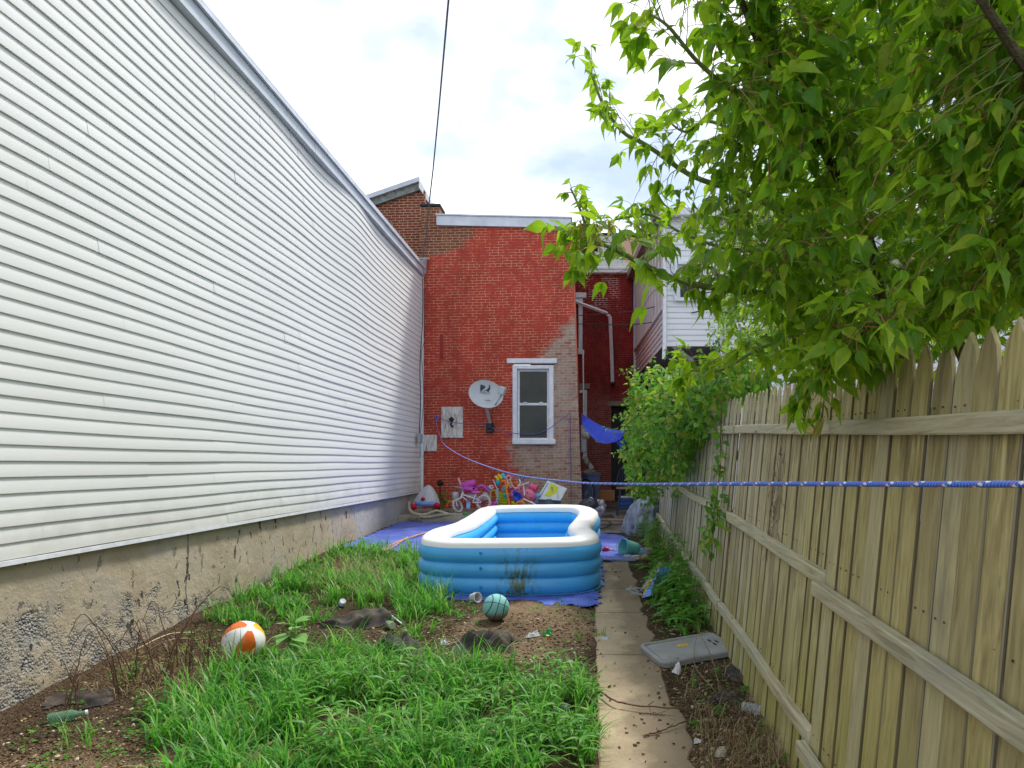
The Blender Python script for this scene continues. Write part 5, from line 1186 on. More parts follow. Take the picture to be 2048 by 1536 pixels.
# dead upright stalks near the concrete base
def stalks(name, label, px, py, n, h, spread, arch=.0):
    p = PG(px, py); q = MB()
    for i in range(n):
        b = p+Vector((U(-spread, spread), U(-spread, spread), -.01)); b.z = G(b.x, b.y)-.01; b.x = max(b.x, -3.5); hh = h*U(.5, 1.05); a = U(0, 2*PI); k = U(.05, .3)+arch
        pts = [b, b+Vector((math.cos(a)*k*hh*.3, math.sin(a)*k*hh*.3, hh*.5)), b+Vector((math.cos(a)*k*hh, math.sin(a)*k*hh, hh))]
        if arch: pts.append(pts[-1]+Vector((math.cos(a)*hh*.25, math.sin(a)*hh*.25, -hh*.3)))
        for pp_ in pts: pp_.x = max(pp_.x, -3.56)
        c = curve(pts, 12); c = [x+rv(.005) for x in c]; q.tube(c, [.0045*(1-.6*j/12) for j in range(13)], 5)
        for j in range(random.randint(2, 6)):
            s_ = c[random.randint(4, 11)]; e = s_+Vector((U(-.08, .08), U(-.08, .08), U(-.07, .05))); q.tube([s_, s_.lerp(e, .5)+Vector((0, 0, .01)), e], .0016, 3, cap=False)
    return tag(obj(name, q, M['stalk']), label, 'dead plant')
stalks('dead_stalks', 'thicket of arching dead brown stalks against the concrete base', 285, 1375, 16, .62, .14, .35)
stalks('dead_stalks', 'dead brown stalks standing in front of the beach ball', 440, 1330, 9, .42, .16, .0)
stalks('dead_stalks', 'thin reddish dead stalk rising beside the green glass bottle', 120, 1440, 3, .5, .05, .1)
stalks('dead_stalks', 'lone dead stalk between the bottle and the arching thicket', 160, 1425, 2, .33, .03, .0)
stalks('dead_stalks', 'dark dead stalks just left of the beach ball among grass', 385, 1345, 8, .34, .12, .0)
q = MB()
for (x0, y0, x1, y1, r) in ((270, 1300, 390, 1265, .006), (280, 1310, 400, 1280, .005), (170, 1330, 245, 1358, .005), (265, 1312, 340, 1345, .004), (300, 1345, 345, 1335, .004)):
    a, b = PG(x0, y0, .04), PG(x1, y1, .02); q.tube(curve([a, a.lerp(b, .5)+Vector((0, 0, .05))+rv(.02), b], 10), r, 5)
tag(obj('fallen_stems', q, M['straw']), 'fallen tan stems lying criss-cross by the concrete base', 'stems')
def stick(label, pts, r, mat=None):
    q = MB(); c = curve(pts, 26); c = [p+rv(.003) for p in c]; q.tube(c, [r*(1-.55*i/26) for i in range(27)], 6)
    for k in range(3):
        p = c[random.randint(6, 22)]; q.tube([p, p+Vector((U(-.06, .06), U(-.06, .06), .03))], r*.4, 4)
    return tag(obj('stick', q, mat or M['stalk']), label, 'stick', 'sticks lying across the path and litter')
stick('long thin brown stick lying right across the concrete path', [PG(1200, 1383, .04), PG(1240, 1405, .045), PG(1320, 1415, .05), PG(1410, 1422, .04), PG(1500, 1455, .03)], .007)
stick('short knobbly stick at the path edge below the long one', [PG(1288, 1472, .02), PG(1340, 1455, .03), PG(1395, 1432, .04)], .006)
stick('short dark stick lying flat on the path', [PG(1278, 1426, .02), PG(1330, 1430, .02)], .004)
stick('bent dry twig standing over the right end of the grey tray', [PG(1440, 1385, .02), PG(1425, 1320, .06), PG(1400, 1265, .12), PG(1394, 1235, .16)], .004, M['straw'])
stick('thin dry twig crossing the middle of the grey tray', [PG(1432, 1385, .02), PG(1392, 1335, .06), PG(1389, 1300, .07), PG(1396, 1260, .12)], .0035, M['straw'])
# ---------------------------------------------------------------- things lying in the yard
_mc = {}
def C_(name, c, rough=.5, **k):
    key = (name,)
    if key not in _mc: _mc[key] = simple(name, c, rough, k.pop('var', .1), k.pop('scale', 9), **k)
    return _mc[key]
def one(name, q, mat, label, cat, group=None, **k): return tag(obj(name, q, mat, **k), label, cat, group)
# beach ball
c = PG(487, 1322); c.z += .148
bm_ = MT('beach_ball', .25, .5); tcn = bm_.n('ShaderNodeTexCoord').outputs['Object']; s = bm_.sep(tcn)
an = bm_.math('ARCTAN2', s[1], s[0]); seg_ = bm_.math('FLOOR', bm_.math('MULTIPLY', bm_.math('ADD', an, 3.14159), 6/6.28318)); md = bm_.math('MODULO', seg_, 2.0)
two = bm_.math('COMPARE', seg_, 3.0, .1)
cc = bm_.mix(md, (.80, .80, .78), (.72, .14, .02)); cc = bm_.mix(bm_.rng(two, 0, 1), cc, (.85, .42, .03))
rr = bm_.math('ADD', bm_.math('MULTIPLY', s[0], s[0]), bm_.math('MULTIPLY', s[1], s[1])); cc = bm_.mix(bm_.rng(rr, .0008, .0009, 1, 0), cc, (.8, .8, .78)); bm_.col(cc)
q = MB(); q.ball((0, 0, 0), .150, 40, 24, fn=lambda d: 1+.008*math.cos(6*math.atan2(d.y, d.x)))
ob = obj('beach_ball', q, bm_.m, org=(0, 0, 0)); ob.location = c; ob.rotation_euler = Euler((R(38), R(14), R(35))); tag(ob, 'striped orange and white beach ball lying among grass and dead stalks', 'beach ball')
# basketball
c = PG(992, 1241); c.z += .118
bb = MT('basketball', .6, .3); s = bb.sep(bb.n('ShaderNodeTexCoord').outputs['Object']); P2 = .118
def near0(v, w=.0022): return bb.rng(bb.math('ABSOLUTE', v), w, w*1.7, 1, 0)
l1 = near0(s[0]); l2 = near0(s[1]); crv = bb.math('SUBTRACT', bb.math('ABSOLUTE', s[0]), bb.math('ADD', .055, bb.math('MULTIPLY', bb.math('MULTIPLY', s[1], s[1]), 2.2))); l3 = near0(crv, .0028)
ln = bb.math('MAXIMUM', bb.math('MAXIMUM', l1, l2), l3); wp = bb.sep()[2]
cc = bb.mix(bb.rng(bb.noise(9, 4), .3, .7), (.17, .46, .44), (.22, .52, .50)); cc = bb.mix(bb.rng(bb.math('SUBTRACT', bb.math('ADD', wp, bb.math('MULTIPLY', bb.noise(14, 4, .7), .07)), c.z), .01, -.035, 0, .9), cc, (.15, .115, .06)); cc = bb.mix(ln, cc, (.02, .03, .03)); bb.col(cc)
bb.bump(bb.math('ADD', bb.vor(420, bb.n('ShaderNodeTexCoord').outputs['Object']), bb.math('MULTIPLY', ln, -4)), .0012, .8)
q = MB(); q.ball((0, 0, 0), .118, 40, 24); ob = obj('basketball', q, bb.m, org=(0, 0, 0)); ob.location = c; ob.rotation_euler = Euler((R(62), R(18), R(12))); tag(ob, 'teal basketball with dark seams resting on bare soil before the pool', 'basketball')
# grey tray / tub lid
def rrect(w, h, r, n=6):
    out = []
    for cx, cy, a in ((w/2-r, h/2-r, 0), (-w/2+r, h/2-r, 90), (-w/2+r, -h/2+r, 180), (w/2-r, -h/2+r, 270)):
        out += [(cx+r*math.cos(R(a+90*k/n)), cy+r*math.sin(R(a+90*k/n))) for k in range(n+1)]
    return out
A_, B_, C3, D_ = PG(1288, 1290, .03), PG(1312, 1336, .03), PG(1473, 1303, .05), PG(1432, 1268, .05)
tc_ = (A_+B_+C3+D_)/4; ux = ((C3+D_)-(A_+B_)).normalized(); uy0 = ((A_+D_)-(B_+C3)); uy_ = (uy0-ux*uy0.dot(ux)).normalized(); nz_ = ux.cross(uy_); TW = ((C3+D_)-(A_+B_)).length/2; TH = uy0.length/2
lid = thing('plastic_tray', 'dirty grey plastic tub lid lying upside down by the fence', 'tray', tc_)
lm = MT('lid_plastic', .45, .4); a = lm.noise(4, 6, .65); cc = lm.mix(lm.rng(a, .35, .7), (.22, .23, .24), (.33, .34, .34)); cc = lm.mix(lm.rng(lm.noise(7, 5, .7), .5, .7, 0, .6), cc, (.22, .19, .13)); lm.col(cc)
q = MB(); rings = [(TW, TH, .06, -.02), (TW, TH, .06, .012), (TW-.015, TH-.015, .055, .022), (TW-.05, TH-.05, .05, .022), (TW-.065, TH-.065, .045, .008), (TW-.09, TH-.09, .04, .006), (TW-.10, TH-.10, .035, .013)]
vs = []; n = 28
for w, h, r, z in rings: vs += [tc_+ux*x+uy_*y+nz_*z for x, y in rrect(w, h, r)]
q.add(vs, [(k*n+i, k*n+(i+1) % n, (k+1)*n+(i+1) % n, (k+1)*n+i) for k in range(len(rings)-1) for i in range(n)]+[tuple((len(rings)-1)*n+i for i in range(n)), tuple(range(n))[::-1]])
obj('body', q, lm.m, lid, ang=30)
q = MB(); q.box(tc_+ux*-.02+uy_*.06+nz_*.0155, (.085, .05, .003), Matrix((ux, uy_, nz_)).transposed()); stk = obj('sticker', q, C_('sticker_yellow', (.62, .40, .05)), lid)
q = MB()
for dx in (-.02, .0, .02): q.box(tc_+ux*(-.02+dx)+uy_*.06+nz_*.0175, (.012, .014, .0016), Matrix((ux, uy_, nz_)).transposed())
obj('sticker_print', q, C_('print_brown', (.25, .13, .03)), lid)
q = MB()
for dx, dy in ((.21, -.03), (.21, .06), (.25, .015)): q.box(tc_+ux*dx+uy_*dy+nz_*.0165, (.012, .05, .004), Matrix((ux, uy_, nz_)).transposed())
obj('latch_slots', q, M['black'], lid)
# folded blue panel (broken toy) with orange edge and metal bits
pn = thing('folded_panel', 'folded blue plastic board with an orange edge propped in the thistle weeds', 'board', PG(1290, 1195))
a, b, c3, d3 = PG(1284, 1194, .02), PG(1302, 1140, 0), PG(1352, 1150, 0), PG(1335, 1172, .03)
Yp = a.y; a = P(1284, 1196, Yp); b = P(1322, 1127, Yp+.5); c3 = P(1350, 1142, Yp+.55); d3 = P(1338, 1158, Yp+.15); e3 = P(1300, 1192, Yp-.05)
q = MB(); q.add([a, e3, d3, c3, b], [(0, 1, 2, 3, 4)]); q.add([v+Vector((.012, .03, 0)) for v in (a, e3, d3, c3, b)], [(4, 3, 2, 1, 0)]); obj('blue_face', q, C_('panel_blue', (.10, .27, .66), .4, scale=4), pn, smooth=False)
a2 = P(1279, 1188, Yp+.1); q = MB(); q.add([a, b, P(1320, 1124, Yp+.55), P(1289, 1176, Yp+.15)], [(0, 1, 2, 3)]); q.add([a, b, a+Vector((.0, .04, 0)), b+Vector((0, .04, 0))], [(0, 2, 3, 1)]); obj('edge', q, C_('edge_orange', (.70, .33, .05), .6, scale=25, var=.3), pn, smooth=False)
q = MB(); q.add([P(1289, 1176, Yp+.15), P(1320, 1124, Yp+.55), P(1318, 1124, Yp+.75), P(1278, 1184, Yp+.3)], [(0, 1, 2, 3)]); obj('back_face', q, C_('panel_grey', (.32, .36, .42)), pn, smooth=False)
q = MB(); m0 = P(1272, 1185, Yp+.05)
for p0, p1, r in ((P(1252, 1178, Yp), P(1266, 1186, Yp), .012), (P(1256, 1182, Yp), P(1264, 1172, Yp), .007), (P(1262, 1187, Yp), P(1284, 1190, Yp), .014), (P(1266, 1178, Yp), P(1282, 1178, Yp+.05), .010), (P(1259, 1177, Yp), P(1277, 1183, Yp), .009)): q.tube([p0, p0.lerp(p1, .5)+Vector((0, 0, .01)), p1], r, 6)
tag(obj('bracket', q, M['metal_grey'], pn), 'bent grey metal bracket')
# aqua bucket on its side
bk = thing('bucket', 'aqua plastic bucket lying on its side on the tarp edge', 'bucket', PG(1262, 1112))
c = PG(1262, 1112); c.z += .105; ax = Vector((-.82, -.45, .14)).normalized()
q = MB(); q.lathe([(.075, -.10), (.078, -.095), (.112, .115), (.122, .118), (.122, .130), (.110, .130), (.105, .115), (.072, -.085), (.0, -.085)], c, ax, 32); q.lathe([(.0, -.1), (.075, -.10)], c, ax, 32); obj('body', q, C_('aqua', (.16, .52, .47), .35, spec=.5), bk, ang=35)
q = MB(); q.torus(c+ax*.10-Vector((0, 0, .02)), (ax+Vector((.3, -.5, -.9))).normalized(), .12, .0025, 24, 5, 0, PI); obj('handle', q, M['metal_grey'], bk)
# clear bottle with red cap, gravel tray, rocks, cardboard, red toy
def clear(name, c, a=.35):
    m = MT(name, .15, .6); m.col(c); m.b.inputs['Transmission Weight'].default_value = .75; m.b.inputs['IOR'].default_value = 1.2; m.bump(m.noise(25, 3), .006, .8); return m.m
M['clear'] = clear('clear_plastic', (.80, .84, .86)); 
bt = thing('plastic_bottle', 'crushed clear plastic bottle with red lid beside the pool', 'bottle', PG(1225, 1108))
c = PG(1225, 1106); c.z += .035; ax = Vector((.9, -.4, -.05)).normalized(); q = MB(); q.lathe([(.0, -.13), (.025, -.12), (.04, -.08), (.032, -.02), (.042, .03), (.036, .08), (.04, .12), (.0, .13)], c, ax, 16, sx=.7); obj('body', q, M['clear'], bt)
q = MB(); q.ball(PG(1212, 1100, .04), (.055, .05, .045), 12, 8, fn=lambda d: 1+.25*mnoise.noise(d*2.2)); obj('lid', q, C_('lid_red', (.55, .02, .08)), bt)
gt = thing('gravel_tray', 'shallow bluish tray full of grit at the tarp edge by the path', 'tray', PG(1240, 1122))
c = PG(1240, 1118, .02); q = MB(); q.box(c+Vector((0, -.09, 0)), (.42, .02, .035), bev=.006); q.box(c+Vector((0, .1, 0)), (.40, .02, .03), bev=.006); q.box(c+Vector((-.2, 0, 0)), (.02, .18, .035), bev=.006); q.box(c+Vector((.2, 0, 0)), (.02, .18, .035), bev=.006); q.box(c+Vector((0, 0, -.012)), (.4, .18, .01)); obj('rim', q, C_('tray_blue', (.24, .33, .46)), gt)
q = MB(); q.grid(lambda u, v: (c.x-.18+.36*u, c.y-.08+.17*v, c.z+.004+.014*mnoise.noise(Vector((u*9, v*5, 2)))), 20, 10); obj('grit', q, simple('grit', (.36, .33, .29), .9, .5, 60, bump=.01), gt)
RK = simple('tan_rock', (.50, .42, .31), .9, .25, 12, bump=.01)
for i, (px, py, r, l_) in enumerate([(1256, 1118, .055, 'round tan stone in front of the aqua bucket'), (1272, 1120, .06, 'larger tan stone just right of the bucket mouth'), (1266, 1108, .05, 'tan stone touching the side of the aqua bucket'), (1290, 1120, .065, 'flat orange-tan stone at the weed edge'), (1300, 1104, .06, 'brick-coloured stone near the red toy')]):
    c = PG(px, py); c.z += r*.45; q = MB(); q.ball(c, (r*1.15, r*.9, r*.62), 16, 10, fn=lambda d, i=i: 1+.22*mnoise.noise(d*1.6+Vector((i*5, 0, 0))))
    one('stone', q, RK if i < 3 else C_('brick_stone', (.45, .25, .14), .9, bump=.01), l_, 'stone', 'stones beside the bucket')
def crumple(name, label, cat, px, py, w, d, h, mat, rot=0, seed=1, thick=.002, fold=1.0, grp=None, org=None, n=48):
    c = org or PG(px, py); q = MB(); cs, sn = math.cos(rot), math.sin(rot)
    def f(u, v):
        x, y = (u-.5)*w, (v-.5)*d; r = math.hypot(u-.5, v-.5)*2; k = max(0, 1-r*r)
        nx = mnoise.noise(Vector((u*3*fold+seed, v*2*fold, seed))); ny = mnoise.noise(Vector((u*2*fold, v*3*fold+seed, seed*2)))
        wx = u*2.6*fold+.8*nx; wy = v*2.0*fold+.8*ny
        rd = (1-abs(mnoise.noise(Vector((wx*1.2+wy*.6, wy*.4-wx*.2, seed*3))))*2.4)+.45*(1-abs(mnoise.noise(Vector((wx*.5, wy*1.9, seed*5))))*2.4)+.24*(1-abs(mnoise.noise(Vector((wx*4.6, wy*2.6, seed*7))))*2.6)
        ke = min(1, max(0, (.40+.16*mnoise.noise(Vector(((u-.5)*5+seed, (v-.5)*5, seed)))-math.hypot(u-.5, v-.5))/.16)); ke = ke*ke*(3-2*ke)
        X = x*cs-y*sn+nx*w*.25; Y_ = x*sn+y*cs+ny*d*.25; zz = h*ke*(.35+.55*max(0, rd)*(.6+.8*max(0, ny+.5)))
        return (c.x+X, c.y+Y_, G(c.x+X, c.y+Y_)+.008+max(0, zz)) if org is None else (c.x+X, c.y+Y_, c.z+.008+max(0, zz))
    q.grid(f, n, n, lambda u, v: math.hypot(u-.5, v-.5) < .40+.16*mnoise.noise(Vector(((u-.5)*5+seed, (v-.5)*5, seed))))
    return one(name, q, mat, label, cat, grp, ang=80)
fab = MT('landscape_fabric', .75, .25); fab.col(fab.mix(fab.rng(fab.noise(6, 5, .7), .4, .7), (.028, .027, .028), (.12, .095, .07))); fab.bump(fab.noise(90, 2, .5, fab.map((1, 6, 1))), .003, .8); fab = fab.m
FG = 'crumpled black ground fabric pieces'
crumple('ground_fabric', 'large crumpled black fabric heap on the bare soil below the basketball', 'fabric', 975, 1296, .62, .42, .11, fab, .3, 3, fold=1.3, grp=FG)
crumple('ground_fabric', 'black fabric showing between grass tufts left of centre', 'fabric', 780, 1310, .60, .42, .09, fab, -.4, 5, grp=FG)
crumple('ground_fabric', 'black fabric piece at the back edge of the grass, beside the green jar', 'fabric', 715, 1246, .85, .5, .08, fab, .2, 8, grp=FG)
crumple('ground_fabric', 'black fabric under the leaf litter between path and fence', 'fabric', 1480, 1352, .32, .4, .06, fab, .5, 12, grp=FG)
crumple('ground_fabric', 'dark fabric scrap in the litter near the glass bottle', 'fabric', 1450, 1402, .26, .24, .05, fab, .1, 15, grp=FG)
crumple('ground_fabric', 'dark fabric by the concrete base at the lower left', 'fabric', 175, 1395, .5, .35, .025, fab, .9, 22, grp=FG)
crumple('plastic_scrap', 'small dark plastic bag in the grass beside the path', 'plastic bag', 1120, 1440, .14, .12, .08, C_('bag_grey', (.10, .12, .14), .35), 0, 31)
crumple('plastic_scrap', 'cloudy white plastic scrap on the bare soil', 'plastic scrap', 1065, 1274, .14, .07, .03, C_('bag_white', (.62, .66, .66), .3), .2, 33)
crumple('wrapper', 'bright green snack wrapper with a yellow patch on the bare soil', 'wrapper', 1095, 1272, .10, .09, .05, [C_('wrap_green', (.02, .34, .09), .3)], .2, 35)
q = MB(); c = PG(1095, 1272, .055); q.box(c+Vector((0, -.02, 0)), (.03, .012, .03), Euler((.5, .2, .3)), bev=.004); one('wrapper_corner', q, C_('wrap_yellow', (.75, .50, .03), .3), 'yellow corner of foil sticking out of the green wrapper', 'wrapper')
crumple('dry_leaf', 'large curled brown dead leaf in the foreground grass', 'dead leaf', 745, 1505, .13, .17, .09, C_('leaf_brown', (.33, .20, .08), .7, var=.3), .2, 37)
crumple('dry_leaf', 'smaller curled tan dead leaf right of the large one', 'dead leaf', 808, 1498, .08, .09, .06, C_('leaf_brown', (.3, .2, .1)), .9, 39)
crumple('paper_scrap', 'crumpled white paper scrap on litter below the grey lid', 'paper', 1355, 1347, .07, .09, .05, C_('paper', (.72, .72, .75), .6), .2, 41)
crumple('paper_scrap', 'square white paper scrap at the litter edge near the bottom', 'paper', 1395, 1486, .07, .05, .01, C_('paper', (.72, .72, .75)), .6, 43)
crumple('paper_scrap', 'dirty tan paper scrap in the lowest litter', 'paper', 1440, 1512, .08, .06, .03, C_('paper_tan', (.5, .45, .36)), .6, 45)
crumple('paper_scrap', 'torn white paper in the grass left of the black heap', 'paper', 888, 1290, .09, .07, .03, C_('paper', (.72, .72, .75)), .3, 47)
crumple('cardboard_scrap', 'torn tan cardboard flap in the weeds behind the bucket', 'cardboard', 1305, 1092, .28, .16, .06, C_('cardboard', (.45, .30, .18), .85), .1, 49)
crumple('toy_scrap', 'bright red plastic scrap at the right end of the tarp', 'toy', 1304, 1086, .12, .12, .11, C_('scrap_red', (.62, .04, .02), .4), .1, 51)
crumple('cap_scrap', 'pale blue plastic disc at the right edge of the bare soil', 'plastic disc', 1210, 1279, .07, .06, .015, C_('cap_blue', (.35, .52, .55), .4), 0, 53)
crumple('cap_scrap', 'small lilac plastic piece on the path next to the pool', 'plastic scrap', 1211, 1164, .08, .05, .01, C_('lilac', (.36, .36, .52), .4), 0, 55)
# pipe fitting, jar, stick, can, orange strip, glass bottles
q = MB(); c = PG(950, 1205); c.z += .045; q.lathe([(.034, -.04), (.046, -.038), (.046, .0), (.053, .004), (.053, .045), (.043, .045), (.036, .03), (.033, -.04)], c, (.9, -.75, .25), 24)
one('pipe_fitting', q, C_('pvc', (.50, .50, .50), .5), 'grey plastic pipe coupling lying behind the basketball', 'pipe fitting')
jr = thing('jar', 'small jar with pale lid lying in the grass by black fabric', 'jar', PG(780, 1256)); q = MB(); c = PG(780, 1258); c.z += .035; q.lathe([(0, -.05), (.035, -.045), (.036, .03), (.028, .045)], c, (.5, -.8, .1), 16); obj('body', q, C_('jar_green', (.16, .24, .13), .2), jr); q = MB(); q.lathe([(.030, .045), (.030, .065), (.0, .066)], c, (.5, -.8, .1), 16); obj('lid', q, C_('jar_lid', (.48, .50, .38)), jr)
q = MB(); q.tube([PG(775, 1225, .05), PG(805, 1248, .02)], .007, 6); one('white_rod', q, C_('rod', (.75, .75, .72)), 'short white plastic rod in the grass above the jar', 'rod')
q = MB(); q.tube(curve([PG(672, 1180, .03), PG(700, 1170, .06), PG(745, 1167, .03)], 10), .012, 5); one('orange_strip', q, C_('strip_orange', (.75, .18, .06)), 'orange-red plastic strip on the dead grass', 'strip')
cn_ = thing('drink_can', 'blue and white drink can lying in grass at the left of the dead grass', 'can', PG(684, 1215)); q = MB(); c = PG(684, 1215); c.z += .035; ax = Vector((.35, -.6, .55)); q.lathe([(.0, -.055), (.026, -.055), (.032, -.045), (.032, .045), (.026, .055), (0, .052)], c, ax, 18); obj('body', q, C_('can_white', (.62, .66, .72), .3), cn_); q = MB(); q.lathe([(.0325, -.03), (.0325, .005)], c, ax, 18); obj('label_band', q, C_('can_blue', (.05, .12, .38), .3), cn_)
def bottle(label, px, py, L_, r, ax, mat, cap=None):
    t = thing('glass_bottle', label, 'bottle', PG(px, py)); c = PG(px, py); c.z += r*.9; q = MB()
    q.lathe([(0, -L_/2), (r*.95, -L_/2), (r, -L_/2+.01), (r, L_*.12), (r*.4, L_*.3), (r*.38, L_*.5)], c, ax, 18); obj('body', q, mat, t)
    q = MB(); q.lathe([(r*.45, L_*.46), (r*.45, L_*.53), (0, L_*.535)], c, ax, 14); obj('cap', q, cap or M['trim_white'], t)
gg = clear('green_glass', (.35, .62, .42)); bottle('pale green bottle lying at the lower left by the concrete base', 135, 1442, .19, .034, (.85, .5, .05), gg)
bottle('clear bottle half buried in the litter by the fence', 1512, 1428, .17, .033, (.6, -.5, .05), M['clear'])
q = MB(); q.tube(curve([PG(722, 1108, .05), PG(760, 1100, .05), PG(800, 1082, .05), PG(850, 1066, .05), PG(890, 1062, .05)], 20), .011, 6); q.tube(curve([PG(728, 1104, .05), PG(775, 1098, .09), PG(815, 1074, .06)], 12), .009, 6)
one('orange_hose', q, C_('hose_orange', (.60, .30, .18)), 'thin orange and tan poles lying on the tarp left of the pool', 'poles')
q = MB(); q.tube(curve([PG(1196, 1042, .05), PG(1215, 1041, .05), PG(1221, 1047, .05), PG(1210, 1055, .05), PG(1195, 1058, .05)], 20), .012, 6); one('garden_hose', q, C_('hose_green', (.03, .10, .07), .4), 'loop of dark green hose at the far right corner of the tarp', 'hose')

# ---------------------------------------------------------------- toys heaped on the terrace
TP = lambda px, py, Y=14.5: P(px, py, Y)
def tubes(segs, n=7):
    q = MB()
    for pts, r in segs: q.tube(pts, r, n)
    return q
pk = C_('pink', (.72, .12, .38), .35); mg = C_('magenta', (.55, .08, .42), .35); pl = C_('pale_pink', (.80, .42, .55), .4); wt_ = C_('toy_white', (.74, .74, .76), .4); yl = C_('yellow', (.80, .62, .03), .35); lime = C_('lime', (.55, .62, .02), .4); ora = C_('orange', (.80, .20, .02), .4); tl = C_('teal', (.02, .38, .40), .4); cy = C_('cyan', (.08, .55, .70), .4); bl_ = C_('toy_blue', (.03, .10, .55), .35); tyre = C_('tyre_white', (.52, .50, .45), .8); gry = C_('toy_grey', (.30, .31, .33), .5)
sheet = clear('cloudy_sheet', (.55, .53, .53)); 
q = MB(); c = TP(851, 1012, 14.3)
def hump(u, v):
    a = v*2*PI; k = (1-u**1.6); w = .27*(1+.16*math.cos(3*a+1)+.1*math.sin(5*a)); t_ = u; zz = .42*u**.75 if u < 1 else .42
    return (c.x+math.cos(a)*w*(1-u)**.62+.06*u, c.y+.2*math.sin(a)*(1-u)**.62, c.z+.42*u**.9+.02*math.sin(a*4)*(1-u))
q.grid(hump, 14, 40); sm = MT('plastic_cover', .35, .5); sm.col(sm.mix(sm.rng(sm.noise(5, 4), .3, .7), (.42, .40, .41), (.52, .50, .50))); one('plastic_cover', q, sm.m, 'cloudy grey plastic cover humped against the sided building corner', 'plastic cover')
st = thing('stuffed_toy', 'blue and red soft toy lying in front of the grey plastic cover', 'soft toy', TP(850, 1018, 14.0)); q = MB(); c = TP(842, 1007, 14.0)
q.ball(c+Vector((.02, 0, 0)), (.15, .07, .055), 14, 8, Euler((0, .1, 0))); q.ball(c+Vector((.20, 0, -.01)), (.10, .06, .05), 12, 8); obj('body', q, C_('cloth_blue', (.17, .33, .62), .9), st)
for p, r in ((TP(826, 1014, 13.95), .08), (TP(874, 1011, 13.95), .07), (TP(846, 998, 13.98), .045)):
    q = MB(); q.ball(p, (r, r*.7, r*.8), 12, 8, fn=lambda d: 1+.25*mnoise.noise(d*2.5)); obj('red_patch', q, C_('cloth_red', (.50, .01, .04), .8), st)
tan = C_('pipe_tan', (.45, .40, .27), .8, var=.2)
q = tubes([(curve([TP(818, 1003, 13.72), TP(819, 1018, 13.72), TP(828, 1027, 13.72), TP(850, 1029, 13.72), TP(870, 1022, 13.74)], 20), .03)]); one('bent_pipe', q, tan, 'thick bent tan pipe curving up at the terrace corner', 'pipe')
q = tubes([(curve([TP(870, 1021, 13.75), TP(880, 1023, 13.75), TP(897, 1028, 13.75)], 10), .024)]); one('bent_pipe', q, tan, 'short tan pipe piece right of the thick bent pipe', 'pipe')
q = tubes([(curve([TP(839, 1029, 13.68), TP(842, 1034, 13.66), TP(860, 1034, 13.66), TP(890, 1029, 13.7), TP(925, 1029, 13.75)], 20), .018)]); one('bent_pipe', q, tan, 'long thin tan pipe along the terrace edge', 'pipe')
for px, l_ in ((822, 'mossy log stub end at the corner of the terrace'), (834, 'round grey log end set against the terrace front')):
    q = MB(); c = P(px, 1043, 13.6); q.lathe([(0, 0), (.075, .0), (.085, .02), (.085, .2)], c, (0, 1, .02), 16); one('log_end', q, C_('log_grey', (.24, .21, .15), .95, var=.35, scale=30, bump=.01), l_, 'log', 'logs at the terrace corner')
def wheel(parent, c, ax, Rr, r, tm, hub, spokes=10, name='wheel'):
    q = MB(); q.torus(c, ax, Rr, r, 28, 8); w = obj(name, q, tm, parent); q = MB(); q.torus(c, ax, Rr-r*1.1, r*.28, 24, 5); q.lathe([(0, -.02), (.018, -.02), (.018, .02), (0, .02)], c, ax, 10)
    A = Vector(ax).normalized(); u = A.orthogonal().normalized(); v = A.cross(u)
    for k in range(spokes): d = u*math.cos(2*PI*k/spokes)+v*math.sin(2*PI*k/spokes); q.tube([c+d*.015, c+d*(Rr-r)], .003, 4)
    obj('rim', q, hub, w); return w
kb = thing('kids_bike', 'small white and pink child bicycle with white tyres leaning on the toy heap', 'bicycle', TP(940, 1022, 14.1)); Yb = 14.05
wheel(kb, TP(915, 1012, Yb), (.82, -.5, .35), .118, .022, tyre, gry); wheel(kb, TP(967, 1005, Yb+.1), (.15, -1, .12), .13, .024, tyre, pl)
q = tubes([([TP(926, 984, Yb), TP(922, 996, Yb)], .02), ([TP(925, 989, Yb), TP(949, 997, Yb+.05)], .014), ([TP(924, 993, Yb), TP(940, 1006, Yb+.05)], .012), ([TP(951, 987, Yb+.05), TP(946, 1006, Yb+.05)], .012), ([TP(946, 1005, Yb+.05), TP(967, 1005, Yb+.06)], .010), ([TP(949, 997, Yb+.05), TP(967, 1005, Yb+.06)], .008), ([TP(922, 996, Yb), TP(912, 1000, Yb-.08), TP(914, 1012, Yb-.05)], .012)]); obj('frame', q, wt_, kb)
q = tubes([([TP(926, 984, Yb), TP(925, 977, Yb), TP(908, 973, Yb-.1)], .012), ([TP(925, 977, Yb), TP(916, 985, Yb+.15)], .012)]); obj('handlebar', q, gry, kb)
q = MB(); q.lathe([(0, -.03), (.04, -.03), (.045, .0), (.03, .03), (0, .03)], TP(967, 1005, Yb+.02), (.15, -1, .12), 14); obj('hub', q, C_('hub_dark', (.10, .05, .08)), kb)
q = MB(); q.ball(TP(952, 985, Yb+.05), (.10, .05, .03), 12, 8); obj('seat', q, pk, kb)
q = MB(); q.grid(lambda u, v: (TP(933, 1001, Yb-.08).x+.075*u, Yb-.1+.02*math.sin(v*5), TP(933, 1001, Yb).z-.15*v+.01*math.sin(u*9)), 6, 8); one('blue_cloth', q, C_('cloth_sky', (.22, .42, .68), .9), 'light blue rag hanging over the small bicycle frame', 'cloth')
rt_ = thing('ride_on_toy', 'magenta and pink plastic ride-on toy behind the small white bicycle', 'toy', TP(945, 1015, 14.7)); Yt = 14.65
q = tubes([([TP(916, 956, Yt), TP(921, 968, Yt), TP(928, 992, Yt)], .022)]); obj('steering_post', q, pl, rt_)
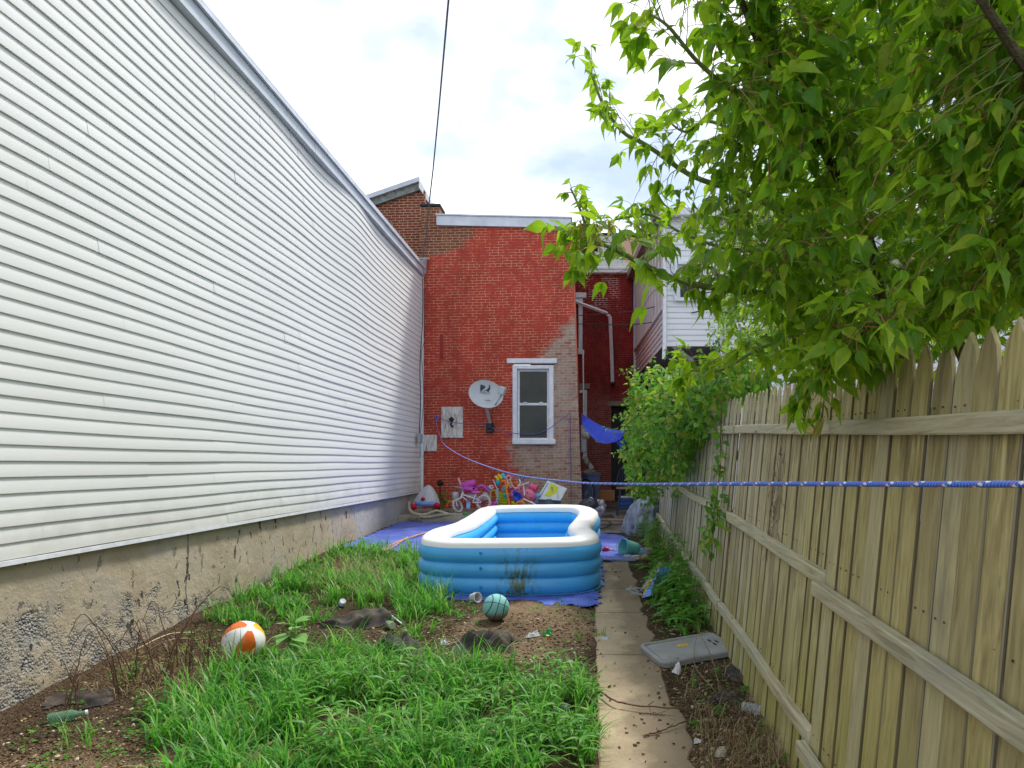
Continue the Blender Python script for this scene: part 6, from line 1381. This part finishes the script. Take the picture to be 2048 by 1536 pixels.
q = MB(); q.lathe([(0, -.14), (.075, -.14), (.08, -.12), (.08, .12), (.075, .14), (0, .14)], TP(938, 969, Yt), (1, 0, .25), 22); obj('roller', q, mg, rt_)
q = MB(); q.ball(TP(940, 979, Yt-.05), (.17, .1, .065), 20, 10, Euler((0, .12, 0))); q.tube(curve([TP(955, 975, Yt), TP(965, 972, Yt), TP(978, 985, Yt), TP(968, 993, Yt)], 14), .035, 8); obj('body', q, mg, rt_)
q = MB(); q.lathe([(0, 0), (.02, 0), (.02, .02)], TP(947, 977, Yt-.16), (0, 1, 0), 10); obj('bolt', q, M['black'], rt_)
for i, (px, py, w, h, l_) in enumerate(((912, 992, .09, .11, 'grey-white plastic tub end left of the small bicycle'), (974, 992, .11, .10, 'grey-white plastic bin end right of the ride-on toy'), (945, 992, .14, .07, 'grey-white box behind the small bicycle frame'))):
    q = MB(); q.ball(TP(px, py, 14.75), (w, .12, h), 16, 10, fn=lambda d: min(1.25, .9/max(abs(d.x), abs(d.z), .55)*.85)); one('plastic_tub', q, C_('tub_grey', (.55, .55, .56), .6), l_, 'tub')
# green and yellow wagon, silver track, orange bat, and so on
Yg = 14.55
sc_ = thing('toy_cart', 'lime yellow plastic toy cart standing on end in the toy heap', 'toy', TP(1003, 1018, Yg)); q = MB(); q.box(TP(1006, 1000, Yg), (.22, .08, .32), Euler((.1, .08, 0)), bev=.02)
for k in range(5): q.box(TP(1006, 990+k*5, Yg-.055), (.18, .015, .02), Euler((0, .05, 0)), bev=.004)
obj('body', q, lime, sc_); q = tubes([(curve([TP(981, 995, Yg), TP(982, 983, Yg), TP(990, 981, Yg), TP(993, 990, Yg)], 10), .018)]); obj('handle', q, lime, sc_)
for px in (1003, 1014): q = MB(); q.lathe([(0, -.03), (.035, -.03), (.035, .03), (0, .03)], TP(px, 1012, Yg-.1), (0, 1, 0), 14); obj('wheel', q, wt_ if px == 1003 else gry, sc_)
q = MB(); c0, c1 = TP(995, 976, 14.35), TP(994, 1016, 14.3); d = (c1-c0).normalized(); q.box((c0+c1)/2, (.05, .03, (c1-c0).length), Euler((0, .02, 0)), bev=.004)
tk = thing('slotted_track', 'grey slotted metal strip standing upright in the toy heap', 'track', c1); obj('strip', q, C_('track_grey', (.38, .40, .42), .4), tk); q = MB()
for k in range(7): q.box(c0.lerp(c1, .1+.13*k)+Vector((.008*(-1)**k, -.017, 0)), (.014, .006, .018))
obj('slots', q, M['black'], tk)
q = tubes([([TP(1004, 966, 14.35), TP(1010, 962, 14.35), TP(1013, 980, 14.3), TP(1020, 1014, 14.2)], .020)]); q.box(TP(1008, 962, 14.35), (.12, .04, .05), Euler((0, -.1, 0)), bev=.015); one('toy_hammer', q, ora, 'long orange plastic toy stick leaning diagonally on the heap', 'toy')
q = MB(); q.box(TP(994, 956, 14.5), (.05, .04, .12), Euler((0, -.7, 0)), bev=.012); q.box(TP(1000, 953, 14.5), (.05, .04, .12), Euler((0, -.7, 0)), bev=.012); one('toy_paddle', q, yl, 'yellow plastic toy at the very top of the heap', 'toy')
q = MB(); q.ball(TP(1006, 951, 14.52), (.045, .03, .045), 10, 6); q.box(TP(1009, 955, 14.5), (.05, .03, .05), Euler((0, .5, 0)), bev=.01); one('toy_block', q, cy, 'bright cyan plastic toy beside the yellow one on top of the heap', 'toy')
q = MB(); q.ball(TP(996, 966, 14.42), (.05, .04, .055), 12, 8, fn=lambda d: 1+.3*mnoise.noise(d*3)); one('toy_figure', q, tl, 'dark teal toy knob above the grey slotted strip', 'toy')
q = tubes([([TP(986, 959, 14.4), TP(990, 968, 14.38), TP(994, 978, 14.36)], .011)]); one('toy_rod', q, pl, 'thin pale rod leaning against the teal toy knob', 'toy')
q = MB(); q.torus(TP(983, 974, 14.4), (.3, -1, .2), .032, .014, 18, 7); one('toy_ring', q, pl, 'pale pink ring at the left edge of the heap', 'toy')
q = MB(); q.box(TP(1008, 978, 14.45), (.11, .05, .12), Euler((0, .6, 0)), bev=.015); one('toy_case', q, gry, 'grey plastic case tilted behind the orange stick', 'toy')
q = MB(); q.torus(TP(1017, 956, 14.5), (.3, -1, 0), .045, .018, 20, 7); q.tube([TP(1013, 961, 14.5), TP(1022, 976, 14.45)], .025, 7); one('toy_racket', q, pl, 'pale pink ringed toy racket near the top of the heap', 'toy')
q = tubes([([TP(1024, 954, 14.4), TP(1019, 966, 14.4)], .008)]); one('toy_stick', q, lime, 'thin lime stick crossing the pink racket', 'toy')
q = MB(); q.box(TP(1014, 972, 14.4), (.05, .04, .16), Euler((0, .35, 0)), bev=.012); one('toy_slide', q, yl, 'yellow plastic bar right of the orange stick', 'toy')
tr = thing('tricycle', 'pink and white child tricycle tipped on its side in the heap', 'tricycle', TP(1050, 1010, 14.4)); Yq = 14.35
q = tubes([(curve([TP(1021, 963, Yq), TP(1026, 973, Yq), TP(1033, 976, Yq), TP(1043, 970, Yq), TP(1058, 965, Yq)], 16), .016), ([TP(1033, 976, Yq), TP(1024, 983, Yq)], .014)]); obj('handlebar', q, pl, tr)
q = tubes([([TP(1047, 970, Yq), TP(1048, 982, Yq), TP(1049, 991, Yq-.05)], .012), ([TP(1039, 958, Yq), TP(1041, 966, Yq), TP(1036, 972, Yq)], .014)]); obj('fork', q, wt_, tr)
q = MB(); q.ball(TP(1058, 991, Yq+.1), (.16, .1, .14), 20, 12, Euler((0, .5, 0))); q.box(TP(1040, 982, Yq+.1), (.14, .1, .13), Euler((0, -.3, 0)), bev=.03); obj('body', q, C_('rose', (.72, .20, .30), .4), tr)
q = MB(); q.lathe([(0, -.08), (.065, -.08), (.075, -.06), (.062, -.03), (.062, .03), (.075, .06), (.065, .08), (0, .08)], TP(1067, 975, Yq+.1), (1, -.2, -.25), 20); obj('wheel', q, C_('hot_pink', (.78, .10, .25), .4), tr)
for px, py in ((1042, 977), (1055, 985), (1062, 996)): q = MB(); q.lathe([(0, 0), (.014, 0), (.014, .02)], TP(px, py, Yq-.035), (0, 1, 0), 8); obj('bolt', q, M['black'], tr)
q = MB(); q.torus(TP(1044, 956, 14.5), (.1, -1, 0), .04, .012, 18, 6); one('toy_ring', q, bl_, 'small dark blue and pink ring behind the tricycle handlebar', 'toy')
q = MB(); q.torus(TP(1026, 953, 14.5), (.6, -1, 0), .02, .012, 14, 6); one('toy_ring', q, pk, 'tiny hot pink ring at the top of the heap', 'toy')
q = MB(); q.lathe([(.07, -.04), (.10, .05), (.095, .05), (.066, -.035), (0, -.035)], TP(1033, 995, 14.2), (.5, -.7, .5), 22); q.box(TP(1027, 982, 14.2), (.04, .03, .09), Euler((0, .4, 0)), bev=.012); one('toy_bowl', q, bl_, 'blue plastic toy bowl in front of the tricycle', 'toy')
q = MB(); q.torus(TP(1040, 1012, 14.1), (0, -1, .1), .085, .018, 24, 7, 0, PI, up=(1, 0, 0)); one('toy_arch', q, ora, 'orange plastic hoop at the bottom of the heap', 'toy')
q = tubes([([TP(1047, 998, 14.05), TP(1062, 1005, 14.0), TP(1079, 1014, 13.95)], .016)]); one('wood_pole', q, C_('pole_tan', (.58, .50, .34)), 'tan wooden pole slanting down beside the tricycle', 'pole')
q = tubes([([TP(1062, 1003, 14.1), TP(1070, 1009, 14.05), TP(1078, 1014, 14.0)], .010)]); one('white_pole', q, wt_, 'short white pole alongside the tan wooden pole', 'pole')
tbx = thing('storage_tub', 'grey-blue plastic storage tub below the white and yellow board', 'tub', TP(1098, 1018, 14.5)); q = MB(); q.lathe([(.2, -.12), (.235, .08), (.25, .085), (.25, .1), (.23, .1), (.19, -.1), (0, -.1)], TP(1099, 1007, 14.5), (0, 0, 1), 4); obj('body', q, C_('tub_blue', (.15, .24, .33), .5), tbx)
a, b, c3, d3 = TP(1095, 961, 14.45), TP(1134, 977, 14.4), TP(1121, 1001, 14.3), TP(1073, 998, 14.3)
bo = thing('game_board', 'white and yellow printed board leaning in the blue-grey storage tub', 'board', c3)
q = MB(); th = Vector((0, .03, .0)); q.add([a, d3, c3, b, a+th, d3+th, c3+th, b+th], [(0, 1, 2, 3), (7, 6, 5, 4), (0, 4, 5, 1), (1, 5, 6, 2), (2, 6, 7, 3), (3, 7, 4, 0)]); obj('panel', q, C_('board_white', (.68, .73, .74), .5), bo, smooth=False)
ex = (b-a); ey = (d3-a); bn = ex.cross(ey).normalized(); bn = bn if bn.y < 0 else -bn
def onb(u, v, o=.004): return a+ex*u+ey*v+(c3-b-d3+a)*u*v+bn*o
q = MB(); q.add([onb(.18, .04), onb(.62, .12), onb(.70, .5), onb(.45, .84), onb(.22, .76), onb(.30, .42)], [(0, 1, 2, 3, 4, 5)]); obj('yellow_shape', q, C_('board_yellow', (.62, .66, .04), .5), bo, smooth=False)
q = MB()
for v0 in np.linspace(.12, .82, 9): q.add([onb(.05, v0, .005), onb(.12, v0, .005), onb(.12, v0+.045, .005), onb(.05, v0+.045, .005)], [(0, 1, 2, 3)])
for k in range(6): q.add([onb(.30+.03*k, .25+.05*k, .007), onb(.42+.02*k, .25+.05*k, .007), onb(.42+.02*k, .27+.05*k, .007), onb(.30+.03*k, .27+.05*k, .007)], [(0, 1, 2, 3)])
for k in range(5): q.add([onb(.72+.02*k, .55+.07*k, .005), onb(.80+.02*k, .55+.07*k, .005), onb(.80+.02*k, .57+.07*k, .005), onb(.72+.02*k, .57+.07*k, .005)], [(0, 1, 2, 3)])
obj('print', q, C_('board_print', (.14, .20, .26), .5), bo, smooth=False)
q = MB(); q.ball(TP(1076, 992, 14.2), (.06, .05, .05), 12, 8); one('blue_ball', q, C_('ball_blue', (.15, .33, .70)), 'light blue toy at the lower left corner of the white and yellow board', 'toy')
q = MB(); q.ball(TP(880, 966, 15.2), (.07, .07, .06), 10, 7, fn=lambda d: 1+.4*mnoise.noise(d*3)); q.tube([TP(880, 968, 15.2), TP(880, 1000, 15.2)], .012, 5); one('dark_bundle', q, M['black'], 'small black bundle against the brick wall behind the leafy weed', 'bundle')
q = MB(); q.box(TP(902, 1003, 14.2), (.12, .05, .03), Euler((0, -.25, 0)), bev=.01); q.tube([TP(896, 1005, 14.2), TP(893, 1014, 14.2)], .012, 5); one('orange_toy', q, ora, 'small orange toy on the terrace left of the bicycle wheel', 'toy')
q = MB(); q.ball(TP(930, 1028, 13.8), (.05, .04, .03), 10, 6); q.box(TP(936, 1030, 13.78), (.05, .03, .03), Euler((0, .4, 0)), bev=.006); one('green_toy', q, C_('toy_green', (.04, .33, .10)), 'small green and yellow toy at the terrace edge under the bicycle', 'toy')

EX = [('ball', 1028, 1006, 14.25, .05, 'lime', 'lime green plastic ball at the foot of the toy heap'), ('block', 1012, 992, 14.3, .05, 'teal', 'teal plastic block between the orange stick and the blue bowl'), ('block', 988, 1008, 14.3, .05, 'magenta', 'magenta plastic block left of the grey slotted strip'), ('ball', 1070, 1008, 14.2, .055, 'toy_blue', 'dark blue plastic ball under the pink tricycle'),
 ('block', 1031, 968, 14.55, .06, 'orange', 'orange plastic block behind the tricycle handlebar'), ('block', 1041, 1001, 14.3, .05, 'yellow', 'yellow plastic block beside the blue toy bowl'), ('ball', 957, 1013, 14.2, .045, 'pink', 'small pink ball under the white bicycle frame'), ('block', 978, 978, 14.7, .06, 'cyan', 'cyan plastic block between the ride-on toy and the pink ring'), ('ball', 1024, 990, 14.45, .06, 'pink', 'hot pink plastic ball between orange stick and tricycle')]
for kind, px, py, Y, r, cn2, l_ in EX:
    q = MB()
    if kind == 'ball': q.ball(TP(px, py, Y), r, 14, 9); q.torus(TP(px, py, Y), (U(-1, 1), -.3, 1), r*1.0, r*.08, 18, 5)
    else: q.box(TP(px, py, Y), (r*2.2, r*1.2, r*1.6), Euler((U(-.5, .5), U(-.8, .8), U(-.5, .5))), bev=r*.3); q.lathe([(0, 0), (r*.4, 0), (r*.4, r*.4), (0, r*.4)], TP(px, py, Y)+Vector((0, -r*.6, r*.3)), (0, -.4, 1), 10)
    one('toy_'+kind, q, _mc[(cn2,)], l_, 'toy')
# ---------------------------------------------------------------- things in the shaded alley
AP = P
gr_ = thing('kettle_grill', 'black round kettle grill lid lying behind the pool corner', 'grill', AP(1178, 1020, 12.6)); q = MB(); q.lathe([(.19, -.01), (.2, .0), (.19, .05), (.15, .1), (.08, .135), (0, .145)], AP(1178, 1013, 12.6), (-.15, -.1, 1), 26); obj('lid', q, C_('enamel', (.03, .03, .04), .2), gr_); q = MB(); q.tube(curve([AP(1178, 1000, 12.45), AP(1182, 995, 12.4), AP(1187, 999, 12.4)], 8), .012, 6); obj('handle', q, C_('steel', (.6, .6, .6), .25, metal=.8), gr_)
q = MB(); q.ball(AP(1198, 1016, 12.6), (.13, .11, .14), 26, 18, fn=lambda d: 1+.35*mnoise.noise(d*1.8)+.18*mnoise.noise(d*5)); one('white_bag', q, C_('bag_mixed', (.42, .40, .44), .6, var=.5, scale=20), 'crumpled white and grey bag right of the black grill lid', 'bag')
crumple('rubber_mat', 'dark flat mat lying at the mouth of the alley', 'mat', 0, 0, .42, .5, .03, M['dark'], .3, 63, org=AP(1214, 1035, 14.0))
q = MB(); q.ball(Vector((.86, 12.0, .62)), (.25, .52, .44), 50, 34, Euler((0, .45, 0)), fn=lambda d: (1+.28*mnoise.noise(d*1.5)+.10*(1-abs(mnoise.noise(Vector((d.x*5, d.y*5, d.z*1.6))))*3)+.05*mnoise.noise(d*9))); one('grey_sheet', q, C_('sheet_grey', (.26, .30, .37), .5, var=.35, scale=7), 'heap of crumpled grey plastic sheeting between chair and weeds', 'sheet', ang=80)
wb_ = thing('recycling_bin', 'blue-grey plastic bin standing in the alley beside the brick corner', 'bin', (.02, 16.4, .5)); q = MB(); q.lathe([(.22, 0), (.27, .62), (.29, .63), (.29, .67), (.26, .67), (.2, .03), (0, .03)], AP(1176, 1006, 16.4), (0, 0, 1), 4); obj('body', q, C_('bin_blue', (.13, .17, .33), .5), wb_)
bw = thing('spare_wheel', 'black bicycle wheel leaning on the blue-grey bin', 'wheel', AP(1172, 1010, 15.9)); wheel(bw, AP(1173, 984, 15.9), (.8, -.6, .1), .27, .022, M['black'], M['metal_grey'], 14, 'tyre')
hf = thing('box_fan', 'dirty white tilted appliance piled on top of the bin', 'appliance', AP(1175, 945, 16.5)); q = MB(); q.box(AP(1176, 927, 16.6), (.12, .2, .34), Euler((0, -.6, 0)), bev=.03); obj('body', q, C_('appl', (.45, .42, .38), .6), hf); q = MB()
for k in range(6): q.box(AP(1176, 927, 16.49)+Vector((-.02+.012*k, 0, -.09+.035*k)), (.08, .01, .01), Euler((0, -.6, 0)))
obj('grille', q, M['dark'], hf)
q = MB(); q.ball(AP(1178, 947, 16.4), (.2, .17, .09), 24, 16, fn=lambda d: 1+.35*mnoise.noise(d*2.4)); one('cloth_pile', q, C_('cloth_tan', (.22, .18, .15), .9, var=.4), 'pile of dark and tan cloth on the blue-grey bin under the appliance', 'cloth')
em = thing('electric_meter', 'electric meter on a grey box mounted at the alley side of the brick corner', 'meter', (-.10, 16.2, 2.1)); q = MB(); q.box(AP(1167, 878, 16.3), (.14, .14, .62), bev=.02); obj('cabinet', q, M['metal_grey'], em); q = MB(); q.lathe([(.075, -.06), (.08, -.02), (.08, .05), (.07, .07), (0, .075)], AP(1172, 871, 16.25), (1, -.45, 0), 18); obj('dial', q, C_('meter_cream', (.55, .56, .50), .3), em)
q = tubes([([AP(1167, 858, 16.3), AP(1167, 800, 16.3), AP(1166, 700, 16.3)], .018)]); obj('conduit', q, M['metal_grey'], em)
q = MB(); q.tube(curve([AP(1174, 868, 16.2), AP(1200, 872, 16.2), AP(1243, 866, 15.6)], 12), .006, 5); one('clothesline', q, C_('line_grey', (.4, .4, .45)), 'thin pale clothesline strung low across the dark alley', 'clothesline')
q = MB(); q.grid(lambda u, v: (AP(1188, 870, 16.2).x+.10*u+.03*v, 16.2+.02*math.sin(v*6+u*4), AP(1188, 870, 16.2).z-.16*v-.01*u), 8, 8); one('hanging_cloth', q, C_('rag_grey', (.36, .42, .47), .9), 'small grey-blue rag hanging from the thin clothesline', 'cloth')
q = MB(); q.box(AP(1203, 874, 16.19), (.018, .02, .06), bev=.004); one('clothes_peg', q, wt_, 'white clothes peg clipped on the thin clothesline', 'peg')
# windsor chair
ch = thing('windsor_chair', 'dark blue hoop-backed wooden chair with a tan seat in the alley', 'chair', Vector((.76, 15.0, .49))); cc0 = Vector((.76, 15.0, .49)); dk = C_('chair_blue', (.03, .05, .08), .4)
q = MB(); q.lathe([(0, .56), (.21, .56), (.225, .575), (.22, .6), (.18, .605), (0, .595)], cc0, (0, 0, 1), 24); obj('seat', q, C_('seat_tan', (.33, .22, .12), .5), ch)
for sx in (-1, 1):
    for sy in (-1, 1): q = MB(); q.tube([cc0+Vector((sx*.13, sy*.12, .57)), cc0+Vector((sx*.165, sy*.15, .28)), cc0+Vector((sx*.2, sy*.18, 0))], [.018, .022, .013], 8); obj('leg', q, dk, ch)
q = tubes([([cc0+Vector((-.17, -.15, .22)), cc0+Vector((.17, -.15, .22))], .011), ([cc0+Vector((-.17, .15, .22)), cc0+Vector((.17, .15, .22))], .011), ([cc0+Vector((-.17, 0, .3)), cc0+Vector((.17, 0, .3))], .011)]); obj('stretcher', q, dk, ch)
hp = [cc0+Vector((.19*math.cos(a)*-1, .17+.06*math.sin(a), .6+.46*math.sin(a)**.8)) for a in np.linspace(0, PI, 19)]; q = MB(); q.tube(hp, .015, 7); obj('back_hoop', q, dk, ch)
for k in range(7): x = -.13+.26*k/6; a = math.acos(max(-1, min(1, -x/.19))); top = cc0+Vector((x*1.08, .17+.06*math.sin(a), .6+.46*math.sin(a)**.8)); q = MB(); q.tube([cc0+Vector((x*.8, .15, .6)), top], [.007, .007], 5); obj('spindle', q, dk, ch)
cl = thing('cooler', 'small blue and white cooler box under the dark blue chair', 'cooler', (.72, 15.4, .5)); q = MB(); q.box((.76, 15.5, .72), (.30, .22, .24), bev=.03); obj('body', q, C_('cooler_blue', (.05, .16, .55), .4), cl); q = MB(); q.box((.76, 15.5, .86), (.32, .24, .045), bev=.015); obj('lid', q, wt_, cl)
q = MB(); q.box((.36, 17.2, .82), (.45, .3, .25), bev=.01); one('cardboard_box', q, C_('box_orange', (.33, .15, .07), .8), 'low orange-brown box at the back of the dark alley', 'box')
q = MB(); q.box(AP(1225, 1040, 13.2), (.55, .16, .03), Euler((0, .03, .1)), bev=.005); one('plank', q, C_('plank_tan', (.30, .24, .15), .85, var=.25), 'weathered tan plank lying across the alley mouth', 'plank')
